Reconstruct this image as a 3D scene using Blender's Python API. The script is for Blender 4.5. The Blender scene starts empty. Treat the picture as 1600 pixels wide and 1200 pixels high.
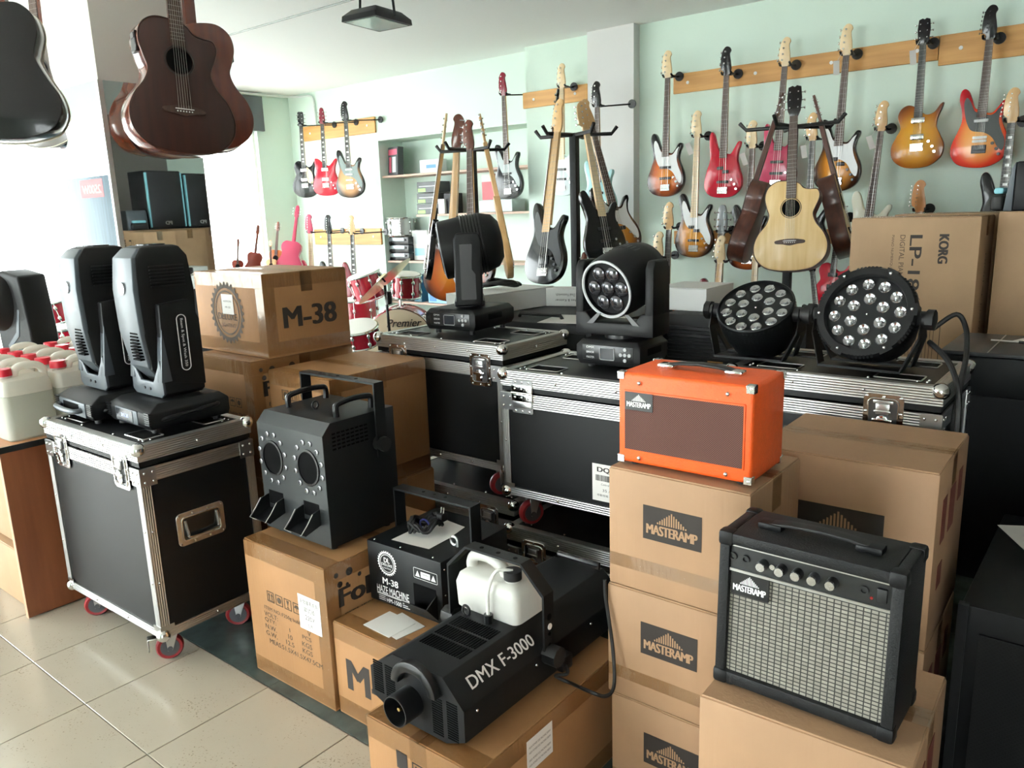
import bpy, bmesh, math, random
from mathutils import Matrix, Vector, Euler
import numpy as np
random.seed(7)
PI = math.pi; R = math.radians
SC = bpy.context.scene; COL = SC.collection

# ------------------------------------------------------------------ camera
CAM_H = 1.476; FPX = 1228.0
PITCH, ROLL, HEAD = R(12.41), R(-1.91), R(39.05)
FW = Vector((-math.sin(HEAD)*math.cos(PITCH), math.cos(HEAD)*math.cos(PITCH), -math.sin(PITCH)))
_r0 = Vector((math.cos(HEAD), math.sin(HEAD), 0)); _u0 = _r0.cross(FW)
RT = math.cos(ROLL)*_r0 + math.sin(ROLL)*_u0
UP = -math.sin(ROLL)*_r0 + math.cos(ROLL)*_u0
cd = bpy.data.cameras.new('camera'); cam = bpy.data.objects.new('camera', cd); COL.objects.link(cam)
cd.sensor_width = 36.0; cd.lens = FPX/1600*36.0; cd.clip_start = 0.05; cd.clip_end = 200
cam.matrix_world = Matrix(((RT.x, UP.x, -FW.x, 0), (RT.y, UP.y, -FW.y, 0), (RT.z, UP.z, -FW.z, CAM_H), (0, 0, 0, 1)))
SC.camera = cam

# ------------------------------------------------------------------ daylight
W = bpy.data.worlds.new('world'); SC.world = W; W.use_nodes = True
_n = W.node_tree.nodes; _bg = _n['Background']
_bg.inputs['Color'].default_value = (0.93, 0.97, 1.0, 1); _bg.inputs['Strength'].default_value = 17.0
SC.view_settings.view_transform = 'Standard'; SC.view_settings.look = 'None'
SC.view_settings.exposure = 0.22; SC.view_settings.gamma = 1.0
SC.view_settings.use_curve_mapping = False
SC.cycles.max_bounces = 10; SC.cycles.diffuse_bounces = 6; SC.cycles.glossy_bounces = 5
SC.cycles.transparent_max_bounces = 12; SC.cycles.transmission_bounces = 6
SC.cycles.caustics_reflective = False; SC.cycles.caustics_refractive = False
SC.cycles.sample_clamp_indirect = 6.0

def at(px, py, z=None, X=None, Y=None, d=None):
    """point seen at a pixel of the photo, on a plane of the room"""
    v = FW + RT*((px-800)/FPX) - UP*((py-600)/FPX)
    if z is not None: t = (z-CAM_H)/v.z
    elif Y is not None: t = Y/v.y
    elif X is not None: t = X/v.x
    else: t = d
    return Vector((0, 0, CAM_H)) + v*t

# ------------------------------------------------------------------ materials
MATS = {}
def nodes_of(m): return m.node_tree.nodes, m.node_tree.links
def mat(name, col, rough=0.5, metal=0.0, noise=0.0, nscale=30.0, bump=0.0, bscale=200.0, coat=0.0, spec=0.5, stretch=None, emit=0.0, trans=0.0, col2=None):
    if name in MATS: return MATS[name]
    m = bpy.data.materials.new(name); m.use_nodes = True; MATS[name] = m
    N, L = nodes_of(m); b = N['Principled BSDF']
    b.inputs['Base Color'].default_value = (*col, 1); b.inputs['Roughness'].default_value = rough
    b.inputs['Metallic'].default_value = metal; b.inputs['Specular IOR Level'].default_value = spec
    if coat: b.inputs['Coat Weight'].default_value = coat; b.inputs['Coat Roughness'].default_value = 0.06
    if trans: b.inputs['Transmission Weight'].default_value = trans
    if emit:
        b.inputs['Emission Color'].default_value = (*col, 1); b.inputs['Emission Strength'].default_value = emit
    tc = None
    if noise or bump:
        tc = N.new('ShaderNodeTexCoord'); mp = N.new('ShaderNodeMapping'); L.new(tc.outputs['Object'], mp.inputs['Vector'])
        if stretch: mp.inputs['Scale'].default_value = stretch
    if noise:
        t = N.new('ShaderNodeTexNoise'); t.inputs['Scale'].default_value = nscale; t.inputs['Detail'].default_value = 5
        L.new(mp.outputs[0], t.inputs['Vector'])
        rp = N.new('ShaderNodeValToRGB'); c2 = col2
        if c2 is None:
            a = tuple(max(0, c*(1-noise)) for c in col); e = tuple(min(1, c*(1+noise)) for c in col)
        else: a, e = col, c2
        rp.color_ramp.elements[0].position = 0.3; rp.color_ramp.elements[1].position = 0.7
        rp.color_ramp.elements[0].color = (*a, 1); rp.color_ramp.elements[1].color = (*e, 1)
        L.new(t.outputs['Fac'], rp.inputs['Fac']); L.new(rp.outputs['Color'], b.inputs['Base Color'])
    if bump:
        t = N.new('ShaderNodeTexNoise'); t.inputs['Scale'].default_value = bscale; t.inputs['Detail'].default_value = 3
        L.new(mp.outputs[0], t.inputs['Vector'])
        bp = N.new('ShaderNodeBump'); bp.inputs['Strength'].default_value = bump; bp.inputs['Distance'].default_value = 0.002
        L.new(t.outputs['Fac'], bp.inputs['Height']); L.new(bp.outputs['Normal'], b.inputs['Normal'])
    return m
def srgb(h):
    h = h.lstrip('#'); c = [int(h[i:i+2], 16)/255 for i in (0, 2, 4)]
    return tuple(x/12.92 if x <= 0.04045 else ((x+0.055)/1.055)**2.4 for x in c)
def wood(name, c1, c2, scale=6.0, rough=0.35, coat=0.3, axis='Z', stretch=12.0, bump=0.0):
    """fine grain drawn out along one axis"""
    if name in MATS: return MATS[name]
    s = {'X': (1/stretch, 1, 1), 'Y': (1, 1/stretch, 1), 'Z': (1, 1, 1/stretch)}[axis]
    m = mat(name, c1, rough, noise=0.1, nscale=scale*8, coat=coat, stretch=s, col2=c2, bump=bump, bscale=150)
    return m
def stripes(name, col, axis='Z', freq=120.0, rough=0.36, metal=1.0, depth=0.6):
    """ridged aluminium: a wave in the relief only"""
    if name in MATS: return MATS[name]
    m = mat(name, col, rough, metal); N, L = nodes_of(m); b = N['Principled BSDF']
    tc = N.new('ShaderNodeTexCoord'); w = N.new('ShaderNodeTexWave'); w.wave_type = 'BANDS'; w.bands_direction = axis
    w.inputs['Scale'].default_value = freq; L.new(tc.outputs['Object'], w.inputs['Vector'])
    bp = N.new('ShaderNodeBump'); bp.inputs['Strength'].default_value = depth; bp.inputs['Distance'].default_value = 0.002
    L.new(w.outputs['Fac'], bp.inputs['Height']); L.new(bp.outputs['Normal'], b.inputs['Normal'])
    return m
def burst(name, stops, cz, sx, sz, rough=0.2, coat=0.25, cx=0.0):
    """sunburst lacquer: colour rings around the middle of the body"""
    if name in MATS: return MATS[name]
    m = mat(name, stops[0][1], rough, coat=coat, spec=0.25); N, L = nodes_of(m); b = N['Principled BSDF']
    tc = N.new('ShaderNodeTexCoord'); mp = N.new('ShaderNodeMapping'); mp.vector_type = 'POINT'
    mp.inputs['Location'].default_value = (-cx/sx, 0, -cz/sz); mp.inputs['Scale'].default_value = (1/sx, 0, 1/sz)
    ln = N.new('ShaderNodeVectorMath'); ln.operation = 'LENGTH'
    L.new(tc.outputs['Object'], mp.inputs['Vector']); L.new(mp.outputs[0], ln.inputs[0])
    rp = N.new('ShaderNodeValToRGB'); e = rp.color_ramp.elements
    e[0].position, e[0].color = stops[0][0], (*stops[0][1], 1); e[1].position, e[1].color = stops[-1][0], (*stops[-1][1], 1)
    for p, c in stops[1:-1]:
        k = e.new(p); k.color = (*c, 1)
    L.new(ln.outputs['Value'], rp.inputs['Fac']); L.new(rp.outputs['Color'], b.inputs['Base Color'])
    return m
def mirror_mat():
    return mat('mirror_glass', (0.86, 0.9, 0.89), 0.015, 1.0)
def glass_mat():
    if 'window_glass' in MATS: return MATS['window_glass']
    m = bpy.data.materials.new('window_glass'); m.use_nodes = True; MATS['window_glass'] = m
    N, L = nodes_of(m); N.clear(); o = N.new('ShaderNodeOutputMaterial'); mx = N.new('ShaderNodeMixShader')
    t = N.new('ShaderNodeBsdfTransparent'); g = N.new('ShaderNodeBsdfGlossy'); g.inputs['Roughness'].default_value = 0.02
    t.inputs['Color'].default_value = (0.96, 0.98, 0.97, 1)
    mx.inputs[0].default_value = 0.05; L.new(t.outputs[0], mx.inputs[1]); L.new(g.outputs[0], mx.inputs[2]); L.new(mx.outputs[0], o.inputs[0])
    return m
def cardboard(name, col):
    """kraft card: soft mottling and faint vertical flutes"""
    if name in MATS: return MATS[name]
    m = mat(name, col, 0.62, noise=0.10, nscale=5.0, spec=0.35); N, L = nodes_of(m); b = N['Principled BSDF']
    tc = N.new('ShaderNodeTexCoord'); mp = N.new('ShaderNodeMapping'); mp.inputs['Scale'].default_value = (1, 1, 0.04)
    t = N.new('ShaderNodeTexNoise'); t.inputs['Scale'].default_value = 130; t.inputs['Detail'].default_value = 2
    L.new(tc.outputs['Object'], mp.inputs['Vector']); L.new(mp.outputs[0], t.inputs['Vector'])
    bp = N.new('ShaderNodeBump'); bp.inputs['Strength'].default_value = 0.25; bp.inputs['Distance'].default_value = 0.003
    L.new(t.outputs['Fac'], bp.inputs['Height']); L.new(bp.outputs['Normal'], b.inputs['Normal'])
    return m
def tape_mat():
    if 'clear_tape' in MATS: return MATS['clear_tape']
    m = bpy.data.materials.new('clear_tape'); m.use_nodes = True; MATS['clear_tape'] = m
    N, L = nodes_of(m); N.clear(); o = N.new('ShaderNodeOutputMaterial'); mx = N.new('ShaderNodeMixShader')
    t = N.new('ShaderNodeBsdfTransparent'); t.inputs['Color'].default_value = (0.965, 0.945, 0.90, 1)
    g = N.new('ShaderNodeBsdfGlossy'); g.inputs['Roughness'].default_value = 0.12
    nz = N.new('ShaderNodeTexNoise'); nz.inputs['Scale'].default_value = 22; nz.inputs['Detail'].default_value = 4
    tc = N.new('ShaderNodeTexCoord'); mp = N.new('ShaderNodeMapping'); mp.inputs['Scale'].default_value = (1, 1, 0.25)
    L.new(tc.outputs['Object'], mp.inputs['Vector']); L.new(mp.outputs[0], nz.inputs['Vector'])
    bp = N.new('ShaderNodeBump'); bp.inputs['Strength'].default_value = 0.6; bp.inputs['Distance'].default_value = 0.006
    L.new(nz.outputs['Fac'], bp.inputs['Height']); L.new(bp.outputs['Normal'], g.inputs['Normal'])
    mx.inputs[0].default_value = 0.10; L.new(t.outputs[0], mx.inputs[1]); L.new(g.outputs[0], mx.inputs[2]); L.new(mx.outputs[0], o.inputs[0])
    return m

KRAFT = cardboard('kraft_card', srgb('#a08063')); KRAFT_O = cardboard('kraft_card_orange', srgb('#9a714b'))
KRAFT_T = cardboard('kraft_card_tan', srgb('#a17f62')); KRAFT_D = cardboard('kraft_card_dull', srgb('#a08264'))
PRINT = mat('black_print', srgb('#2b2420'), 0.7); PRINT_G = mat('grey_print', srgb('#4a3b2c'), 0.7); PRINT_R = mat('red_brown_print', srgb('#6b2c20'), 0.7)
PAPER = mat('white_paper', srgb('#e6e3df'), 0.6); LABEL = mat('white_label', srgb('#e9e6e2'), 0.45)
BLACKP = mat('black_plastic', srgb('#0e0f11'), 0.48, spec=0.27, bump=0.15, bscale=400); BLACKM = mat('black_powder_metal', srgb('#101214'), 0.45, spec=0.25, bump=0.12, bscale=600)
BLACKS = mat('black_satin', srgb('#131416'), 0.3); RUBBER = mat('black_rubber', srgb('#101011'), 0.55)
DARK = mat('deep_black', srgb('#050506'), 0.8, spec=0.08); LAM = mat('black_laminate', srgb('#0d0e10'), 0.4, spec=0.28, bump=0.22, bscale=700)
GREYM = mat('silver_grey_shell', srgb('#4a5056'), 0.42, 0.2); CHROME = mat('chrome', (0.82, 0.82, 0.82), 0.14, 1.0)
STEEL = mat('zinc_steel', (0.62, 0.62, 0.62), 0.28, 1.0); RIVET = mat('rivet_steel', (0.75, 0.75, 0.75), 0.22, 1.0)
ALU_Z = stripes('ridged_aluminium_level', (0.60, 0.60, 0.59), 'Z', 42.0); ALU_X = stripes('ridged_aluminium_upright_x', (0.60, 0.60, 0.59), 'X', 42.0)
ALU_Y = stripes('ridged_aluminium_upright_y', (0.60, 0.60, 0.59), 'Y', 42.0)
BRASS = mat('brass', (0.80, 0.58, 0.24), 0.25, 1.0); WHITEINK = mat('white_ink', srgb('#e8e8e8'), 0.5)
RED_W = mat('red_polyurethane', srgb('#8d1f26'), 0.4); RED_CAP = mat('red_cap', srgb('#c5182e'), 0.4)
PINE = wood('pine_board', srgb('#c19050'), srgb('#a6753c'), 4.0, 0.5, 0.0, 'X', 14.0); WALNUT = wood('brown_laminate', srgb('#8a5233'), srgb('#7a4429'), 3.0, 0.45, 0.0, 'Z', 10.0)
LED_LENS = mat('led_lens', (0.5, 0.51, 0.52), 0.16, 0.85)
SCREEN = mat('dark_screen', srgb('#23262c'), 0.15)

def milky(name, col, back=0.5):
    m = bpy.data.materials.new(name); m.use_nodes = True; MATS[name] = m
    N, L = nodes_of(m); N.clear(); o = N.new('ShaderNodeOutputMaterial'); mx = N.new('ShaderNodeMixShader'); m2 = N.new('ShaderNodeMixShader')
    d = N.new('ShaderNodeBsdfDiffuse'); t = N.new('ShaderNodeBsdfTranslucent'); g = N.new('ShaderNodeBsdfGlossy'); g.inputs['Roughness'].default_value = 0.3
    d.inputs['Color'].default_value = (*col, 1); t.inputs['Color'].default_value = (*col, 1); mx.inputs[0].default_value = back; m2.inputs[0].default_value = 0.05
    L.new(d.outputs[0], mx.inputs[1]); L.new(t.outputs[0], mx.inputs[2]); L.new(mx.outputs[0], m2.inputs[1]); L.new(g.outputs[0], m2.inputs[2]); L.new(m2.outputs[0], o.inputs[0])
    return m
# ------------------------------------------------------------------ mesh builder
class MB:
    def __init__(s): s.v = []; s.f = []; s.M = Matrix.Identity(4)
    def at(s, M): s.M = M; return s
    def add(s, vs, fs):
        o = len(s.v); s.v += [tuple(s.M @ Vector(p)) for p in vs]; s.f += [tuple(i+o for i in f) for f in fs]; return s
    def box(s, x0, x1, y0, y1, z0, z1):
        return s.add([(x0,y0,z0),(x1,y0,z0),(x1,y1,z0),(x0,y1,z0),(x0,y0,z1),(x1,y0,z1),(x1,y1,z1),(x0,y1,z1)],
                     [(0,3,2,1),(4,5,6,7),(0,1,5,4),(1,2,6,5),(2,3,7,6),(3,0,4,7)])
    def cbox(s, c, d): return s.box(c[0]-d[0]/2, c[0]+d[0]/2, c[1]-d[1]/2, c[1]+d[1]/2, c[2]-d[2]/2, c[2]+d[2]/2)
    def loft(s, rings, cap=True, closed=True):
        n = len(rings[0]); vs = [p for r in rings for p in r]; fs = []
        for k in range(len(rings)-1):
            for i in range(n if closed else n-1):
                j = (i+1) % n; fs.append((k*n+i, k*n+j, (k+1)*n+j, (k+1)*n+i))
        if cap: fs.append(tuple(range(n))[::-1]); fs.append(tuple((len(rings)-1)*n+i for i in range(n)))
        return s.add(vs, fs)
    def cyl(s, p0, p1, r0, r1=None, n=16):
        p0 = Vector(p0); p1 = Vector(p1); r1 = r0 if r1 is None else r1
        q = (p1-p0).to_track_quat('Z', 'Y').to_matrix(); rr = []
        for p, r in ((p0, r0), (p1, r1)):
            rr.append([tuple(p + q @ Vector((r*math.cos(2*PI*i/n), r*math.sin(2*PI*i/n), 0))) for i in range(n)])
        return s.loft(rr)
    def lathe(s, prof, n=24, M=None, cap=True):
        """prof: (radius, height) pairs around local Z"""
        M = M or Matrix.Identity(4)
        rr = [[tuple(M @ Vector((max(r, 1e-5)*math.cos(2*PI*i/n), max(r, 1e-5)*math.sin(2*PI*i/n), z))) for i in range(n)] for r, z in prof]
        return s.loft(rr, cap)
    def tube(s, pts, r, n=8, closed=False):
        P = [Vector(p) for p in pts]; rings = []; up = Vector((0, 0, 1))
        for i, p in enumerate(P):
            a = P[i-1] if i or closed else P[i]; b = P[(i+1) % len(P)] if i < len(P)-1 or closed else P[i]
            t = (b-a).normalized(); x = t.cross(up)
            if x.length < 1e-3: x = t.cross(Vector((0, 1, 0)))
            x.normalize(); y = x.cross(t); up = y if abs(y.length-1) < 0.1 else up
            rk = r[i] if isinstance(r, (list, tuple)) else r
            rings.append([tuple(p + x*rk*math.cos(2*PI*k/n) + y*rk*math.sin(2*PI*k/n)) for k in range(n)])
        if closed: rings.append(rings[0])
        return s.loft(rings, not closed)
    def prism(s, pts, a0, a1, axis='Y'):
        """2-D outline pushed along an axis; Y: pts are (x,z), X: (y,z), Z: (x,y)"""
        def P(p, a): return {'Y': (p[0], a, p[1]), 'X': (a, p[0], p[1]), 'Z': (p[0], p[1], a)}[axis]
        return s.loft([[P(p, a0) for p in pts], [P(p, a1) for p in pts]])
    def slab(s, pts, y0, y1, r=0.006):
        """outline in XZ, front y0 to back y1, with rolled edges"""
        def off(d):
            n = len(pts); out = []
            for i in range(n):
                a = Vector(pts[i-1]); b = Vector(pts[(i+1) % n]); t = (b-a).normalized() if (b-a).length > 1e-9 else Vector((1, 0))
                out.append((pts[i][0] + SGN*t.y*d, pts[i][1] - SGN*t.x*d))
            return out
        A = sum(pts[i-1][0]*pts[i][1]-pts[i][0]*pts[i-1][1] for i in range(len(pts))); SGN = -1 if A > 0 else 1
        rings = []
        for d, y in ((r, y0), (r*0.3, y0+r*0.3), (0, y0+r), (0, y1-r), (r*0.3, y1-r*0.3), (r, y1)):
            rings.append([(p[0], y, p[1]) for p in off(d)])
        return s.loft(rings)
    def sphere(s, c, r, n=12, m=8, sc=(1, 1, 1)):
        rings = []
        for k in range(1, m):
            a = PI*k/m; rings.append([(c[0]+sc[0]*r*math.sin(a)*math.cos(2*PI*i/n), c[1]+sc[1]*r*math.sin(a)*math.sin(2*PI*i/n), c[2]-sc[2]*r*math.cos(a)) for i in range(n)])
        return s.loft(rings)
    def mesh(s, name, bevel=0, seg=2, smooth=40, bev_angle=40):
        me = bpy.data.meshes.new(name); me.from_pydata(s.v, [], s.f)
        bm = bmesh.new(); bm.from_mesh(me)
        bmesh.ops.recalc_face_normals(bm, faces=bm.faces)
        if bevel:
            ed = [e for e in bm.edges if len(e.link_faces) == 2 and e.calc_face_angle(0) > R(bev_angle)]
            bmesh.ops.bevel(bm, geom=ed, offset=bevel, segments=seg, affect='EDGES', profile=0.5, clamp_overlap=True)
        bm.to_mesh(me); bm.free()
        if smooth:
            for p in me.polygons: p.use_smooth = True
            me.set_sharp_from_angle(angle=R(smooth))
        return me
    def build(s, name, m, parent=None, **k):
        return put(name, s.mesh(name, **k), m, parent)
def put(name, me, m, parent=None, M=None):
    o = bpy.data.objects.new(name, me); COL.objects.link(o)
    if not me.materials: me.materials.append(m)
    elif me.materials[0] is not m:
        o.material_slots[0].link = 'OBJECT'; o.material_slots[0].material = m
    if parent is not None: o.parent = parent
    if M is not None: o.matrix_local = M
    return o
def tag(o, label=None, cat=None, group=None, kind=None):
    if label: o['label'] = label
    if cat: o['category'] = cat
    if group: o['group'] = group
    if kind: o['kind'] = kind
    return o
def thing(name, label, cat, loc=(0, 0, 0), rz=0.0, group=None, M=None):
    o = bpy.data.objects.new(name, None); COL.objects.link(o); o.empty_display_size = 0.1
    if M is not None: o.matrix_world = M
    else: o.location = loc; o.rotation_euler = (0, 0, rz)
    return tag(o, label, cat, group)
def struct(name, mb, m, parent=None, **k):
    o = mb.build(name, m, parent, **k)
    if parent is None: o['kind'] = 'structure'
    return o
def stuff(o): o['kind'] = 'stuff'; return o
def dup(o, M=None, label=None, group=None, parent=None):
    c = o.copy(); COL.objects.link(c); c.parent = parent
    if M is not None: c.matrix_world = M
    for ch in o.children: dup(ch, parent=c)
    if label: c['label'] = label
    if group: c['group'] = group
    return c
def catmull(pts, n=6):
    out = []; L = len(pts)
    for i in range(L):
        p0, p1, p2, p3 = pts[i-1], pts[i], pts[(i+1) % L], pts[(i+2) % L]
        for k in range(n):
            t = k/n
            out.append(tuple(0.5*((2*p1[j]) + (-p0[j]+p2[j])*t + (2*p0[j]-5*p1[j]+4*p2[j]-p3[j])*t*t + (-p0[j]+3*p1[j]-3*p2[j]+p3[j])*t**3) for j in range(2)))
    return out
def spline(pts, n=6):
    out = []
    for i in range(len(pts)-1):
        p0 = pts[max(i-1, 0)]; p1 = pts[i]; p2 = pts[i+1]; p3 = pts[min(i+2, len(pts)-1)]
        for k in range(n):
            t = k/n
            out.append(tuple(0.5*((2*p1[j]) + (-p0[j]+p2[j])*t + (2*p0[j]-5*p1[j]+4*p2[j]-p3[j])*t*t + (-p0[j]+3*p1[j]-3*p2[j]+p3[j])*t**3) for j in range(3)))
    return out + [tuple(pts[-1])]
def rrect(w, h, r, n=4, cx=0, cy=0):
    out = []
    for sx, sy, a in ((1, 1, 0), (-1, 1, 90), (-1, -1, 180), (1, -1, 270)):
        for k in range(n+1):
            t = R(a + 90*k/n); out.append((cx+sx*(w/2-r)+r*math.cos(t), cy+sy*(h/2-r)+r*math.sin(t)))
    return out
FACE = {  # matrix whose local XY lies on a face, x to the right and y up as seen from outside
 '-Y': Matrix(((1,0,0,0),(0,0,-1,0),(0,1,0,0),(0,0,0,1))), '+X': Matrix(((0,0,1,0),(1,0,0,0),(0,1,0,0),(0,0,0,1))),
 '-X': Matrix(((0,0,-1,0),(-1,0,0,0),(0,1,0,0),(0,0,0,1))), '+Z': Matrix.Identity(4), '+Y': Matrix(((-1,0,0,0),(0,0,1,0),(0,1,0,0),(0,0,0,1)))}
def on(face, p): return Matrix.Translation(p) @ FACE[face]
_tc = {}
def text_mesh(txt, bold=0.0, shear=0.0, space=1.0, depth=0.0):
    key = (txt, bold, shear, space)
    if key in _tc: return _tc[key]
    cu = bpy.data.curves.new('lettering', 'FONT'); cu.body = txt; cu.offset = bold; cu.shear = shear; cu.space_character = space
    cu.align_x = 'CENTER'; cu.resolution_u = 3; cu.space_line = 0.9
    o = bpy.data.objects.new('lettering', cu); COL.objects.link(o)
    dg = bpy.context.evaluated_depsgraph_get(); dg.update()
    me = bpy.data.meshes.new_from_object(o.evaluated_get(dg)); bpy.data.objects.remove(o); bpy.data.curves.remove(cu)
    me.materials.clear(); me.name = 'lettering'
    if len(me.vertices):
        xs = [v.co.x for v in me.vertices]; ys = [v.co.y for v in me.vertices]
        cx, cy = (max(xs)+min(xs))/2, (max(ys)+min(ys))/2; w = max(max(xs)-min(xs), 1e-6); h = max(max(ys)-min(ys), 1e-6)
        for v in me.vertices: v.co.x = (v.co.x-cx)/w; v.co.y = (v.co.y-cy)/h
    _tc[key] = me; return me
_bc = {}
def bold_mesh(txt, bold, shear, space):
    key = (txt, bold, shear, space)
    if key in _bc: return _bc[key]
    src = text_mesh(txt, 0.0, shear, space); n = len(src.vertices); L = max(1, len(txt)); k = min(0.09/L, bold*2.2/L)
    if bold <= 0: return src
    vs = []; fs = []
    for i, (dx, dy) in enumerate(((-k, -k*0.5), (k, k*0.5), (-k, k*0.5), (k, -k*0.5), (0, 0))):
        vs += [(v.co.x*(1-2*k)+dx, v.co.y*(1-0.05)+dy, 0.00002*i) for v in src.vertices]
        fs += [tuple(j+i*n for j in p.vertices) for p in src.polygons]
    me = bpy.data.meshes.new('lettering'); me.from_pydata(vs, [], fs); _bc[key] = me; return me
def text(txt, M, w, h, m, parent, name='lettering', bold=0.0, shear=0.0, space=1.0, rot=0):
    me = bold_mesh(txt, bold, shear, space)
    return put(name, me, m, parent, M @ Matrix.Rotation(R(rot), 4, 'Z') @ Matrix.Diagonal((w, h, 1, 1)))
def plate(M, w, h, m, parent, name, t=0.0006, r=0.0):
    mb = MB(); pts = rrect(w, h, r) if r else [(-w/2,-h/2),(w/2,-h/2),(w/2,h/2),(-w/2,h/2)]
    mb.prism(pts, -0.0002, t, 'Z'); return put(name, mb.mesh(name, smooth=0), m, parent, M)
# ------------------------------------------------------------------ the room
WALL = mat('mint_wall_paint', srgb('#d3e5da'), 0.75, noise=0.02, nscale=2.0, bump=0.05, bscale=90)
CEIL = mat('white_ceiling_paint', srgb('#f2f3f2'), 0.85); WHITEW = mat('white_column_paint', srgb('#d9d9d8'), 0.7)
GLOSSW = mat('glossy_white_paint', srgb('#e4e2de'), 0.14, coat=0.3)
GROUT = mat('grey_grout', srgb('#6f675f'), 0.85)
def tile_mat():
    m = mat('speckled_beige_tile', srgb('#aca293'), 0.16, noise=0.04, nscale=3.0); N, L = nodes_of(m); b = N['Principled BSDF']
    tc = N.new('ShaderNodeTexCoord'); oi = N.new('ShaderNodeObjectInfo'); ad = N.new('ShaderNodeVectorMath'); ad.operation = 'ADD'
    L.new(tc.outputs['Object'], ad.inputs[0]); L.new(oi.outputs['Location'], ad.inputs[1])
    mp = N.new('ShaderNodeMapping'); mp.inputs['Scale'].default_value = (1, 1, 1); L.new(ad.outputs[0], mp.inputs['Vector'])
    t = N.new('ShaderNodeTexNoise'); t.inputs['Scale'].default_value = 150; t.inputs['Detail'].default_value = 2.5; L.new(mp.outputs[0], t.inputs['Vector'])
    t2 = N.new('ShaderNodeTexNoise'); t2.inputs['Scale'].default_value = 9; L.new(ad.outputs[0], t2.inputs['Vector'])
    sm = N.new('ShaderNodeMath'); sm.operation = 'MULTIPLY_ADD'; sm.inputs[1].default_value = 0.35; L.new(t2.outputs['Fac'], sm.inputs[0]); L.new(t.outputs['Fac'], sm.inputs[2])
    rp = N.new('ShaderNodeValToRGB'); rp.color_ramp.elements[0].position = 0.83; rp.color_ramp.elements[1].position = 0.90
    rp.color_ramp.elements[0].color = (0, 0, 0, 1); rp.color_ramp.elements[1].color = (1, 1, 1, 1); L.new(sm.outputs[0], rp.inputs['Fac'])
    mx = N.new('ShaderNodeMixRGB'); mx.inputs['Color2'].default_value = (*srgb('#85796a'), 1)
    src = b.inputs['Base Color'].links[0].from_socket; L.new(src, mx.inputs['Color1']); L.new(rp.outputs['Color'], mx.inputs['Fac']); L.new(mx.outputs['Color'], b.inputs['Base Color'])
    return m
TILE = tile_mat()
GRAN = mat('dark_green_granite', srgb('#46504d'), 0.25, noise=0.35, nscale=14.0)
X0, X1, Y0, Y1, ZC = -7.98, 2.6, -3.2, 5.75, 2.85
fl = struct('floor', MB().box(X0-0.2, X1+0.2, Y0-0.2, 6.4, -0.12, -0.003), GROUT, smooth=0)
TX, TY, TS = -2.871, 0.851, 0.40
tmesh = MB().box(-TS/2+0.0016, TS/2-0.0016, -TS/2+0.0016, TS/2-0.0016, -0.01, 0.0).mesh('floor_tile', bevel=0.0012, seg=1, smooth=0)
tl = 0
for i in range(-8, 8):
    for j in range(-4, 1):
        c = (TX+(i+0.5)*TS, TY+(j+0.5)*TS, 0.0)
        put('floor_tile', tmesh, TILE, fl, Matrix.Translation(c)); tl += 1
big = MB()
for i in range(-12, 14):
    for j in range(-11, 1):
        if -8 <= i < 8 and -4 <= j < 1: continue
        x, y = TX+i*TS, TY+j*TS
        if x < X0 or x+TS > X1 or y < Y0: continue
        big.box(x+0.0016, x+TS-0.0016, y+0.0016, y+TS-0.0016, -0.01, 0.0)
stuff(big.build('distant_floor_tiles', TILE, fl, smooth=0))
gm = MB().box(-0.399, 0.399, -0.399, 0.399, -0.01, 0.0).mesh('granite_slab', smooth=0)
for i in range(-6, 7):
    for j in range(6):
        put('granite_slab', gm, GRAN, fl, Matrix.Translation((TX+(i+0.5)*0.8, 1.253+(j+0.5)*0.8, 0.0)))
cl = struct('ceiling', MB().box(X0-0.2, X1+0.2, Y0-0.2, 6.4, ZC, ZC+0.15), CEIL, smooth=0)
# back wall: right of the column at Y=5.75, left of it with a shelved alcove
wb = MB().box(-3.3, X1+0.2, Y1, 6.4, 0, ZC)
struct('wall_back', wb, WALL, smooth=0)
AX0, AX1, AZ = -6.50, -4.40, 2.245; YB = 5.90
struct('wall_back_left', MB().box(X0-0.2, AX0, YB, 6.4, 0, ZC), WALL, smooth=0)
struct('wall_back_middle', MB().box(AX1, -3.3, Y1, 6.4, 0, ZC), WALL, smooth=0)
struct('wall_back_lintel', MB().box(AX0, AX1, YB, 6.4, AZ, ZC), WALL, smooth=0)
struct('wall_back_recess', MB().box(AX0, AX1, 6.25, 6.4, 0, AZ), WALL, smooth=0)
struct('trim_1', MB().box(-3.70, -3.275, 5.66, Y1+0.01, 0, ZC), WHITEW, smooth=0)
struct('wall_right', MB().box(X1, X1+0.2, Y0, 6.4, 0, ZC), mat('low_bounce_taupe_paint', srgb('#5d5852'), 0.7), smooth=0)  # dark tone chosen to cut the light this out-of-view wall bounces back
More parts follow.
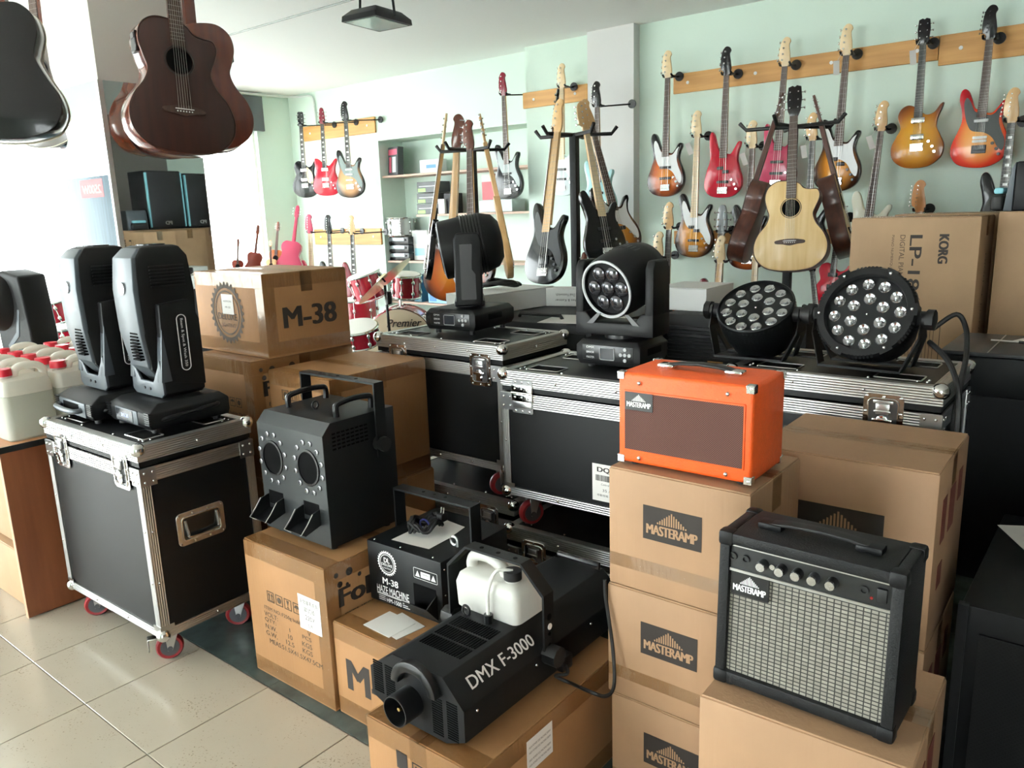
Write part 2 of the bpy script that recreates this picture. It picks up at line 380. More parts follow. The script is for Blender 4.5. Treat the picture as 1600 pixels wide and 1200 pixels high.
# window wall on the left: openings from the floor to 2.35 m
WT = 2.46
wl = MB().box(X0-0.2, X0, 5.44, 6.0, 0, ZC).box(X0-0.2, X0, Y0-0.2, Y0+0.3, 0, ZC).box(X0-0.2, X0, Y0, 5.44, WT, ZC).box(X0-0.2, X0, Y0, 5.44, 0, 0.12)
struct('wall_left', wl, WALL, smooth=0)
FRAME = mat('pale_aluminium_frame', srgb('#f4f2ec'), 0.5)
wy = [-2.9, -0.9, 0.9, 2.62, 4.05, 5.44]
for k in range(5):
    f = MB(); a, b = wy[k], wy[k+1]
    f.box(X0-0.14, X0-0.06, a, a+0.03, 0.12, WT).box(X0-0.14, X0-0.06, b-0.03, b, 0.12, WT).box(X0-0.14, X0-0.06, a, b, 0.12, 0.15).box(X0-0.14, X0-0.06, a, b, WT-0.03, WT)
    w = struct('window_%d' % (k+1), f, FRAME, smooth=0)
    MB().box(X0-0.103, X0-0.097, a+0.03, b-0.03, 0.15, WT-0.03).build('pane', glass_mat(), w, smooth=0)
# shop front behind the camera: left bays, a stretch of wall, an added bay for light
bays = [(-6.6, -4.6), (-4.6, -2.6), (0.5, 1.9)]
wf = MB().box(X0-0.2, -6.6, Y0-0.2, Y0, 0, ZC).box(-2.6, 0.5, Y0-0.2, Y0, 0, ZC).box(1.9, X1+0.2, Y0-0.2, Y0, 0, ZC).box(-6.6, -2.6, Y0-0.2, Y0, 2.45, ZC).box(-6.6, -2.6, Y0-0.2, Y0, 0, 0.12).box(0.5, 1.9, Y0-0.2, Y0, 2.45, ZC).box(0.5, 1.9, Y0-0.2, Y0, 0, 0.12)
struct('wall_front', wf, WALL, smooth=0)
for k, (a, b) in enumerate(bays):
    f = MB()
    f.box(a, a+0.03, Y0-0.14, Y0-0.06, 0.12, 2.45).box(b-0.03, b, Y0-0.14, Y0-0.06, 0.12, 2.45).box(a, b, Y0-0.14, Y0-0.06, 0.12, 0.15).box(a, b, Y0-0.14, Y0-0.06, 2.42, 2.45)
    w = struct('window_%d' % (k+6), f, FRAME, smooth=0)  # the last frame belongs to the bay added to brighten the right side
    MB().box(a+0.03, b-0.03, Y0-0.103, Y0-0.097, 0.15, 2.42).build('pane', glass_mat(), w, smooth=0)
# pavement outside, so the glass does not look on to a void
struct('floor_outside', MB().box(-30, X0-0.2, -30, 30, -0.3, -0.12).box(X0-0.2, 30, -30, Y0-0.2, -0.3, -0.12), mat('pale_paving', srgb('#eae7e0'), 0.8), smooth=0)
# dark panel above the glazing
p = MB().box(X0+0.03, X0+0.07, 2.0, 5.50, 2.44, 2.81).build('fascia_board', mat('charcoal_board', srgb('#4c5152'), 0.6), smooth=0)
tag(p, 'charcoal fascia board fixed above the bright window', 'board')
c = MB().tube(spline([(X0+0.10, 2.0, 2.825), (X0+0.10, 4.0, 2.825), (X0+0.10, 5.5, 2.825), (X0+0.14, 5.80, 2.825), (X0+0.30, 5.875, 2.815), (X0+0.42, 5.88, 2.81), (X0+0.48, 5.88, 2.75), (X0+0.50, 5.88, 2.48)], 5), 0.012).build('cable_conduit', mat('white_conduit', srgb('#cfd6d2'), 0.5))
tag(c, 'white cable conduit running along the ceiling edge into the corner', 'conduit')
c = MB().cyl((-7.9, 3.66, 2.846), (-2.0, 3.69, 2.846), 0.008, n=6).build('ceiling_cable', mat('grey_cable', srgb('#8e9290'), 0.6))
tag(c, 'thin grey cable running across the white ceiling', 'cable')

# mirrored pillar
pl = struct('trim_2', MB().box(-4.50, -4.0, 1.88, 2.38, 0, ZC), GLOSSW, smooth=0)
MB().box(-4.505, -4.012, 1.874, 1.88, 0.02, 2.15).build('mirror_pane', mirror_mat(), pl, smooth=0)
MB().box(-4.0, -3.994, 1.895, 2.372, 0.02, 2.15).build('mirror_pane', mirror_mat(), pl, smooth=0)
MB().box(-4.014, -3.992, 1.872, 1.897, 0.02, 2.15).build('edge_strip', mat('satin_aluminium', (0.75, 0.74, 0.72), 0.35, 0.6), pl, smooth=0)

# guitar rails on the walls
def rail(x0, x1, z0, z1, y, label):
    o = thing('guitar_rail', label, 'wall rail', (0, 0, 0), group='pine guitar rails')
    MB().box(x0, x1, y-0.022, y, z0, z1).build('board', PINE, o, bevel=0.002, seg=1)
    s = MB(); n = max(2, int((x1-x0)/0.45))
    for k in range(n): s.cyl((x0+0.12+(x1-x0-0.24)*k/max(1, n-1), y-0.022, (z0+z1)/2), (x0+0.12+(x1-x0-0.24)*k/max(1, n-1), y-0.026, (z0+z1)/2), 0.012, n=10)
    stuff(s.build('screw_caps', WHITEINK, o)); return o
rail(-2.97, -1.16, 2.305, 2.445, Y1, 'long pine rail high on the mint wall, carrying the red bass')
rail(-1.155, 0.9, 2.27, 2.445, Y1-0.004, 'pine rail at upper right, carrying the red burst electric guitar')
rail(-4.42, -3.75, 2.345, 2.475, Y1, 'short high pine rail just left of the white column')
rail(-7.72, -6.51, 2.33, 2.49, YB, 'upper pine rail in the far left corner, with three electric guitars')
rail(-7.68, -6.53, 1.165, 1.34, YB, 'lower pine rail in the far left corner')
rail(-2.95, 0.4, 1.18, 1.28, Y1, 'low pine rail behind the guitar stand on the right')
rail(-3.68, -3.40, 1.22, 1.345, 5.655, 'short low pine rail across the white column')

# alcove shelves
SH = mat('pale_shelf_board', srgb('#b79a8a'), 0.6)
for z, n in ((1.885, 'top'), (1.47, 'second'), (0.99, 'third'), (0.55, 'lowest')):
    x0 = {'second': -6.02}.get(n, AX0); s = MB().box(x0, AX1, 5.93, 6.25, z-0.02, z).build('shelf_board', SH, smooth=0)
    tag(s, '%s pale shelf board in the mint alcove' % n, 'shelf', 'alcove shelves')
# ------------------------------------------------------------------ cartons
def carton(label, x0, y0, z0, w, d, h, m=None, rz=0.0, seam='X', tape=True, group='cardboard boxes', name='cardboard_box', bulge=0.0, wrap=False):
    m = m or KRAFT; o = thing(name, label, 'cardboard box', (x0+w/2, y0+d/2, z0), rz, group)
    MB().box(-w/2, w/2, -d/2, d/2, 0.001, h-0.004).build('box_body', m, o, bevel=0.004, seg=2)
    for s in (-1, 1):
        f = MB()
        if seam == 'X': f.box(-w/2+0.003, w/2-0.003, min(s*0.0015, s*(d/2-0.003)), max(s*0.0015, s*(d/2-0.003)), h-0.0045, h-0.0005)
        else: f.box(min(s*0.0015, s*(w/2-0.003)), max(s*0.0015, s*(w/2-0.003)), -d/2+0.003, d/2-0.003, h-0.0045, h-0.0005)
        f.build('top_flap', m, o, bevel=0.0012, seg=1)
    if tape:
        t = MB(); e = 0.0008
        if seam == 'X':
            t.box(-w/2-e, w/2+e, -0.027, 0.027, h-0.0004, h+0.0004).box(w/2, w/2+e, -0.027, 0.027, h-0.08, h).box(-w/2-e, -w/2, -0.027, 0.027, h-0.08, h)
        else:
            t.box(-0.027, 0.027, -d/2-e, d/2+e, h-0.0004, h+0.0004).box(-0.027, 0.027, -d/2-e, -d/2, h-0.08, h)
        t.build('packing_tape', tape_mat(), o, smooth=0)
    if wrap:   # stretch film and tape around the edges
        t = MB(); e = 0.0012
        for zz, hh in ((h-0.055, 0.054), (0.01, 0.05)): t.box(-w/2-e, w/2+e, -d/2-e, -d/2-e*0.4, zz, zz+hh).box(w/2+e*0.4, w/2+e, -d/2, d/2, zz, zz+hh)
        t.box(w/2-0.05, w/2+e, -d/2-e, -d/2-e*0.4, 0.06, h-0.056).box(w/2+e*0.4, w/2+e, -d/2, -d/2+0.05, 0.06, h-0.056)
        t.box(-w/2, w/2, -d/2-e, -d/2+0.06, h-0.0003, h+0.0006)
        t.build('wrapping_tape', tape_mat(), o, smooth=0)
    o['_w'] = w; o['_d'] = d; o['_h'] = h
    return o
def fr(o, u, v, e=0.0006): return on('-Y', (-o['_w']/2+u, -o['_d']/2-e, v))
def rt(o, u, v, e=0.0006): return on('+X', (o['_w']/2+e, -o['_d']/2+u, v))
def bars_logo(M, w, h, ink, parent):
    """peaked row of bars over the word, as printed on the amp boxes"""
    b = MB(); n = 13
    for k in range(n):
        x = -0.24*w + 0.48*w*k/(n-1); t = 1-abs(2*k/(n-1)-1); hh = h*(0.05+0.36*t)
        b.box(x-w*0.011, x+w*0.011, h*0.02, h*0.02+hh*0.94, 0, 0.0006)
    put('logo_bars', b.mesh('logo_bars', smooth=0), ink, parent, M)
    text('MASTERAMP', M @ Matrix.Translation((0, -0.17*h, 0.0007)), w*0.88, h*0.30, ink, parent, bold=0.05, space=0.9)
def amp_logo(M, w, h, ground, ink, parent):
    p = plate(M, w, h, ground, parent, 'printed_logo')
    bars_logo(Matrix.Translation((0, 0, 0.0008)), w, h, ink, p); return p
def glyph(M, s, kind, ink, parent):
    """outlined handling mark"""
    b = MB(); t = s*0.07; e = 0.0005
    b.box(-s/2, s/2, s/2-t, s/2, 0, e).box(-s/2, s/2, -s/2, -s/2+t, 0, e).box(-s/2, -s/2+t, -s/2, s/2, 0, e).box(s/2-t, s/2, -s/2, s/2, 0, e)
    if kind == 'up':
        for x in (-0.2, 0.2): b.box((x-0.05)*s, (x+0.05)*s, -0.3*s, 0.15*s, 0, e).prism([((x-0.15)*s, 0.1*s), ((x+0.15)*s, 0.1*s), (x*s, 0.35*s)], 0, e, 'Z')
        b.box(-0.36*s, 0.36*s, -0.4*s, -0.34*s, 0, e)
    elif kind == 'glass': b.prism([(-0.18*s, 0.35*s), (0.18*s, 0.35*s), (0.05*s, -0.02*s), (-0.05*s, -0.02*s)], 0, e, 'Z').box(-0.03*s, 0.03*s, -0.3*s, 0, 0, e).box(-0.16*s, 0.16*s, -0.35*s, -0.29*s, 0, e)
    elif kind == 'rain': b.prism([(0.34*s*math.cos(R(a)), 0.3*s*math.sin(R(a))) for a in range(0, 181, 20)], 0, e, 'Z').box(-0.025*s, 0.025*s, -0.3*s, 0, 0, e)
    else: b.prism([(0.3*s*math.cos(R(a)), 0.3*s*math.sin(R(a))) for a in range(0, 360, 45)], 0, e, 'Z')
    return put('handling_mark', b.mesh('handling_mark', smooth=0), ink, parent, M)
def gear_logo(M, r, ink, parent, ground=None, sub='LIGHTING'):
    """toothed badge with the maker's letters"""
    b = MB(); n = 28; o = []
    for k in range(n*4):
        a = 2*PI*k/(n*4); q = r if k % 4 in (0, 1) else r*0.9; o.append((q*math.cos(a), q*math.sin(a)))
    i = [(r*0.80*math.cos(2*PI*k/(n*4)), r*0.80*math.sin(2*PI*k/(n*4))) for k in range(n*4)]
    b.loft([[(x, y, 0.0003) for x, y in o], [(x, y, 0.0003) for x, y in i]], cap=False)
    for q0, q1 in ((0.72, 0.67),):
        b.loft([[(r*q0*math.cos(2*PI*k/40), r*q0*math.sin(2*PI*k/40), 0.0003) for k in range(40)], [(r*q1*math.cos(2*PI*k/40), r*q1*math.sin(2*PI*k/40), 0.0003) for k in range(40)]], cap=False)
    g = put('gear_badge', b.mesh('gear_badge', smooth=0), ink, parent, M)
    text('DL', Matrix.Translation((0, r*0.25, 0.0005)), r*0.6, r*0.40, ink, g, bold=0.02)
    text('DELUXE', Matrix.Translation((0, -r*0.12, 0.0005)), r*1.15, r*0.22, ink, g, bold=0.02)
    text(sub, Matrix.Translation((0, -r*0.40, 0.0005)), r*0.85, r*0.13, ink, g)
    return g

# bubble-machine carton in front
def bubble_print(o, full=True):
    w, h = o['_w'], o['_h']
    for k, kd in enumerate(('up', 'recycle', 'glass', 'rain', 'recycle')): glyph(fr(o, 0.125+0.045*k, h*0.635), 0.036, kd, PRINT_G, o)
    rows = [('ITEM NO.:F250g bubble Machine', 0.225, 0.28, 0.535), ('VOLT:                    V', 0.20, 0.24, 0.49), ('QTY:        1       PCS', 0.20, 0.24, 0.445), ('N.W.       10      KGS', 0.20, 0.24, 0.395), ('G.W.     12.5     KGS', 0.20, 0.24, 0.345), ('MEAS:51.5X41.5X47.5CM', 0.23, 0.27, 0.29)]
    for s, u, tw, v in rows: text(s, fr(o, u, h*v), tw, 0.017, PRINT_G, o, bold=0.015)
    for u, v, r in ((0.14, 0.60, 0.010), (0.175, 0.66, 0.013), (0.13, 0.67, 0.008), (0.165, 0.58, 0.006), (0.26, 0.66, 0.014), (0.21, 0.61, 0.007)):
        put('bubble_print', MB().prism([(r*math.cos(2*PI*k/14), r*math.sin(2*PI*k/14)) for k in range(14)], 0, 0.0005, 'Z').mesh('bubble_print', smooth=0), PRINT, o, rt(o, u*1.1-0.10, h*v+0.118))
    text('Fob', rt(o, 0.125, 0.358), 0.16, 0.062, PRINT, o, bold=0.09)
    text('FITNESS', rt(o, 0.125, 0.295), 0.12, 0.016, PRINT_G, o, bold=0.01)
fob = carton('bubble machine carton on the floor with item number print and white stick-on label', -2.196, 1.294, 0, 0.41, 0.50, 0.472, KRAFT_O, 0.008, wrap=True)
bubble_print(fob)
lb = plate(fr(fob, 0.325, 0.30, 0.001), 0.105, 0.115, LABEL, fob, 'sticker')
for s, y, w_, h_ in (('新款單馬泡泡', 0.036, 0.085, 0.017), ('歐式插', 0.012, 0.05, 0.017), ('220V', -0.014, 0.045, 0.016), ('白色', -0.04, 0.025, 0.014)): text(s, Matrix.Translation((0, y, 0.0008)), w_, h_, PRINT, lb)
mbx = carton('golden-brown carton with a big M on its front, under the haze machine', -1.778, 1.306, 0, 0.396, 0.507, 0.306, KRAFT_O, 0.0, wrap=True)
text('M-38', fr(mbx, 0.20, 0.15), 0.30, 0.105, PRINT, mbx, bold=0.035)
b6 = carton('carton in the foreground carrying the fog machine', -1.352, 1.066, 0, 0.352, 0.63, 0.305, KRAFT_O, 0.0, seam='Y', wrap=True)
text('6', fr(b6, 0.12, 0.235), 0.018, 0.026, WHITEINK, plate(fr(b6, 0.12, 0.232), 0.036, 0.046, PRINT, b6, 'handling_mark') and b6, bold=0.02)
for k, kd in enumerate(('up', 'rain', 'glass')): glyph(fr(b6, 0.175+0.06*k, 0.225-0.004*k), 0.042, kd, PRINT, b6)
text('ITEM NO.: F-3000', fr(b6, 0.22, 0.165), 0.20, 0.02, PRINT, b6, bold=0.02)
l6 = plate(rt(b6, 0.225, 0.235, 0.001), 0.10, 0.085, LABEL, b6, 'sticker')
for y in (0.022, 0.008, -0.012, -0.026): text('HIGH POWER FOG MACHINE 3000W', Matrix.Translation((0, y, 0.0008)), 0.085, 0.006, PRINT_G, l6)
# stacked cartons behind the left flight case
u0 = carton('lowest carton of the stack behind the left flight case', -3.035, 1.66, 0, 0.41, 0.50, 0.473, KRAFT_O, wrap=True)
u1 = carton('bubble machine carton in mid-stack, right behind the moving head bases', -3.035, 1.66, 0.474, 0.41, 0.50, 0.473, KRAFT_O, wrap=True); bubble_print(u1)
u2 = carton('film-wrapped carton marked M-38 with a gear badge on top of the stack', -3.10, 1.735, 0.949, 0.507, 0.396, 0.325, KRAFT_O, -0.03, wrap=True)
text('M-38', rt(u2, 0.205, 0.15, 0.0016), 0.255, 0.085, PRINT, u2, bold=0.035)
gear_logo(fr(u2, 0.24, 0.165, 0.0016), 0.125, PRINT_G, u2)
pl_ = plate(fr(u2, 0.25, 0.20, 0.002), 0.085, 0.08, LABEL, u2, 'sticker'); text('HAZE MACHINE', Matrix.Translation((0, 0.012, 0.0008)), 0.06, 0.007, PRINT_G, pl_); text('HM-1500', Matrix.Translation((0, -0.012, 0.0008)), 0.04, 0.008, PRINT_G, pl_)
v0 = carton('hidden lower carton behind the bubble machine carton', -2.57, 1.83, 0, 0.365, 0.36, 0.458, KRAFT_O)
v1 = carton('carton between the wrapped stack and the bubble machine, catching window light on top', -2.575, 1.70, 0.459, 0.365, 0.48, 0.458, KRAFT_O, wrap=True)
for k, kd in enumerate(('recycle', 'up', 'glass')): glyph(fr(v1, 0.10+0.05*k, 0.37), 0.04, kd, PRINT_G, v1)
text('ITEM NO.:', fr(v1, 0.125, 0.305), 0.09, 0.016, PRINT_G, v1, bold=0.01); text('VOLT:', fr(v1, 0.10, 0.265), 0.05, 0.016, PRINT_G, v1, bold=0.01)
# amp cartons
SX, SY = -0.936, 1.503; SH_ = 0.2955
for k, wd in enumerate(('bottom', 'middle', 'top')):
    q = carton('%s amplifier carton of the stack under the orange amp' % wd, SX+(0.004, -0.006, 0.0)[k], SY, k*SH_, 0.345, 0.30, SH_-0.001, KRAFT_T, (0.0, 0.006, 0.0)[k], group='amplifier cartons')
    amp_logo(fr(q, 0.165, 0.178, 0.0006), 0.145, 0.082, PRINT, KRAFT_T, q)
    MB().box(-0.172, 0.172, -0.1512, -0.1504, 0.05, 0.082).build('packing_tape', tape_mat(), q, smooth=0)
S2 = []
for k, wd in enumerate(('lower carton hidden behind the black amp', 'large taped carton standing between the two amps')):
    q = carton(wd + ' with brown printed side', -0.73, 1.872, k*0.439, 0.42, 0.38, 0.438, KRAFT_T, 0.012, group='amplifier cartons'); S2.append(q)
    amp_logo(fr(q, 0.21, 0.255, 0.0006), 0.205, 0.12, PRINT, KRAFT_T, q)
    for y_, z_, a_, b_ in ((0.09, 0.30, 0.05, 0.11), (0.19, 0.30, 0.07, 0.11), (0.29, 0.33, 0.05, 0.08), (0.09, 0.16, 0.05, 0.06)): plate(rt(q, y_, z_), a_, b_, PRINT_R, q, 'side_print')
q = carton('plain carton with a logo edge under the black amp, in the foreground', -0.563, 1.21, 0.30, 0.358, 0.31, 0.297, KRAFT_T, 0.03, group='amplifier cartons'); S3 = q
amp_logo(fr(q, 0.165, 0.115, 0.0006), 0.19, 0.11, PRINT, KRAFT_T, q)
for y_ in (0.08, 0.17): plate(rt(q, y_, 0.17), 0.06, 0.15, PRINT_R, q, 'side_print')
carton('carton on the floor below the black amp stack', -0.563, 1.21, 0, 0.358, 0.31, 0.2995, KRAFT_T, 0.0, group='amplifier cartons')
# tall piano cartons
k1 = carton('tall digital piano carton standing on end, lettering turned sideways', -0.985, 3.50, 0, 0.475, 0.30, 1.40, KRAFT_D, -0.01, tape=True, group='piano cartons')
text('KORG', fr(k1, 0.352, 1.275), 0.115, 0.036, PRINT, k1, bold=0.08, rot=-90); text('LP-180', fr(k1, 0.252, 1.195), 0.27, 0.048, PRINT, k1, bold=0.02, rot=-90)
text('DIGITAL PIANO', fr(k1, 0.202, 1.235), 0.19, 0.019, PRINT_G, k1, rot=-90); text('PIANO NUMERIQUE', fr(k1, 0.165, 1.26), 0.14, 0.011, PRINT_G, k1, rot=-90)
bm_ = MB()
for k in range(9): bm_.box(-0.05+k*0.0125, -0.048+k*0.0125, -0.16, 0.11, 0, 0.0005)
bm_.box(-0.07, 0.075, 0.108, 0.112, 0, 0.0005).box(-0.07, -0.067, -0.16, 0.11, 0, 0.0005).box(0.072, 0.075, -0.16, 0.11, 0, 0.0005)
put('piano_drawing', bm_.mesh('piano_drawing', smooth=0), PRINT_G, k1, fr(k1, 0.29, 0.87))
text('DIGITAL PIANO LP-180', rt(k1, 0.15, 1.0), 0.5, 0.02, PRINT_G, k1, rot=-90)
k2 = carton('second tall carton close behind the piano carton, flaps bulging', -0.90, 3.83, 0, 0.40, 0.32, 1.405, KRAFT_D, -0.01, group='piano cartons')
k3 = carton('tall carton at the right edge, under the black speaker', -0.475, 3.62, 0, 0.50, 0.72, 1.412, KRAFT_D, 0.0, group='piano cartons')
text('DIGITAL PIANO', on('-X', (-0.2506, -0.25, 1.0)), 0.4, 0.02, PRINT_G, k3, rot=90)

# ------------------------------------------------------------------ flight cases
def latch_proto():
    p = put('latch', MB().prism(rrect(0.105, 0.125, 0.016), 0, 0.0025, 'Z').mesh('latch', bevel=0.0006, seg=1), CHROME, None)
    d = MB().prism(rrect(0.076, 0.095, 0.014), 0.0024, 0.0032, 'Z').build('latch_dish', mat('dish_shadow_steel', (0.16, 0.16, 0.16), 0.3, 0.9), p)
    f = MB().tube([(x, y, 0.0035) for x, y in rrect(0.078, 0.097, 0.014)], 0.0028, 6, True).build('dish_rim', CHROME, p)
    k = MB().cyl((0, -0.012, 0.003), (0, -0.012, 0.012), 0.016).box(-0.026, 0.026, -0.018, -0.006, 0.008, 0.0135).box(-0.016, 0.016, -0.042, -0.022, 0.004, 0.010)
    k.build('turn_key', CHROME, p, bevel=0.002)
    MB().box(-0.018, 0.018, 0.006, 0.036, 0.003, 0.011).box(-0.026, 0.026, 0.036, 0.045, 0.003, 0.007).box(-0.022, 0.022, 0.012, 0.018, 0.011, 0.014).build('catch_hook', STEEL, p, bevel=0.0015)
    r = MB()
    for x, y in ((-0.044, 0.054), (0, 0.055), (0.044, 0.054), (-0.046, 0.01), (0.046, 0.01), (-0.046, -0.03), (0.046, -0.03), (-0.04, -0.055), (0, -0.056), (0.04, -0.055)): r.sphere((x, y, 0.0028), 0.0042, 8, 5, (1, 1, 0.5))
    stuff(r.build('rivets', RIVET, p)); return p
LATCH = latch_proto()
def hinge_proto():
    p = put('latch', MB().prism(rrect(0.085, 0.115, 0.006), 0, 0.002, 'Z').mesh('hinge', bevel=0.0005, seg=1), STEEL, None)
    MB().box(-0.042, 0.042, 0.014, 0.040, 0.002, 0.006).build('hinge_leaf', CHROME, p, bevel=0.001); MB().box(-0.042, 0.042, -0.016, 0.010, 0.002, 0.006).build('hinge_leaf', CHROME, p, bevel=0.001)
    MB().box(-0.038, 0.038, -0.040, -0.017, 0.002, 0.004).build('hinge_leaf', STEEL, p, bevel=0.001); MB().cyl((-0.043, 0.012, 0.005), (0.043, 0.012, 0.005), 0.004, n=8).build('hinge_pin', CHROME, p)
    r = MB()
    for y in (0.050, 0.027, -0.003, -0.050):
        for x in (-0.028, 0, 0.028): r.sphere((x, y, 0.006 if abs(y) < 0.045 else 0.002), 0.0045, 8, 5, (1, 1, 0.5))
    stuff(r.build('rivets', RIVET, p)); return p
HINGE = hinge_proto()
def handle_proto():
    p = put('recessed_handle', MB().prism(rrect(0.175, 0.115, 0.016), 0, 0.0025, 'Z').mesh('recessed_handle', bevel=0.0006, seg=1), STEEL, None)
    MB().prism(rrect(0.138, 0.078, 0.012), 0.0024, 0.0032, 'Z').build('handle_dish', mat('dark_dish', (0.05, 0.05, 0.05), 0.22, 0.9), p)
    MB().tube([(x, y, 0.0038) for x, y in rrect(0.14, 0.08, 0.012)], 0.003, 6, True).build('dish_rim', CHROME, p)
    MB().tube(spline([(-0.058, 0.03, 0.004), (-0.056, -0.012, 0.012), (-0.046, -0.026, 0.014), (0.046, -0.026, 0.014), (0.056, -0.012, 0.012), (0.058, 0.03, 0.004)], 4), 0.0055, 8).build('grip', CHROME, p)
    r = MB()
    for x in (-0.079, -0.028, 0.028, 0.079):
        for y in (-0.049, 0.049): r.sphere((x, y, 0.0028), 0.0045, 8, 5, (1, 1, 0.5))
    stuff(r.build('rivets', RIVET, p)); return p
HANDLE = handle_proto()
def caster_proto(brake):
    p = put('caster', MB().box(-0.045, 0.045, -0.04, 0.04, 0.112, 0.12).cyl((0, 0, 0.10), (0, 0, 0.113), 0.026).prism([(-0.020, 0.034), (-0.004, 0.034), (0.020, 0.10), (-0.024, 0.10)], -0.021, -0.018, 'Y').prism([(-0.020, 0.034), (-0.004, 0.034), (0.020, 0.10), (-0.024, 0.10)], 0.018, 0.021, 'Y').mesh('caster', bevel=0.002, seg=1), STEEL, None)
    w = MB().lathe([(0.030, -0.014), (0.040, -0.016), (0.0455, -0.008), (0.0455, 0.008), (0.040, 0.016), (0.030, 0.014)], 22, Matrix.Translation((-0.012, 0, 0.0455)) @ Matrix.Rotation(PI/2, 4, 'X')).build('wheel', RED_W, p)
    MB().cyl((-0.012, -0.0165, 0.0455), (-0.012, 0.0165, 0.0455), 0.031, n=20).cyl((-0.012, -0.024, 0.043), (-0.012, 0.024, 0.043), 0.009, n=10).build('hub', mat('grey_hub', srgb('#55565a'), 0.4, 0.4), w)
    if brake: MB().box(-0.078, -0.03, -0.016, 0.016, 0.085, 0.089).box(-0.08, -0.076, -0.018, 0.018, 0.045, 0.087).build('brake_pedal', STEEL, p, bevel=0.001)
    return p
CAST = caster_proto(False); CASTB = caster_proto(True)
def flight_case(label, x0, y0, w, d, z0, h, rz=0.0, latches=(), hinges=(), handles=(), zw=0.12, lid=0.072, group='flight cases', dishes=True, brake=()):
    """x0,y0: front left corner; z0: underside of the body; casters reach down by zw"""
    o = thing('flight_case', label, 'flight case', (x0+(w/2)*math.cos(rz)-(d/2)*math.sin(rz), y0+(w/2)*math.sin(rz)+(d/2)*math.cos(rz), z0-zw), rz, group)
    zb, zt = zw, zw+h; zs = zt-lid; W2, D2 = w/2, d/2; e = 0.003
    for nm, bx in (('front_panel', (-W2+e, W2-e, -D2+e, -D2+0.012)), ('back_panel', (-W2+e, W2-e, D2-0.012, D2-e))): MB().box(*bx, zb+0.004, zs-0.002).build(nm, LAM, o, smooth=0)
    for nm, bx in (('side_panel', (-W2+e, -W2+0.012, -D2+0.012, D2-0.012)), ('side_panel', (W2-0.012, W2-e, -D2+0.012, D2-0.012))): MB().box(*bx, zb+0.004, zs-0.002).build(nm, LAM, o, smooth=0)
    MB().box(-W2+e, W2-e, -D2+e, D2-e, zb, zb+0.010).build('base_panel', LAM, o, smooth=0)
    ld = MB().box(-W2+e, W2-e, -D2+e, D2-e, zs+0.003, zt-0.002).build('lid', LAM, o, smooth=0)
    # level rails
    def lvl(z_0, z_1, par=o, nm='edge_rail'):
        MB().box(-W2, W2, -D2-0.001, -D2+0.004, z_0, z_1).build(nm, ALU_Z, par, smooth=0); MB().box(-W2, W2, D2-0.004, D2+0.001, z_0, z_1).build(nm, ALU_Z, par, smooth=0)
        MB().box(W2-0.004, W2+0.001, -D2, D2, z_0, z_1).build(nm, ALU_Z, par, smooth=0); MB().box(-W2-0.001, -W2+0.004, -D2, D2, z_0, z_1).build(nm, ALU_Z, par, smooth=0)
    lvl(zb, zb+0.032); lvl(zs-0.050, zs-0.002); lvl(zs+0.021, zt, ld, 'lid_rail')
    a = 0.030
    MB().box(-W2, W2, -D2, -D2+a, zt-0.001, zt+0.001).build('lid_rail', ALU_Y, ld, smooth=0); MB().box(-W2, W2, D2-a, D2, zt-0.001, zt+0.001).build('lid_rail', ALU_Y, ld, smooth=0)
    MB().box(W2-a, W2, -D2+a, D2-a, zt-0.001, zt+0.001).build('lid_rail', ALU_X, ld, smooth=0); MB().box(-W2, -W2+a, -D2+a, D2-a, zt-0.001, zt+0.001).build('lid_rail', ALU_X, ld, smooth=0)
    for sx in (-1, 1):
        for sy in (-1, 1):
            xa, xb = sorted((sx*(W2-a), sx*(W2+0.0012))); ya, yb = sorted((sy*(D2-0.004), sy*(D2+0.0012)))
            MB().box(xa, xb, ya, yb, zb+0.032, zs-0.05).build('corner_rail', ALU_X, o, smooth=0)
            xa, xb = sorted((sx*(W2-0.004), sx*(W2+0.0012))); ya, yb = sorted((sy*(D2-a), sy*(D2+0.0012)))
            MB().box(xa, xb, ya, yb, zb+0.032, zs-0.05).build('corner_rail', ALU_Y, o, smooth=0)
            for zz, par in ((zb+0.012, o), (zt-0.012, ld)):
                MB().sphere((sx*(W2-0.008), sy*(D2-0.008), zz), 0.0235, 14, 9).build('ball_corner', CHROME, par)
            br = MB(); za, zc = zs-0.062, zs-0.003; r = MB()
            xa, xb = sorted((sx*(W2-0.052), sx*(W2+0.003))); ya, yb = sorted((sy*(D2), sy*(D2+0.0032))); br.box(xa, xb, ya, yb, za, zc)
            xa, xb = sorted((sx*(W2), sx*(W2+0.0032))); ya, yb = sorted((sy*(D2-0.052), sy*(D2+0.003))); br.box(xa, xb, ya, yb, za, zc)
            for u in (0.012, 0.04):
                for v in (0.014, 0.045): r.sphere((sx*(W2-u), sy*(D2+0.003), za+v), 0.0045, 8, 5).sphere((sx*(W2+0.003), sy*(D2-u), za+v), 0.0045, 8, 5)
            b_ = br.build('corner_brace', STEEL, o, smooth=0); stuff(r.build('rivets', RIVET, b_))
            br = MB(); xa, xb = sorted((sx*(W2-0.045), sx*W2)); ya, yb = sorted((sy*(D2), sy*(D2+0.0028))); br.box(xa, xb, ya, yb, zb+0.028, zb+0.045); xa, xb = sorted((sx*(W2), sx*(W2+0.0028))); ya, yb = sorted((sy*(D2-0.045), sy*D2)); br.box(xa, xb, ya, yb, zb+0.028, zb+0.045)
            br.build('corner_brace', STEEL, o, smooth=0)
    r = MB(); n = max(3, int(w/0.17))
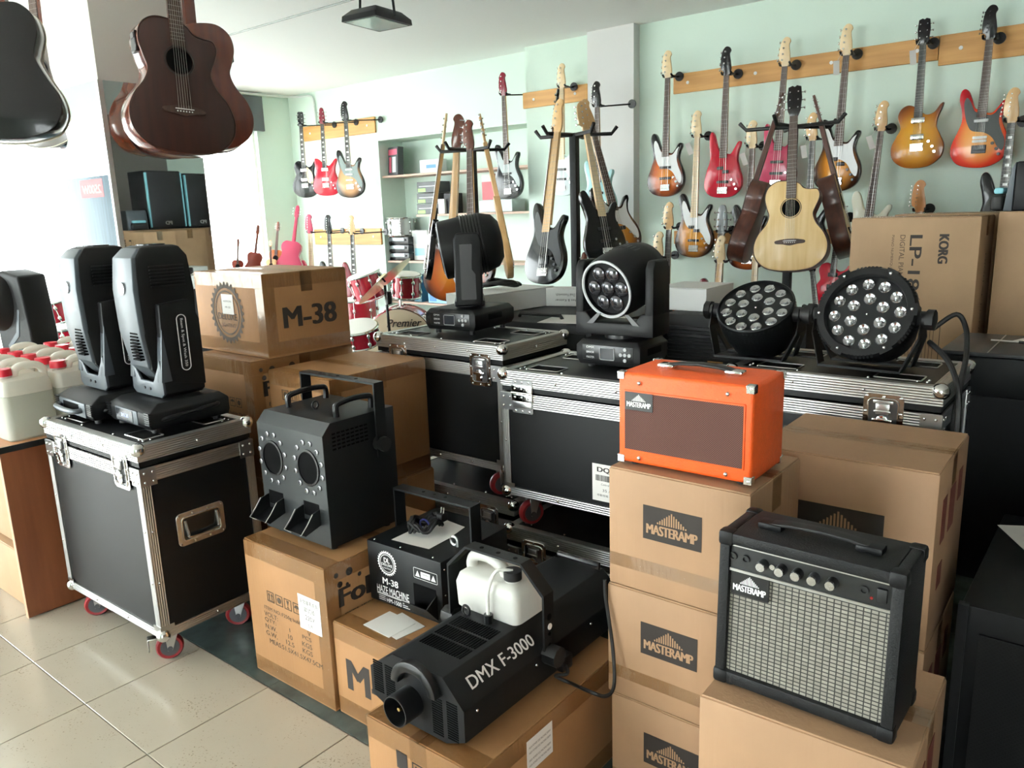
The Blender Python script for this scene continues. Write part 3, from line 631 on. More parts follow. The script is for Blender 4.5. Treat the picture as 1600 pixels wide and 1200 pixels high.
    for k in range(1, n):
        x = -W2+w*k/n
        for zz in (zb+0.016, zs+0.045): r.sphere((x, -D2-0.001, zz), 0.005, 8, 5).sphere((x, D2+0.001, zz), 0.005, 8, 5)
        for y in (-D2+0.04, D2-0.04): r.sphere((x, y, zt), 0.005, 8, 5)
    m_ = max(2, int(d/0.17))
    for k in range(1, m_):
        y = -D2+d*k/m_
        for zz in (zb+0.016, zs+0.045): r.sphere((W2+0.001, y, zz), 0.005, 8, 5).sphere((-W2-0.001, y, zz), 0.005, 8, 5)
    for zz in (zb+0.2, zb+0.38):
        if zz < zs-0.08: r.sphere((W2-0.015, -D2-0.001, zz), 0.0045, 8, 5).sphere((-W2+0.015, -D2-0.001, zz), 0.0045, 8, 5).sphere((W2+0.001, -D2+0.015, zz), 0.0045, 8, 5)
    for q in range(4):
        sx, sy = (-1, 1, 1, -1)[q], (-1, -1, 1, 1)[q]
        for u, v in ((0.05, 0.05), (0.075, 0.05), (0.05, 0.075)): r.sphere((sx*(W2-u), sy*(D2-v), zt), 0.0045, 8, 5)
    stuff(r.build('rivets', RIVET, o))
    if dishes:
        for sx in (-1, 1):
            for sy in (-1, 1):
                cx, cy = sx*(W2-0.13), sy*(D2-0.095)
                ds = MB().box(cx-0.06, cx+0.06, cy-0.035, cy+0.035, zt-0.0018, zt-0.0008).build('wheel_dish', DARK, ld, smooth=0)
                MB().tube([(cx+x, cy+y, zt) for x, y in rrect(0.124, 0.074, 0.008)], 0.0022, 5, True).build('dish_rim', STEEL, ds)
    for face, u in latches:
        p = {'-Y': (u, -D2-0.0012, zs-0.024), '+X': (W2+0.0012, u, zs-0.024)}[face]; c = dup(LATCH, parent=o); c.matrix_local = on(face, p)
    for face, u in hinges:
        p = {'-Y': (u, -D2-0.0012, zs-0.012), '+X': (W2+0.0012, u, zs-0.012)}[face]; c = dup(HINGE, parent=o); c.matrix_local = on(face, p)
    for face, u, v in handles:
        p = {'-Y': (u, -D2+e-0.0005, v), '+X': (W2-e+0.0005, u, v)}[face]; c = dup(HANDLE, parent=o); c.matrix_local = on(face, p)
    for q in range(4):
        sx, sy = (-1, 1, 1, -1)[q], (-1, -1, 1, 1)[q]
        c = dup(CASTB if q in brake else CAST, parent=o); c.matrix_local = Matrix.Translation((sx*(W2-0.075), sy*(D2-0.07), zw-0.12)) @ Matrix.Rotation(R((60, 62, 50, 70)[q]), 4, 'Z')
    return o
LC = flight_case('tall black flight case on red casters at left, carrying the two silver moving heads', -3.10, 1.086, 0.679, 0.411, 0.12, 0.668, 0.018, latches=(('-Y', -0.21), ('-Y', 0.22)), handles=(('+X', -0.02, 0.47),), brake=(1,))
CA = flight_case('upper flight case under the moving head that shows its back', -2.516, 2.201, 0.690, 0.415, 0.50, 0.487, 0.0, latches=(('-Y', -0.215), ('-Y', 0.235)), handles=(('+X', 0, 0.37),))
CA2 = flight_case('low flight case at the bottom, behind the haze machine', -2.49, 2.205, 0.690, 0.415, 0.12, 0.258, 0.0, latches=(('-Y', -0.215), ('-Y', 0.215)), dishes=False)
CB = flight_case('upper flight case with shipping label, under the lens-front moving head', -1.691, 2.025, 0.670, 0.415, 0.50, 0.446, 0.045, hinges=(('-Y', -0.245), ('-Y', 0.2)))
CB2 = flight_case('low flight case at the bottom, behind the fog machine', -1.695, 2.03, 0.670, 0.415, 0.12, 0.256, 0.03, latches=(('-Y', -0.215), ('-Y', 0.215)), dishes=False)
CC = flight_case('long flight case behind the orange amp, carrying both round lamps', -0.985, 2.285, 0.60, 0.405, 0.12, 0.862, 0.0, latches=(('-Y', 0.155), ('-Y', -0.2)))
sl = plate(on('-Y', (0.085, -0.2055, 0.12+0.11)), 0.125, 0.125, LABEL, CB, 'shipping_label')
text('DQ3-4', Matrix.Translation((0, 0.043, 0.0008)), 0.09, 0.02, PRINT, sl, bold=0.03)
bc = MB(); x = -0.05
for k in range(34): 
    ww = random.choice((0.0008, 0.0013, 0.002)); bc.box(x, x+ww, 0.006, 0.026, 0.0006, 0.0009); x += ww+random.choice((0.0008, 0.0014))
bc.build('barcode', PRINT, sl, smooth=0)
for s, y, ww in (('Controller pack', -0.006, 0.06), ('35 / 34', -0.025, 0.05), ('移動燈箱 - 黑色 (新)', -0.043, 0.09)): text(s, Matrix.Translation((0, y, 0.0008)), ww, 0.009, PRINT, sl)
for p in (LATCH, HINGE, HANDLE, CAST, CASTB):
    for c in list(p.children_recursive): bpy.data.objects.remove(c)
    bpy.data.objects.remove(p)
# ------------------------------------------------------------------ silver moving heads on the left case
LENSB = mat('blue_coated_lens', srgb('#5a6fd8'), 0.08, 0.6)
def silver_head(label, x, y, z, rz, display):
    o = thing('moving_head_light', label, 'stage light', (x, y, z), rz, 'silver and black moving heads')
    W2, D2, zb, zt = 0.155, 0.145, 0.014, 0.098
    b = MB().loft([[(-W2+0.015, -D2+0.012, zb), (W2-0.015, -D2+0.012, zb), (W2-0.012, D2, zb), (-W2+0.012, D2, zb)], [(-W2, -D2, zb+0.02), (W2, -D2, zb+0.02), (W2, D2, zb+0.02), (-W2, D2, zb+0.02)], [(-W2, -D2, zt-0.026), (W2, -D2, zt-0.026), (W2, D2, zt-0.02), (-W2, D2, zt-0.02)], [(-W2+0.025, -D2+0.045, zt), (W2-0.025, -D2+0.045, zt), (W2-0.025, D2-0.02, zt), (-W2+0.025, D2-0.02, zt)]])
    base = b.build('base', BLACKP, o, bevel=0.004)
    for sx in (-1, 1):
        for sy in (-1, 1): MB().cyl((sx*0.12, sy*0.11, 0), (sx*0.12, sy*0.11, 0.02), 0.014, n=10).build('foot', RUBBER, o)
    f = MB()
    for k in range(6):
        zz = 0.034+k*0.0075; f.box(-W2-0.002, -W2+0.03, -D2-0.0025, -D2+0.005, zz, zz+0.004).box(W2-0.03, W2+0.002, -D2-0.0025, -D2+0.005, zz, zz+0.004)
    stuff(f.build('vent_fins', BLACKS, base))
    if display:
        MB().box(-0.085, 0.075, -D2-0.003, -D2+0.004, 0.026, 0.074).build('display_frame', GREYM, base, bevel=0.003)
        s = MB().box(-0.075, 0.045, -D2-0.005, -D2, 0.031, 0.070).build('display', SCREEN, base, smooth=0)
        text('DMX 001', on('-Y', (-0.01, -D2-0.0056, 0.05)), 0.05, 0.012, mat('lcd_ink', srgb('#aebcff'), 0.4, emit=1.0), base)
    else:
        MB().box(-0.11, 0.11, -D2-0.004, -D2+0.004, 0.022, 0.076).build('end_plate', GREYM, base, bevel=0.004)
        MB().box(-0.07, 0.06, -D2-0.0055, -D2, 0.034, 0.068).build('grip_recess', DARK, base, smooth=0)
        MB().tube(spline([(-0.095, -D2-0.002, 0.05), (-0.085, -D2-0.026, 0.049), (0.0, -D2-0.032, 0.047), (0.07, -D2-0.026, 0.047), (0.08, -D2-0.002, 0.048)], 5), 0.0095, 8).build('grip', GREYM, base)
    MB().tube([(W2-0.006, -0.10, 0.045), (W2+0.008, -0.085, 0.05), (W2+0.008, 0.09, 0.062), (W2-0.006, 0.105, 0.062)], 0.008, 8).build('grip', BLACKP, base)
    # yoke
    MB().cyl((0, 0.01, zt-0.002), (0, 0.01, zt+0.016), 0.06).build('pan_collar', BLACKS, o)
    y_ = MB().prism([(-0.112, 0.118), (-0.09, 0.104), (0.09, 0.104), (0.112, 0.118), (0.112, 0.20), (0.082, 0.20), (0.06, 0.145), (-0.06, 0.145), (-0.082, 0.20), (-0.112, 0.20)], -0.055, 0.085, 'Y')
    yo = y_.build('yoke', BLACKP, o, bevel=0.003)
    MB().prism([(-0.112, 0.118), (-0.09, 0.104), (0.09, 0.104), (0.112, 0.118), (0.105, 0.235), (0.045, 0.155), (-0.045, 0.155), (-0.105, 0.235)], -0.064, -0.054, 'Y').build('yoke_front', GREYM, yo, bevel=0.003)
    for s in (-1, 1):
        MB().cyl((s*0.02, -0.064, 0.13), (s*0.02, -0.067, 0.13), 0.005, n=8).build('screw', BLACKS, yo)
        xa, xb = sorted((s*0.082, s*0.114))
        a = MB().prism([(-0.062, 0.16), (0.09, 0.13), (0.092, 0.36), (0.06, 0.43), (-0.045, 0.42), (-0.05, 0.3)], xa, xb, 'X').build('yoke_arm', BLACKP, o, bevel=0.005)
        MB().prism([(-0.068, 0.16), (-0.03, 0.16), (-0.046, 0.34)], xa+0.001, xb+0.001 if s > 0 else xb-0.001, 'X').build('arm_trim', GREYM, a, bevel=0.002)
        if s > 0:
            pts = rrect(0.032, 0.19, 0.0155, 6)
            MB().tube([(0.1155, 0.025+p[0], 0.285+p[1]) for p in pts], 0.0016, 6, True).build('label_outline', WHITEINK, a)
            text('Beam & Spot & Wash 350', on('+X', (0.1150, 0.025, 0.285)), 0.165, 0.013, WHITEINK, a, rot=-90, bold=0.01)
    # head, lamp end up
    def sec(z, yf, yb, w): return [(-w, yf, z), (w, yf, z), (w*1.02, (yf+yb)/2, z), (w, yb, z), (-w, yb, z), (-w*1.02, (yf+yb)/2, z)]
    hd = MB().loft([sec(0.150, -0.03, 0.05, 0.05), sec(0.20, -0.072, 0.085, 0.07), sec(0.32, -0.088, 0.10, 0.077), sec(0.46, -0.092, 0.105, 0.077), sec(0.575, -0.082, 0.095, 0.074), sec(0.607, -0.055, 0.075, 0.062), sec(0.612, -0.04, 0.06, 0.05)]).build('head', BLACKP, o, bevel=0.004, bev_angle=25)
    def shl(z, yf, w): return [(-w, yf, z), (w, yf, z), (w*1.04, yf+0.012, z), (w*1.04, yf+0.02, z), (-w*1.04, yf+0.02, z), (-w*1.04, yf+0.012, z)]
    MB().loft([shl(0.165, -0.045, 0.04), shl(0.21, -0.082, 0.062), shl(0.33, -0.101, 0.074), shl(0.47, -0.105, 0.074), shl(0.575, -0.094, 0.068), shl(0.605, -0.066, 0.055)]).build('front_shell', GREYM, hd, bevel=0.003, bev_angle=25)
    bd = MB().cyl((0.0, -0.103, 0.475), (0.0, -0.109, 0.475), 0.021, n=20).build('badge', CHROME, hd)
    v = MB()
    for k in range(9): v.box(0.004, 0.056, -0.106+0.0035*abs(4-k)*0.3, -0.085, 0.235+k*0.011, 0.2405+k*0.011)
    stuff(v.build('vent_slots', DARK, hd, smooth=0))
    f = MB()
    for k in range(7): f.box(0.075, 0.0825, -0.045, 0.075, 0.475+k*0.011, 0.480+k*0.011)
    stuff(f.build('cooling_ribs', BLACKS, hd, smooth=0))
    MB().cyl((0, 0.01, 0.61), (0, 0.01, 0.616), 0.045, n=24).build('front_lens', SCREEN, hd)
    return o
silver_head('silver moving head at left, its base turned handle end forward', -2.957, 1.288, 0.790, -0.03, False)
silver_head('silver moving head at right, showing its lit base display', -2.648, 1.335, 0.791, -0.02, True)

# ------------------------------------------------------------------ black wash heads
def wash_base(o, w, d, feet=0.018):
    W2, D2, zb, zt = w/2, d/2, feet, feet+0.086
    b = MB().loft([[(-W2+0.012, -D2+0.004, zb), (W2-0.012, -D2+0.004, zb), (W2-0.012, D2-0.004, zb), (-W2+0.012, D2-0.004, zb)], [(-W2, -D2, zb+0.022), (W2, -D2, zb+0.022), (W2, D2, zb+0.022), (-W2, D2, zb+0.022)], [(-W2, -D2, zt-0.02), (W2, -D2, zt-0.02), (W2, D2, zt-0.02), (-W2, D2, zt-0.02)], [(-W2+0.018, -D2+0.012, zt), (W2-0.018, -D2+0.012, zt), (W2-0.018, D2-0.012, zt), (-W2+0.018, D2-0.012, zt)]])
    base = b.build('base', BLACKP, o, bevel=0.004)
    MB().box(-W2+0.025, W2-0.025, -D2-0.002, -D2+0.003, zb+0.018, zt-0.016).build('control_panel', BLACKS, base, bevel=0.004)
    MB().box(-0.026, 0.026, -D2-0.004, -D2, zb+0.024, zt-0.026).build('display', SCREEN, base, smooth=0)
    MB().tube([(x-0.0, -D2-0.0045, (zb+zt)/2-0.001+y) for x, y in rrect(0.054, 0.040, 0.004)], 0.0016, 5, True).build('display_rim', mat('grey_rim', srgb('#9a9c9e'), 0.4), base)
    btn = mat('grey_button', srgb('#a9abad'), 0.4)
    for dx, dz in ((0, 0), (0.016, 0), (-0.016, 0), (0, 0.018), (0, -0.018)): MB().cyl((0.068+dx, -D2-0.001, (zb+zt)/2+dz), (0.068+dx, -D2-0.006, (zb+zt)/2+dz), 0.0062, n=12).build('button', btn, base)
    for k, s in enumerate(('DMX', 'ERROR', 'MASTER')): text(s, on('-Y', (-0.065, -D2-0.0024, (zb+zt)/2+0.018-0.017*k)), 0.03, 0.007, WHITEINK, base)
    for sx in (-1, 1):
        MB().box(sx*(W2-0.002)-0.003, sx*(W2-0.002)+0.003, -0.05, 0.05, zt-0.05, zt-0.026).build('carry_slot', DARK, base, bevel=0.002)
        for sy in (-1, 1): MB().cyl((sx*(W2-0.04), sy*(D2-0.035), 0), (sx*(W2-0.04), sy*(D2-0.035), feet+0.003), 0.012, n=10).build('foot', RUBBER, o)
    return base, zt
# seen from behind, on the left of the two upper cases
o = thing('moving_head_light', 'black moving wash light seen from its arm side, head turned away', 'stage light', (-2.222, 2.475, 0.9885), 0.10, 'black wash lights')
_, zt = wash_base(o, 0.255, 0.29)
MB().cyl((0, 0, zt-0.002), (0, 0, zt+0.015), 0.065).build('pan_collar', BLACKS, o)
PAN = Matrix.Rotation(R(36), 4, 'Z')
MB().at(PAN).box(-0.062, 0.062, -0.150, 0.150, zt+0.012, zt+0.035).build('yoke', BLACKP, o, bevel=0.006)
for s in (-1, 1):
    ya, yb = sorted((s*0.122, s*0.155))
    a = MB().at(PAN).loft([[(x*0.88, y, z) for x, z in [(-0.062, zt+0.012), (0.062, zt+0.012), (0.064, zt+0.28), (0.05, zt+0.305), (-0.05, zt+0.305), (-0.064, zt+0.28)]] for y in (ya, yb)]).build('yoke_arm', BLACKP, o, bevel=0.010, seg=3)
    MB().at(PAN).prism([(-0.032, zt+0.04), (0.028, zt+0.04), (0.028, zt+0.14), (0.013, zt+0.16), (0.018, zt+0.26), (-0.032, zt+0.26)], ya-0.0015 if s < 0 else yb, ya if s < 0 else yb+0.0015, 'Y').build('arm_inset', BLACKS, a)
Mh = PAN @ Matrix.Translation((0.012, 0, zt+0.250)) @ Matrix.Rotation(R(-99), 4, 'Y') @ Matrix.Rotation(R(90), 4, 'Z')
hd = MB().lathe([(0.03, -0.135), (0.075, -0.130), (0.108, -0.105), (0.122, -0.06), (0.124, 0.02), (0.121, 0.075), (0.120, 0.118), (0.112, 0.123)], 36, Mh).build('head', BLACKP, o)
f = MB()
for k in range(9):
    x = -0.02+k*0.012; rr0 = 0.1255-max(0, x-0.04)*0.35
    f.tube([Mh @ Vector((rr0*math.cos(a), rr0*math.sin(a), -x)) for a in [R(t) for t in range(-180, 181, 12)]], 0.0036, 6)
stuff(f.build('cooling_fins', BLACKS, hd))
MB().lathe([(0.106, 0.121), (0.1, 0.127), (0.02, 0.128)], 30, Mh).build('front_glass', SCREEN, hd)
# lens side forward, right of centre
o = thing('moving_head_light', 'black moving wash light with seven dark lenses and white rim', 'stage light', (-1.378, 2.305, 0.9465), 0.03, 'black wash lights')
_, zt = wash_base(o, 0.245, 0.20, 0.012)
MB().cyl((0, 0, zt-0.002), (0, 0, zt+0.012), 0.06).build('pan_collar', BLACKS, o)
yk = MB().prism([(-0.148, zt+0.012), (0.148, zt+0.012), (0.148, zt+0.09), (0.106, zt+0.09), (0.075, zt+0.055), (-0.075, zt+0.055), (-0.106, zt+0.09), (-0.148, zt+0.09)], -0.062, 0.062, 'Y').build('yoke', BLACKP, o, bevel=0.006)
MB().prism([(-0.10, zt+0.05), (-0.06, zt+0.085), (-0.045, zt+0.085), (-0.075, zt+0.05)], -0.066, -0.061, 'Y').build('yoke_rib', BLACKS, yk); MB().prism([(0.10, zt+0.05), (0.06, zt+0.085), (0.045, zt+0.085), (0.075, zt+0.05)], -0.066, -0.061, 'Y').build('yoke_rib', BLACKS, yk)
for s in (-1, 1):
    xa, xb = sorted((s*0.116, s*0.148))
    MB().prism([(-0.062, zt+0.08), (0.062, zt+0.08), (0.060, zt+0.235), (0.042, zt+0.262), (-0.042, zt+0.262), (-0.060, zt+0.235)], xa, xb, 'X').build('yoke_arm', BLACKP, o, bevel=0.007)
Mh = Matrix.Translation((0, 0.005, zt+0.190)) @ Matrix.Rotation(R(-8), 4, 'Z') @ Matrix.Rotation(R(104), 4, 'X') @ Matrix.Diagonal((0.90, 0.90, 0.93, 1))
hd = MB().lathe([(0.03, -0.175), (0.075, -0.165), (0.105, -0.135), (0.120, -0.08), (0.122, 0.02), (0.118, 0.075), (0.112, 0.098), (0.100, 0.099), (0.097, 0.085)], 40, Mh).build('head', BLACKP, o)
rr = [[Mh @ Vector((r_*math.cos(2*PI*k/40), r_*math.sin(2*PI*k/40), z_)) for k in range(40)] for r_, z_ in ((0.111, 0.097), (0.1105, 0.1025), (0.104, 0.1035), (0.101, 0.099))]
MB().loft(rr, cap=False).build('lens_rim', mat('white_rim', srgb('#c9ccce'), 0.4), hd)
MB().lathe([(0.099, 0.082), (0.02, 0.083)], 36, Mh).build('lens_plate', BLACKS, hd)
DL = mat('dark_led_lens', (0.10, 0.10, 0.11), 0.06, 0.75)
for k in range(7):
    a = 2*PI*k/6; c = (0, 0) if k == 6 else (0.062*math.cos(a), 0.062*math.sin(a))
    MB().lathe([(0.030, 0.083), (0.029, 0.093), (0.022, 0.099), (0.010, 0.102), (0.001, 0.1025)], 18, Mh @ Matrix.Translation((c[0], c[1], 0))).build('lens', DL, hd)
f = MB()
for k in range(8): 
    x = -0.056+k*0.016; f.tube([Mh @ Vector((x, math.sqrt(max(0, (0.121-0.04*t*t)**2-x*x)), -0.02-0.12*t)) for t in (0, 0.3, 0.6, 0.85, 1.0)], 0.004, 6)
stuff(f.build('cooling_fins', BLACKS, hd))

# ------------------------------------------------------------------ round LED lamps on the long case
def par_can(label, x, y, z, rz, tilt, R_, ribs, led_r, rot, sy, case_d=0.15):
    o = thing('par_light', label, 'stage light', (x, y, z), rz, 'round LED lamps')
    hub = R_+0.024
    # floor yoke: two straps meeting under the lamp
    for yy, s in ((-0.05, 1), (0.06, -1)):
        MB().tube([(-R_-0.022, 0, hub), (-R_-0.024, yy*0.3, hub-0.05), (-R_*0.92, yy, 0.012), (R_*0.92, yy, 0.012), (R_+0.024, yy*0.3, hub-0.05), (R_+0.022, 0, hub)], 0.001, 4)
        st = MB(); P = [(-R_-0.020, 0.0, hub+0.012), (-R_-0.022, yy*0.35, hub-0.055), (-R_*0.90, yy, 0.004), (R_*0.90, yy, 0.004), (R_+0.022, yy*0.35, hub-0.055), (R_+0.020, 0.0, hub+0.012)]
        st.loft([[(p[0], p[1]-0.024, p[2]), (p[0], p[1]+0.024, p[2]), (p[0]*0.985, p[1]+0.024, p[2]+0.007), (p[0]*0.985, p[1]-0.024, p[2]+0.007)] for p in P]).build('yoke_strap', BLACKM, o, smooth=0)
    for s in (-1, 1): MB().cyl((s*(R_-0.005), 0, hub), (s*(R_+0.05), 0, hub), 0.024, n=14).cyl((s*(R_+0.03), 0, hub), (s*(R_+0.05), 0, hub), 0.03, n=9).build('tilt_knob', RUBBER, o)
    M = Matrix.Translation((0, 0, hub)) @ Matrix.Rotation(PI/2-tilt, 4, 'X') @ Matrix.Rotation(rot, 4, 'Z')
    hd = MB().lathe([(R_*0.55, -case_d), (R_*0.80, -case_d+0.012), (R_*0.93, -case_d*0.55), (R_*0.985, -0.03), (R_, 0.0), (R_, 0.028), (R_*0.965, 0.032), (R_*0.955, 0.020)], 44, M).build('housing', BLACKM, o)
    MB().lathe([(R_*0.957, 0.0185), (0.01, 0.0190)], 44, M).build('led_plate', BLACKS, hd)
    f = MB()
    for k in range(60):
        a = 2*PI*k/60
        if ribs or k % 3 == 0: f.add([M @ Vector(((R_*q)*math.cos(a+da), (R_*q)*math.sin(a+da), zz)) for q, zz in ((1.0, 0.02), (1.012, 0.015), (1.012, -0.02), (0.99, -0.05)) for da in (-0.018, 0.018)], [(0, 1, 3, 2), (2, 3, 5, 4), (4, 5, 7, 6)])
    stuff(f.build('housing_ribs', BLACKM, hd, smooth=0))
    pos = [(led_r*2.55*math.cos(2*PI*(k+0.5)/6), led_r*2.55*math.sin(2*PI*(k+0.5)/6)) for k in range(6)] + [(led_r*4.95*math.cos(2*PI*(k+0.25)/12), led_r*4.95*math.sin(2*PI*(k+0.25)/12)) for k in range(12)]
    for c in pos:
        Q = M @ Matrix.Translation((c[0], c[1], 0.0185))
        l = MB().lathe([(led_r*0.97, 0.0), (led_r*0.95, 0.004), (led_r*0.82, 0.006), (led_r*0.5, 0.0025), (led_r*0.34, 0.0015), (led_r*0.30, 0.006), (0.001, 0.0075)], 18, Q).build('led_lens', LED_LENS, hd)
    s = MB()
    for k in range(6):
        a = 2*PI*(k+0.1)/6; q = R_*(0.985 if not ribs else 0.88); s.sphere(M @ Vector((q*math.cos(a), q*math.sin(a), 0.033 if not ribs else 0.02)), 0.0048, 8, 5)
    s.sphere(M @ Vector((0, 0, 0.02)), 0.004, 8, 5)
    stuff(s.build('screws', RIVET, hd)); return o, hd, M
pa, ha, Ma = par_can('round LED lamp lying back with a plain rim, left of the pair', -0.965, 2.45, 0.9865, 0.02, R(54), 0.122, True, 0.0185, 0.2, 1, 0.13)
pb, hb, Mb_ = par_can('larger round LED lamp with thick screwed bezel, right of the pair', -0.626, 2.45, 0.9865, -0.06, R(25), 0.128, False, 0.0185, 0.0, 1)
# thick bezel with castellations
bz = MB(); Rb = 0.128
bz.loft([[Mb_ @ Vector((r_*math.cos(2*PI*k/60), r_*math.sin(2*PI*k/60), z_)) for k in range(60)] for r_, z_ in ((Rb*0.99, 0.0), (Rb*1.08, 0.005), (Rb*1.09, 0.038), (Rb*1.05, 0.046), (Rb*0.90, 0.046), (Rb*0.87, 0.030))], cap=False)
be = bz.build('bezel', BLACKP, hb)
f = MB()
for k in range(6):
    a0 = 2*PI*(k+0.1)/6
    for j in range(-3, 4):
        a = a0+PI/6+j*0.075; f.add([Mb_ @ Vector((Rb*q*math.cos(a+da), Rb*q*math.sin(a+da), zz)) for q, zz in ((1.04, 0.048), (1.105, 0.040), (1.105, 0.008)) for da in (-0.02, 0.02)], [(0, 1, 3, 2), (2, 3, 5, 4)])
    f.add([Mb_ @ Vector((Rb*q*math.cos(a0+da), Rb*q*math.sin(a0+da), zz)) for q, zz in ((0.93, 0.048), (1.11, 0.048), (1.11, 0.005)) for da in (-0.13, 0, 0.13)], [(0, 1, 4, 3), (1, 2, 5, 4), (3, 4, 7, 6), (4, 5, 8, 7)])
stuff(f.build('bezel_lugs', BLACKP, be, smooth=0))
s = MB()
for k in range(6):
    a0 = 2*PI*(k+0.1)/6; s.sphere(Mb_ @ Vector((Rb*1.0*math.cos(a0), Rb*1.0*math.sin(a0), 0.050)), 0.0055, 8, 5)
stuff(s.build('bezel_screws', RIVET, be))
c = MB().tube(spline([(-0.47, 2.55, 1.10), (-0.42, 2.58, 1.14), (-0.39, 2.57, 1.10), (-0.37, 2.48, 1.04), (-0.362, 2.38, 0.98), (-0.362, 2.32, 0.86), (-0.362, 2.34, 0.60), (-0.362, 2.45, 0.30)], 6), 0.0075, 8).build('power_cable', RUBBER); tag(c, 'black cable looping from the larger lamp down over the case corner', 'cable')
c = MB().tube(spline([(-0.46, 2.45, 1.075), (-0.41, 2.39, 1.05), (-0.375, 2.34, 1.015), (-0.350, 2.30, 0.95), (-0.345, 2.29, 0.80), (-0.345, 2.33, 0.55)], 6), 0.0075, 8).build('power_cable', RUBBER); tag(c, 'black cable in front, crossing the ball corner of the long case', 'cable')

# ------------------------------------------------------------------ bubble machine
o = thing('bubble_machine', 'black double bubble machine with two ringed openings and carry handles', 'bubble machine', (-2.009, 1.52, 0.473), 0.006)
W2, D2, H_ = 0.165, 0.143, 0.405
for sx in (-1, 1):
    for sy in (-1, 1): MB().cyl((sx*0.13, sy*0.11, 0), (sx*0.13, sy*0.11, 0.02), 0.013, n=10).build('foot', RUBBER, o)
bd = MB().prism([(-D2, 0.016), (D2, 0.016), (D2, H_), (-D2+0.032, H_), (-D2, H_-0.034)], -W2, W2, 'X').build('housing', BLACKM, o, bevel=0.002)
GM = mat('brushed_gunmetal', srgb('#36393b'), 0.32, 0.35, bump=0.1, bscale=500)
MB().prism([(-D2-0.0012, 0.018), (-D2-0.0012, H_-0.034), (-D2+0.031, H_+0.0006), (-D2+0.033, H_-0.004), (-D2+0.002, H_-0.036), (-D2+0.002, 0.018)], -W2+0.001, W2-0.001, 'X').build('front_plate', GM, bd, smooth=0)
for cx in (-0.094, 0.086):
    t = MB().lathe([(0.052, 0.0), (0.052, 0.004), (0.046, 0.0045), (0.045, -0.02)], 30, Matrix.Translation((cx, -D2-0.001, 0.262)) @ Matrix.Diagonal((1, 1, 1.12, 1)) @ FACE['-Y'].to_4x4()).build('blower_opening', BLACKS, bd)
    MB().lathe([(0.0455, 0.0015), (0.01, 0.0016)], 30, Matrix.Translation((cx, -D2-0.001, 0.262)) @ Matrix.Diagonal((1, 1, 1.12, 1)) @ FACE['-Y']).build('dark_bore', DARK, t)
    for k in range(12):
        a = 2*PI*(k+0.5)/12; p = (cx+0.067*math.cos(a), -D2-0.001, 0.262+0.080*math.sin(a))
        MB().lathe([(0.0085, 0), (0.0085, 0.003), (0.006, 0.004), (0.005, 0.002), (0.001, 0.002)], 12, Matrix.Translation(p) @ FACE['-Y']).build('led', mat('led_bezel', (0.22, 0.22, 0.23), 0.3, 0.8), bd)
    fx_ = cx-0.005; MB().box(fx_-0.035, fx_+0.04, -D2-0.002, -D2, 0.105, 0.15).build('outlet', DARK, bd, smooth=0)
    fl_ = MB()
    for s in (-1, 1): fl_.prism([(-D2, 0.135), (-D2-0.03, 0.128), (-D2-0.052, 0.10), (-D2-0.075, 0.078), (-D2-0.06, 0.068), (-D2, 0.085)], fx_+s*0.040-0.002, fx_+s*0.040+0.002, 'X')
    fl_.prism([(-D2, 0.09), (-D2-0.062, 0.070), (-D2-0.062, 0.067), (-D2, 0.086)], fx_-0.04, fx_+0.04, 'X'); fl_.build('bubble_chute', BLACKS, bd, smooth=0)
    e = MB()
    for s in (-1, 1): e.tube([(fx_+s*0.0425, -D2-0.03, 0.1285), (fx_+s*0.0425, -D2-0.053, 0.10), (fx_+s*0.0425, -D2-0.076, 0.078), (fx_+s*0.0425-s*0.02, -D2-0.066, 0.069)], 0.0014, 5)
    stuff(e.build('chute_edges', STEEL, bd))
for x_, ya, yb in ((-0.118, -0.05, 0.10), (0.12, -0.05, 0.09)):
    MB().tube(spline([(x_, ya, H_), (x_, ya, H_+0.034), (x_, ya+0.03, H_+0.042), (x_, (ya+yb)/2, H_+0.045), (x_, yb-0.02, H_+0.042), (x_, yb, H_+0.034), (x_, yb, H_)], 4), 0.0095, 8).build('carry_handle', BLACKS, o)
MB().tube([(-0.02, -0.02+0.012*math.cos(R(a)), H_+0.014+0.012*math.sin(R(a))) for a in range(0, 360, 30)], 0.0032, 6, True).cyl((-0.02, -0.02, H_), (-0.02, -0.02, H_+0.004), 0.007).build('eye_bolt', BLACKS, o)
yk = MB().box(-0.185, 0.185, 0.05, 0.09, 0.492, 0.498).build('mounting_yoke', BLACKM, o, smooth=0)
for s in (-1, 1):
    xa, xb = sorted((s*0.179, s*0.185)); MB().box(xa, xb, 0.05, 0.09, 0.26, 0.493).build('yoke_arm', BLACKM, yk, smooth=0)
    MB().cyl((s*0.164, 0.07, 0.30), (s*0.20, 0.07, 0.30), 0.024, n=10).build('yoke_knob', RUBBER, yk)
v = MB()
for k in range(5):
    for j in range(8): v.box(W2-0.0005, W2+0.0012, -0.11+j*0.018, -0.097+j*0.018, H_-0.085+k*0.012, H_-0.080+k*0.012)
stuff(v.build('vent_slots', DARK, bd, smooth=0))
h = MB()
for k in range(3): h.cyl((-0.1+k*0.09, 0.07, 0.4975), (-0.1+k*0.09, 0.07, 0.4988), 0.006, n=10)
stuff(h.build('bolt_holes', DARK, yk))

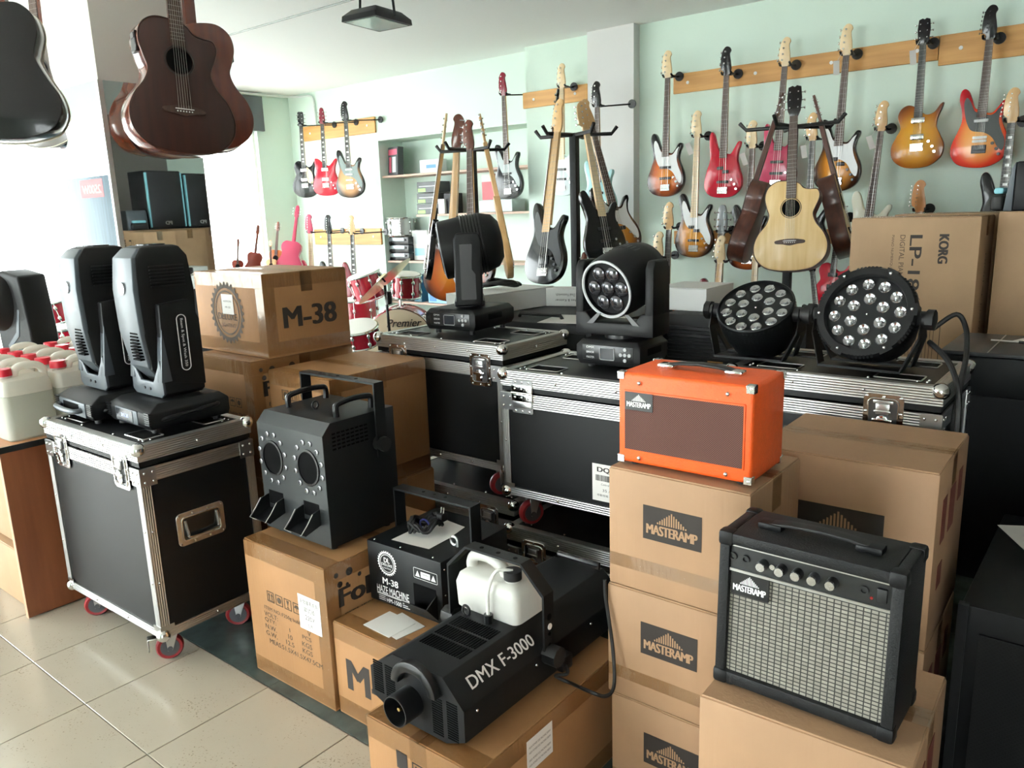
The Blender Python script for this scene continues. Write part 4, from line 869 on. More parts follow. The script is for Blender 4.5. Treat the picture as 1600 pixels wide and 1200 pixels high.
# ------------------------------------------------------------------ haze machine
HZ = (-1.772, 1.455, 0.308); w, d, hh = 0.302, 0.31, 0.206
o = thing('haze_machine', 'black haze machine with white lettering and gear badge', 'haze machine', (HZ[0]+w/2, HZ[1]+d/2, HZ[2]), 0.03)
bd = MB().box(-w/2, w/2, -d/2, d/2, 0.012, hh).build('housing', BLACKM, o, bevel=0.003)
for sx in (-1, 1):
    for sy in (-1, 1): MB().cyl((sx*0.12, sy*0.12, 0), (sx*0.12, sy*0.12, 0.014), 0.013, n=10).build('foot', RUBBER, o)
F = lambda u, v, e=0.0006: on('-Y', (-w/2+u, -d/2-e, v))
gear_logo(F(0.083, 0.148), 0.040, WHITEINK, o)
text('M-38', F(0.092, 0.088), 0.066, 0.022, WHITEINK, o, bold=0.02); text('HAZE MACHINE', F(0.100, 0.058), 0.135, 0.024, WHITEINK, o, bold=0.0, space=0.98); text('HM-1500', F(0.103, 0.027), 0.062, 0.014, WHITEINK, o)
ln = MB()
for v in (0.043, 0.040): ln.box(-w/2+0.032, -w/2+0.168, -d/2-0.0008, -d/2, v, v+0.0011)
for v in (0.034, 0.028, 0.022): ln.box(-w/2+0.038, -w/2+0.066, -d/2-0.0008, -d/2, v, v+0.0013).box(-w/2+0.14, -w/2+0.168, -d/2-0.0008, -d/2, v, v+0.0013)
stuff(ln.build('printed_lines', WHITEINK, o, smooth=0))
wl_ = MB().tube([(-w/2+0.24+x, -d/2-0.0005, 0.150+y) for x, y in rrect(0.092, 0.032, 0.003)], 0.0007, 4, True).prism([(-w/2+0.200, 0.140), (-w/2+0.218, 0.140), (-w/2+0.209, 0.158)], -d/2-0.0008, -d/2, 'Y').prism([(-w/2+0.262, 0.140), (-w/2+0.280, 0.140), (-w/2+0.271, 0.158)], -d/2-0.0008, -d/2, 'Y').box(-w/2+0.222, -w/2+0.258, -d/2-0.0008, -d/2, 0.140, 0.158).build('warning_label', WHITEINK, o, smooth=0)
text('WARNING', F(0.240, 0.152, 0.0012), 0.03, 0.005, PRINT, wl_)
MB().box(-w/2+0.19, -w/2+0.278, -d/2-0.0015, -d/2, 0.045, 0.115).build('haze_outlet', DARK, bd, smooth=0)
MB().prism([(-d/2, 0.028), (-d/2-0.045, 0.075), (-d/2-0.047, 0.075), (-d/2-0.002, 0.022)], -w/2+0.182, -w/2+0.282, 'X').prism([(-d/2, 0.028), (-d/2-0.045, 0.075), (-d/2, 0.10)], -w/2+0.279, -w/2+0.282, 'X').build('outlet_flap', BLACKM, bd, smooth=0)
yk = MB().box(-0.159, 0.159, -0.025, 0.02, hh+0.118, hh+0.124).build('mounting_yoke', BLACKM, o, smooth=0)
for s in (-1, 1):
    xa, xb = sorted((s*0.153, s*0.159)); MB().box(xa, xb, -0.025, 0.02, 0.09, hh+0.119).build('yoke_arm', BLACKM, yk, smooth=0); MB().cyl((s*0.15, 0, 0.11), (s*(0.166 if s < 0 else 0.178), 0, 0.11), 0.02, n=10).build('yoke_knob', RUBBER, yk)
h = MB()
for k in range(3): h.cyl((-0.05+k*0.045, 0, hh+0.1238), (-0.05+k*0.045, 0, hh+0.1248), 0.0055, n=10)
stuff(h.build('bolt_holes', DARK, yk))
MB().tube([(0.108, -0.045+0.0*math.cos(R(a)), 0) for a in (0,)] + [(0.108+0.013*math.cos(R(a)), -0.045, hh+0.016+0.013*math.sin(R(a))) for a in range(0, 360, 24)], 0.0045, 6, False).build('eye_bolt', STEEL, o)
s = MB()
for x_ in (-0.13, -0.02, 0.11): s.sphere((x_, -d/2+0.014, hh), 0.0032, 8, 5)
for z_ in (0.03, 0.1, 0.18): s.sphere((w/2, -d/2+0.014, z_), 0.0032, 8, 5)
stuff(s.build('screws', RIVET, bd))
pp = MB().add([(-1.70, 1.49, 0.5155), (-1.62, 1.494, 0.5175), (-1.555, 1.505, 0.516), (-1.56, 1.60, 0.516), (-1.575, 1.685, 0.518), (-1.69, 1.70, 0.516), (-1.70, 1.6, 0.517), (-1.63, 1.6, 0.5165)], [(0, 1, 7, 6), (1, 2, 3, 7), (3, 4, 5, 7), (5, 6, 7)]).build('paper_sheet', PAPER, smooth=0)
tag(pp, 'creased white instruction sheet under the coiled cable', 'paper')
pts = []
for k in range(60):
    a = k*0.42; rr_ = 0.042+0.006*math.sin(k*0.9); pts.append((-1.655+rr_*0.8*math.cos(a)+0.012*math.sin(k*0.31), 1.590+rr_*1.25*math.sin(a), 0.524+0.028*(0.5+0.5*math.sin(k*1.7))+0.0002*k))
cc = thing('coiled_cable', 'coiled black power cable lying on the haze machine', 'cable', (-1.655, 1.59, 0.517))
MB().tube([(p[0]+1.655, p[1]-1.59, p[2]-0.517) for p in spline(pts, 3)], 0.0048, 7).build('cord', RUBBER, cc)
MB().box(0.005, 0.03, 0.045, 0.075, 0.018, 0.045).build('plug', RUBBER, cc, bevel=0.006); MB().cyl((0.012, 0.06, 0.04), (0.012, 0.065, 0.062), 0.002, n=8).cyl((0.023, 0.06, 0.04), (0.023, 0.065, 0.062), 0.002, n=8).build('prongs', STEEL, cc)
MB().tube([(0.0+0.02*math.cos(R(a)), 0.0, 0.022+0.018*math.sin(R(a))) for a in range(0, 360, 30)], 0.003, 6, True).build('cable_tie', mat('blue_tie', srgb('#2b2f6d'), 0.4), cc)
for k, (dx, a) in enumerate(((0, 0.0), (0.03, -0.1))):
    p = MB().box(-0.058, 0.058, -0.05, 0.05, 0, 0.0012).build('manual_sheet', PAPER, smooth=0); p.matrix_world = Matrix.Translation((-1.618+dx, 1.388+0.012*k, 0.3062+0.0013*(1-k))) @ Matrix.Rotation(a-0.05, 4, 'Z')
    tag(p, ('white folded manual lying on top, in front of the haze machine', 'white sheet partly under the folded manual on the carton')[k], 'paper')

# ------------------------------------------------------------------ fog machine
FX, FY, FZ = -1.208, 1.10, 0.3055
o = thing('fog_machine', 'large black eight-sided fog machine with white lettering and fluid tank', 'fog machine', (FX, FY, FZ), 0.0)
OC = [(-0.152, 0.038), (-0.152, 0.112), (-0.068, 0.170), (0.092, 0.170), (0.152, 0.108), (0.152, 0.030), (0.095, 0.004), (-0.062, 0.004)]
LEN = 0.66
bd = MB().prism(OC, 0.0, LEN, 'Y').build('housing', BLACKM, o, bevel=0.002)
MB().prism([(x*0.994, 0.002+z*0.985) for x, z in OC], -0.002, 0.0005, 'Y').build('front_plate', BLACKP, bd, smooth=0)
nz = MB().lathe([(0.037, 0.0), (0.037, 0.055), (0.0345, 0.055), (0.0345, 0.01)], 28, Matrix.Translation((-0.012, -0.002, 0.072)) @ FACE['-Y']).build('nozzle', BLACKS, o)
MB().lathe([(0.034, 0.012), (0.001, 0.0125)], 24, Matrix.Translation((-0.012, -0.002, 0.072)) @ FACE['-Y']).build('nozzle_bore', DARK, nz)
MB().cyl((-0.012, -0.01, 0.072), (-0.012, -0.035, 0.072), 0.006, n=10).cyl((-0.012, -0.032, 0.072), (-0.012, -0.045, 0.072), 0.0085, 0.005, n=6).build('nozzle_tip', BRASS, nz)
v = MB()
for cx, z0_, n_ in ((-0.124, 0.052, 14), (-0.083, 0.046, 15), (0.070, 0.018, 16), (0.116, 0.022, 16)):
    for k in range(n_): v.box(cx-0.016, cx+0.016, -0.0032, -0.001, z0_+k*0.0060, z0_+0.0032+k*0.0060)
stuff(v.build('front_slots', DARK, bd, smooth=0))
v = MB()
for r_ in range(3):
    for k in range(17): v.box(-0.058+k*0.008, -0.0535+k*0.008, 0.075+r_*0.052, 0.118+r_*0.052, 0.1695, 0.1712)
stuff(v.build('top_slots', DARK, bd, smooth=0))
gr = MB().prism([(0.072*math.cos(R(a))+0.012, 0.118+0.066*math.sin(R(a))) for a in range(0, 181, 15)] + [(0.048*math.cos(R(a))+0.012, 0.118+0.040*math.sin(R(a))) for a in range(180, -1, -15)], -0.022, -0.001, 'Y').build('front_grip', BLACKS, o, bevel=0.003)
MB().tube([(0.085, LEN-0.02, 0.171), (0.085, LEN-0.012, 0.182), (-0.055, LEN-0.012, 0.182), (-0.055, LEN-0.02, 0.171)], 0.008, 8).build('rear_grip', BLACKS, o)
# lettering on the sloping side
nrm = Vector((0.062, 0, 0.060)).normalized(); ax = Vector((0, 1, 0)); up = nrm.cross(ax)
MT = Matrix((( ax.x, up.x, nrm.x, 0.1235), (ax.y, up.y, nrm.y, 0.165), (ax.z, up.z, nrm.z, 0.1405), (0, 0, 0, 1)))
text('DMX F-3000', MT, 0.235, 0.032, WHITEINK, o, bold=0.012)
# bracket with chamfered shoulders
P = [(-0.160, 0.085), (-0.160, 0.262), (-0.092, 0.328), (0.092, 0.328), (0.160, 0.262), (0.160, 0.085)]
bk = MB().loft([[(x, 0.285, z), (x, 0.325, z), (x*0.965, 0.325, z-0.006 if z > 0.2 else z), (x*0.965, 0.285, z-0.006 if z > 0.2 else z)] for x, z in P]).build('mounting_bracket', BLACKM, o, smooth=0)
h = MB()
for k in range(3): h.cyl((-0.05+k*0.055, 0.305, 0.3275), (-0.05+k*0.055, 0.305, 0.3290), 0.006, n=10)
for s in (-1, 1):
    for z_ in (0.20, 0.155, 0.125): h.cyl((s*0.1600, 0.305, z_), (s*0.1612, 0.305, z_), 0.009 if z_ == 0.20 else 0.005, n=10)
stuff(h.build('bolt_holes', DARK, bk))
for s in (-1, 1): MB().cyl((s*0.15, 0.305, 0.10), (s*0.19, 0.305, 0.10), 0.026, n=9).build('bracket_knob', RUBBER, bk)
MB().cyl((0.161, 0.305, 0.175), (0.163, 0.305, 0.175), 0.008, n=12).build('round_sticker', WHITEINK, bk)
TANK = milky('frosted_polythene', srgb('#e9e8e2'), 0.35)
tk = thing('fluid_tank', 'translucent white fluid tank sitting on the fog machine', 'tank', (FX-0.002, FY+0.318, FZ+0.1705))
def ts(z, w_, d_, r=0.018): return [(x, y, z) for x, y in rrect(w_, d_, r, 4)]
tb = MB().loft([ts(0.0, 0.19, 0.115), ts(0.006, 0.205, 0.125), ts(0.070, 0.21, 0.13), ts(0.092, 0.195, 0.118), ts(0.102, 0.165, 0.095)]).build('tank_body', TANK, tk)
MB().tube(spline([(-0.078, -0.012, 0.075), (-0.084, -0.012, 0.112), (-0.064, -0.012, 0.134), (-0.02, -0.012, 0.136), (0.022, -0.012, 0.118), (0.034, -0.012, 0.092)], 5), [0.0155]*26, 10).build('tank_handle', TANK, tk)
MB().cyl((0.062, -0.025, 0.095), (0.062, -0.025, 0.110), 0.020).build('tank_neck', TANK, tk)
MB().cyl((0.062, -0.025, 0.108), (0.062, -0.025, 0.130), 0.023, n=18).build('tank_cap', RUBBER, tk)
MB().tube(spline([(0.062, -0.025, 0.128), (0.035, -0.055, 0.132), (0.024, -0.075, 0.09), (0.022, -0.078, 0.04), (0.022, -0.078, 0.012)], 6), 0.0048, 8).build('suction_hose', mat('white_hose', srgb('#e3e2dc'), 0.4), tk)
MB().cyl((0.020, 0.240, 0.170), (0.020, 0.240, 0.192), 0.012, n=8).build('hose_fitting', BLACKS, o)
MB().tube([(-0.045+0.0*1, 0.23, 0.171)] + [(-0.045+0.012*math.cos(R(a)), 0.23, 0.186+0.014*math.sin(R(a))) for a in range(-90, 271, 24)], 0.0036, 6).build('eye_bolt', BLACKS, o)
s = MB()
for y_ in (0.04, 0.26, 0.5): s.sphere((0.152, y_, 0.09), 0.004, 8, 5)
stuff(s.build('screws', RIVET, bd))
MB().box(0.152, 0.178, 0.335, 0.38, 0.035, 0.075).build('power_inlet', BLACKS, o, bevel=0.006)
_p = [(-1.035, 1.455, 0.358), (-1.015, 1.43, 0.350), tuple(at(868, 1056, z=0.335)), tuple(at(893, 1068, z=0.318))] + [tuple(at(q[0], q[1], Y=q[2])) for q in ((925, 1082, 1.40), (945, 1088, 1.425), (957, 1079, 1.45), (960, 1055, 1.47), (957, 1010, 1.485), (951, 965, 1.490), (946, 930, 1.494), (945, 906, 1.496))]
c = MB().tube(spline(_p, 6), 0.0046, 8).build('power_cable', RUBBER); tag(c, 'thin black power cord running from the fog machine up the amp cartons', 'cable')

# ------------------------------------------------------------------ guitar amplifiers
ORANGE = mat('orange_vinyl', srgb('#e8591a'), 0.5, bump=0.5, bscale=260, noise=0.05, nscale=60)
def weave(name, c1, c2, sx, sz, rough=0.6):
    if name in MATS: return MATS[name]
    m = mat(name, c1, rough, spec=0.2); N, L = nodes_of(m); b = N['Principled BSDF']
    tc = N.new('ShaderNodeTexCoord'); mp = N.new('ShaderNodeMapping'); mp.inputs['Scale'].default_value = (sx, 1, sz); L.new(tc.outputs['Object'], mp.inputs['Vector'])
    ck = N.new('ShaderNodeTexChecker'); ck.inputs['Scale'].default_value = 1.0; ck.inputs['Color1'].default_value = (*c1, 1); ck.inputs['Color2'].default_value = (*c2, 1)
    L.new(mp.outputs[0], ck.inputs['Vector']); L.new(ck.outputs['Color'], b.inputs['Base Color'])
    bp = N.new('ShaderNodeBump'); bp.inputs['Strength'].default_value = 0.4; bp.inputs['Distance'].default_value = 0.001; L.new(ck.outputs['Fac'], bp.inputs['Height']); L.new(bp.outputs['Normal'], b.inputs['Normal'])
    return m
def basket(name, c1, c2, gap, bw, bh):
    m = mat(name, c1, 0.55); N, L = nodes_of(m); b = N['Principled BSDF']
    tc = N.new('ShaderNodeTexCoord'); sp = N.new('ShaderNodeSeparateXYZ'); cb_ = N.new('ShaderNodeCombineXYZ'); L.new(tc.outputs['Object'], sp.inputs[0]); L.new(sp.outputs['X'], cb_.inputs['X']); L.new(sp.outputs['Z'], cb_.inputs['Y'])
    bt = N.new('ShaderNodeTexBrick'); bt.offset = 0.0; bt.inputs['Scale'].default_value = 1.0; bt.inputs['Brick Width'].default_value = bw; bt.inputs['Row Height'].default_value = bh; bt.inputs['Mortar Size'].default_value = 0.0012; bt.inputs['Mortar Smooth'].default_value = 0.3
    bt.inputs['Color1'].default_value = (*c1, 1); bt.inputs['Color2'].default_value = (*c2, 1); bt.inputs['Mortar'].default_value = (*gap, 1)
    L.new(cb_.outputs[0], bt.inputs['Vector']); L.new(bt.outputs['Color'], b.inputs['Base Color'])
    bp = N.new('ShaderNodeBump'); bp.invert = True; bp.inputs['Strength'].default_value = 0.5; bp.inputs['Distance'].default_value = 0.0015; L.new(bt.outputs['Fac'], bp.inputs['Height']); L.new(bp.outputs['Normal'], b.inputs['Normal'])
    return m
o = thing('guitar_amplifier', 'small orange guitar amp with dark woven grille and chrome corners', 'amplifier', (-0.927+0.161, 1.532+0.094, 0.8855), 0.012)
w, d, h = 0.322, 0.188, 0.222; z0 = 0.008; fz = 0.03
for sx in (-1, 1):
    for sy in (-1, 1): MB().cyl((sx*0.13, sy*0.065, 0), (sx*0.13, sy*0.065, z0+0.001), 0.012, n=10).build('foot', RUBBER, o)
cb = MB().box(-w/2, w/2, -d/2, d/2, z0, z0+0.03).box(-w/2, w/2, -d/2, d/2, h-0.042, h).box(-w/2, -w/2+0.022, -d/2, d/2, z0+0.03, h-0.042).box(w/2-0.022, w/2, -d/2, d/2, z0+0.03, h-0.042).box(-w/2+0.02, w/2-0.02, d/2-0.02, d/2, z0+0.03, h-0.042)
# one closed shell with rounded edges
sh = MB().box(-w/2, w/2, -d/2, d/2, z0, h)
cab = sh.build('cabinet', ORANGE, o, bevel=0.009, seg=3)
MB().box(-w/2+0.016, w/2-0.016, -d/2-0.003, -d/2+0.004, z0+0.030, h-0.040).build('grille_frame', ORANGE, o, bevel=0.002)
gl = MB().box(-w/2+0.020, w/2-0.020, -d/2-0.0042, -d/2-0.001, z0+0.034, h-0.044).build('grille_cloth', weave('brown_weave', srgb('#6e4a43'), srgb('#38241f'), 420, 420), o, smooth=0)
lg = plate(on('-Y', (-w/2+0.057, -d/2-0.0052, h-0.064)), 0.070, 0.042, BLACKS, o, 'badge'); bars_logo(Matrix.Translation((0, 0, 0.0008)), 0.070, 0.042, WHITEINK, lg)
s = MB()
for x_ in (-0.105, 0.105):
    for z_ in (h-0.022, z0+0.015): s.sphere((x_, -d/2-0.001, z_), 0.0055, 10, 6)
stuff(s.build('screws', RIVET, o))
for sx in (-1, 1):
    for sy in (-1, 1):
        for sz in (0, 1):
            zc = h if sz else z0; k = MB(); g = 0.017
            xa, xb = sorted((sx*(w/2-g), sx*(w/2+0.0015))); ya, yb = sorted((sy*(d/2-g), sy*(d/2+0.0015))); za, zb = sorted((zc+(0.0015 if sz else -0.0015), zc+(-g if sz else g)))
            k.box(xa, xb, ya, yb, *( (zc-0.001, zc+0.0016) if sz else (zc-0.0016, zc+0.001))).box(xa, xb, *sorted((sy*(d/2-0.001), sy*(d/2+0.0016))), za, zb).box(*sorted((sx*(w/2-0.001), sx*(w/2+0.0016))), ya, yb, za, zb)
            k.sphere((sx*(w/2-0.006), sy*(d/2-0.006), zc+(-0.006 if sz else 0.006)), 0.0085, 10, 7); k.build('chrome_corner', CHROME, o, bevel=0.0012, seg=1)
hs = MB().loft([[(x, -0.014, h+z), (x, 0.014, h+z), (x, 0.014, h+z+0.006), (x, -0.014, h+z+0.006)] for x, z in ((-0.085, 0.004), (-0.05, 0.010), (0, 0.013), (0.05, 0.010), (0.085, 0.004))]).build('strap_handle', RUBBER, o, bevel=0.002)
for s_ in (-1, 1): MB().box(s_*0.082-0.02, s_*0.082+0.02, -0.016, 0.016, h-0.001, h+0.011).build('handle_end', CHROME, o, bevel=0.004)

TOLEX = mat('black_tolex', srgb('#141517'), 0.55, spec=0.3, bump=0.6, bscale=320); GRILLE = basket('silver_weave', srgb('#7b776e'), srgb('#8d897f'), srgb('#232220'), 0.0118, 0.0072)
AX_, AY_, AZ_ = -0.553, 1.255, 0.5975; w, d, h = 0.312, 0.150, 0.300
o = thing('guitar_amplifier', 'black guitar amp with silver grille cloth and row of chrome knobs', 'amplifier', (AX_+w/2, AY_+d/2, AZ_), -0.015)
z0 = 0.006; sl_ = 0.010
for sx in (-1, 1):
    for sy in (-1, 1): MB().cyl((sx*0.13, sy*0.055, 0), (sx*0.13, sy*0.055, z0+0.002), 0.012, n=10).build('foot', RUBBER, o)
# cabinet as a ring around a set-back front
fb = 0.022
prof = [(-d/2, z0), (d/2, z0), (d/2, h), (-d/2+sl_, h)]
cab = MB()
cab.prism(prof, -w/2, -w/2+0.020, 'X').prism(prof, w/2-0.020, w/2, 'X').box(-w/2+0.02, w/2-0.02, -d/2, d/2, z0, z0+0.024).box(-w/2+0.02, w/2-0.02, -d/2+sl_, d/2, h-0.022, h).box(-w/2+0.02, w/2-0.02, d/2-0.015, d/2, z0+0.024, h-0.022)
cab.build('cabinet', TOLEX, o, bevel=0.004, seg=2)
MB().prism([(-d/2+0.010, z0+0.024), (-d/2+0.016, z0+0.024), (-d/2+0.026, h-0.070), (-d/2+0.020, h-0.070)], -w/2+0.02, w/2-0.02, 'X').build('grille_cloth', GRILLE, o, smooth=0)
pn = MB().prism([(-d/2+0.015, h-0.068), (-d/2+0.04, h-0.068), (-d/2+0.04, h-0.022), (-d/2+0.019, h-0.022)], -w/2+0.02, w/2-0.02, 'X').build('control_panel', BLACKS, o, smooth=0)
MB().box(-w/2+0.02, w/2-0.02, -d/2+0.012, -d/2+0.03, h-0.072, h-0.067).build('panel_trim', STEEL, o, smooth=0); MB().box(-w/2+0.02, w/2-0.02, -d/2+0.017, -d/2+0.03, h-0.026, h-0.022).build('panel_trim', STEEL, o, smooth=0)
KN = mat('knob_chrome', (0.78, 0.78, 0.8), 0.22, 1.0)
for k, x_ in enumerate((-0.075, -0.042, -0.014, 0.014, 0.044)):
    kb = MB().cyl((x_, -d/2+0.019, h-0.046), (x_, -d/2+0.002, h-0.046), 0.0098, 0.009, n=18).build('knob', BLACKS, o)
    MB().cyl((x_, -d/2+0.0025, h-0.046), (x_, -d/2-0.0015, h-0.046), 0.0088, 0.0078, n=18).build('knob_cap', KN, kb)
    text(('GAIN', 'VOLUME', 'TREBLE', 'MIDDLE', 'BASS')[k], on('-Y', (x_, -d/2+0.0165, h-0.060)), 0.016, 0.0035, WHITEINK, o)
MB().cyl((-0.0585, -d/2+0.018, h-0.046), (-0.0585, -d/2+0.012, h-0.046), 0.005, n=10).build('push_button', KN, o)
for x_ in (-0.132, -0.108, 0.094): MB().lathe([(0.0075, 0.0), (0.0075, 0.004), (0.0045, 0.004), (0.004, 0.0)], 14, Matrix.Translation((x_, -d/2+0.0175, h-0.045)) @ FACE['-Y']).build('jack_socket', RUBBER, o)
MB().box(0.114, 0.130, -d/2+0.012, -d/2+0.019, h-0.058, h-0.034).build('power_switch', RUBBER, o, bevel=0.002)
MB().cyl((0.106, -d/2+0.018, h-0.055), (0.106, -d/2+0.0145, h-0.055), 0.0025, n=8).build('power_lamp', mat('red_lamp', srgb('#8c1d18'), 0.3), o)
lg = plate(on('-Y', (-w/2+0.058, -d/2+0.0165, h-0.094)), 0.070, 0.044, BLACKS, o, 'badge', t=0.004); bars_logo(Matrix.Translation((0, 0, 0.0042)), 0.070, 0.044, WHITEINK, lg)
for sx in (-1, 1):
    for sy in (-1, 1):
        for sz in (0, 1):
            k = MB(); g = 0.026; off = sl_ if (sz and sy < 0) else 0
            xa, xb = sorted((sx*(w/2-g), sx*(w/2+0.003))); ya, yb = sorted((sy*(d/2-off-g), sy*(d/2-off+0.003))); zc = (h-g, h+0.003) if sz else (z0-0.003, z0+g)
            k.box(xa, xb, ya, yb, *zc); ck_ = k.build('corner_guard', BLACKP, o, bevel=0.007, seg=2)
hs = MB().loft([[(x, -0.012, h+z), (x, 0.014, h+z), (x, 0.014, h+z+0.006), (x, -0.012, h+z+0.006)] for x, z in ((-0.085, 0.006), (-0.05, 0.011), (0, 0.013), (0.05, 0.011), (0.085, 0.006))]).build('strap_handle', RUBBER, o, bevel=0.002)
for s_ in (-1, 1): MB().box(s_*0.085-0.022, s_*0.085+0.022, -0.015, 0.017, h-0.001, h+0.012).build('handle_end', BLACKP, o, bevel=0.004)
# ------------------------------------------------------------------ guitars
MAPLE = wood('maple_neck', srgb('#d9b483'), srgb('#c49a66'), 4, 0.35, 0.3); MAPLE_L = wood('pale_maple', srgb('#e2cba4'), srgb('#d4b88c'), 4, 0.4, 0.2)
ROSE = wood('rosewood_board', srgb('#4a3128'), srgb('#33211b'), 6, 0.5, 0.0); EBONY = mat('ebony_board', srgb('#1d1a19'), 0.4)
MAHOG = wood('mahogany_top', srgb('#3c1c15'), srgb('#2a120d'), 5, 0.45, 0.12); MAHOG_S = wood('mahogany_side', srgb('#6b3220'), srgb('#4e2115'), 5, 0.2, 0.6)
MAHOG_B = wood('satin_mahogany', srgb('#5d3223'), srgb('#43221a'), 5, 0.4, 0.2); SPRUCE = wood('spruce_top', srgb('#e3c48f'), srgb('#d3ae74'), 5, 0.4, 0.15)
NATURAL = wood('natural_ash', srgb('#cfa873'), srgb('#b28a57'), 4, 0.35, 0.3)
def lac(name, hexc, coat=0.25): return mat(name, srgb(hexc), 0.2, coat=coat, spec=0.25)
RED_L = lac('red_lacquer', '#b3142b'); PINK_L = lac('pink_lacquer', '#ad3d58'); BLACK_L = lac('black_lacquer', '#0d0d0f'); CREAM_L = lac('cream_lacquer', '#e6e2cf'); GREY_L = lac('grey_lacquer', '#8d9092'); WHITE_L = lac('white_lacquer', '#dfe8ea'); WINE_L = lac('wine_lacquer', '#6f1424')
BURST_J = burst('three_tone_burst', [(0.0, srgb('#d98a33')), (0.45, srgb('#b5571f')), (0.72, srgb('#3a1710')), (0.9, srgb('#0d0706')), (1.0, srgb('#0b0605'))], -0.75, 0.21, 0.26)
BURST_W = burst('tobacco_burst', [(0.0, srgb('#e8a64d')), (0.4, srgb('#c9822d')), (0.68, srgb('#3f2412')), (0.85, srgb('#0c0807')), (1.0, srgb('#0c0807'))], -0.75, 0.21, 0.26)
BURST_G = burst('honey_burst', [(0.0, srgb('#e2ab3c')), (0.5, srgb('#cf8f2c')), (0.85, srgb('#93521d')), (1.0, srgb('#6e3512'))], -0.62, 0.19, 0.24)
BURST_R = burst('red_burst', [(0.0, srgb('#eab06b')), (0.45, srgb('#e4954f')), (0.75, srgb('#d8402a')), (1.0, srgb('#a3141f'))], -0.60, 0.19, 0.24)
BURST_T = burst('pale_burst', [(0.0, srgb('#d9a878')), (0.55, srgb('#b98a62')), (0.8, srgb('#2b2523')), (1.0, srgb('#161413'))], -0.60, 0.19, 0.24)
PG_W = mat('white_pickguard', srgb('#f2f3f3'), 0.3, spec=0.3); PG_B = mat('black_pickguard', srgb('#151617'), 0.2); PG_C = mat('cream_pickguard', srgb('#ddd3b0'), 0.3); PG_G = mat('grey_green_pickguard', srgb('#7d8a88'), 0.25)
FRETM = mat('nickel_fret', (0.35, 0.34, 0.32), 0.4, 0.8)
STRING = mat('string_steel', (0.6, 0.58, 0.54), 0.3, 1.0)
OUT = {
 'S': [(-.032,-.02),(-.048,-.005),(-.066,.045),(-.086,.092),(-.110,.112),(-.132,.096),(-.138,.045),(-.122,-.02),(-.114,-.09),(-.135,-.16),(-.163,-.235),(-.163,-.305),(-.12,-.365),(-.03,-.39),(.06,-.385),(.132,-.345),(.163,-.275),(.155,-.2),(.126,-.135),(.113,-.09),(.122,-.04),(.138,-.005),(.136,.022),(.114,.022),(.088,-.012),(.062,-.045),(.032,-.048)],
 'L': [(-.03,0),(-.075,.012),(-.115,-.012),(-.132,-.06),(-.117,-.115),(-.113,-.15),(-.14,-.2),(-.168,-.27),(-.155,-.345),(-.09,-.40),(0,-.415),(.09,-.40),(.155,-.345),(.168,-.27),(.14,-.2),(.116,-.15),(.116,-.11),(.126,-.07),(.142,-.03),(.152,.008),(.132,.0),(.10,-.045),(.06,-.06),(.03,-.05)],
 'R': [(-.032,-.02),(-.05,.0),(-.068,.05),(-.082,.10),(-.100,.125),(-.118,.10),(-.120,.03),(-.112,-.08),(-.135,-.16),(-.155,-.24),(-.15,-.31),(-.10,-.36),(0,-.375),(.09,-.36),(.145,-.30),(.15,-.23),(.125,-.15),(.110,-.09),(.116,-.03),(.130,.01),(.132,.04),(.112,.038),(.085,-.005),(.06,-.042),(.032,-.045)],
 'X': [(-.032,-.02),(-.06,.005),(-.095,.03),(-.122,.03),(-.130,-.01),(-.120,-.07),(-.114,-.11),(-.14,-.19),(-.163,-.26),(-.158,-.33),(-.10,-.38),(0,-.392),(.10,-.38),(.158,-.33),(.163,-.26),(.14,-.19),(.118,-.12),(.125,-.06),(.145,-.01),(.150,.025),(.125,.018),(.09,-.02),(.06,-.048),(.032,-.05)],
 'A': [(-.03,0),(-.085,-.002),(-.130,-.035),(-.145,-.09),(-.132,-.15),(-.120,-.195),(-.138,-.245),(-.180,-.30),(-.203,-.365),(-.190,-.435),(-.135,-.488),(-.065,-.506),(0,-.51),(.065,-.506),(.135,-.488),(.190,-.435),(.203,-.365),(.180,-.30),(.138,-.245),(.120,-.195),(.130,-.16),(.147,-.12),(.152,-.085),(.138,-.058),(.10,-.055),(.065,-.045),(.035,-.015)],
 'U': [(-.03,0),(-.085,-.002),(-.130,-.04),(-.142,-.10),(-.125,-.165),(-.122,-.20),(-.150,-.265),(-.185,-.335),(-.19,-.405),(-.15,-.465),(-.07,-.49),(0,-.495),(.07,-.49),(.15,-.465),(.19,-.405),(.185,-.335),(.150,-.265),(.122,-.20),(.125,-.165),(.142,-.10),(.130,-.04),(.085,-.002),(.03,0)],
}
NECKLEN = {'S': None, 'L': 0.40, 'R': None, 'X': 0.41, 'A': 0.355, 'U': 0.36}
HEADS = {
 'f': [(-.021,0),(-.028,.03),(-.046,.048),(-.050,.09),(-.046,.135),(-.036,.178),(-.012,.205),(.016,.200),(.030,.175),(.020,.150),(.030,.09),(.034,.04),(.021,0)],
 'p': [(-.021,0),(-.034,.03),(-.040,.10),(-.034,.160),(-.012,.168),(0,.160),(.012,.168),(.034,.160),(.040,.10),(.034,.03),(.021,0)],
 'k': [(-.021,0),(-.034,.035),(-.032,.10),(-.022,.165),(0,.18),(.022,.165),(.032,.10),(.034,.035),(.021,0)],
}
_gm = {}
def gmesh(key, fn):
    if key not in _gm: _gm[key] = fn()
    return _gm[key]
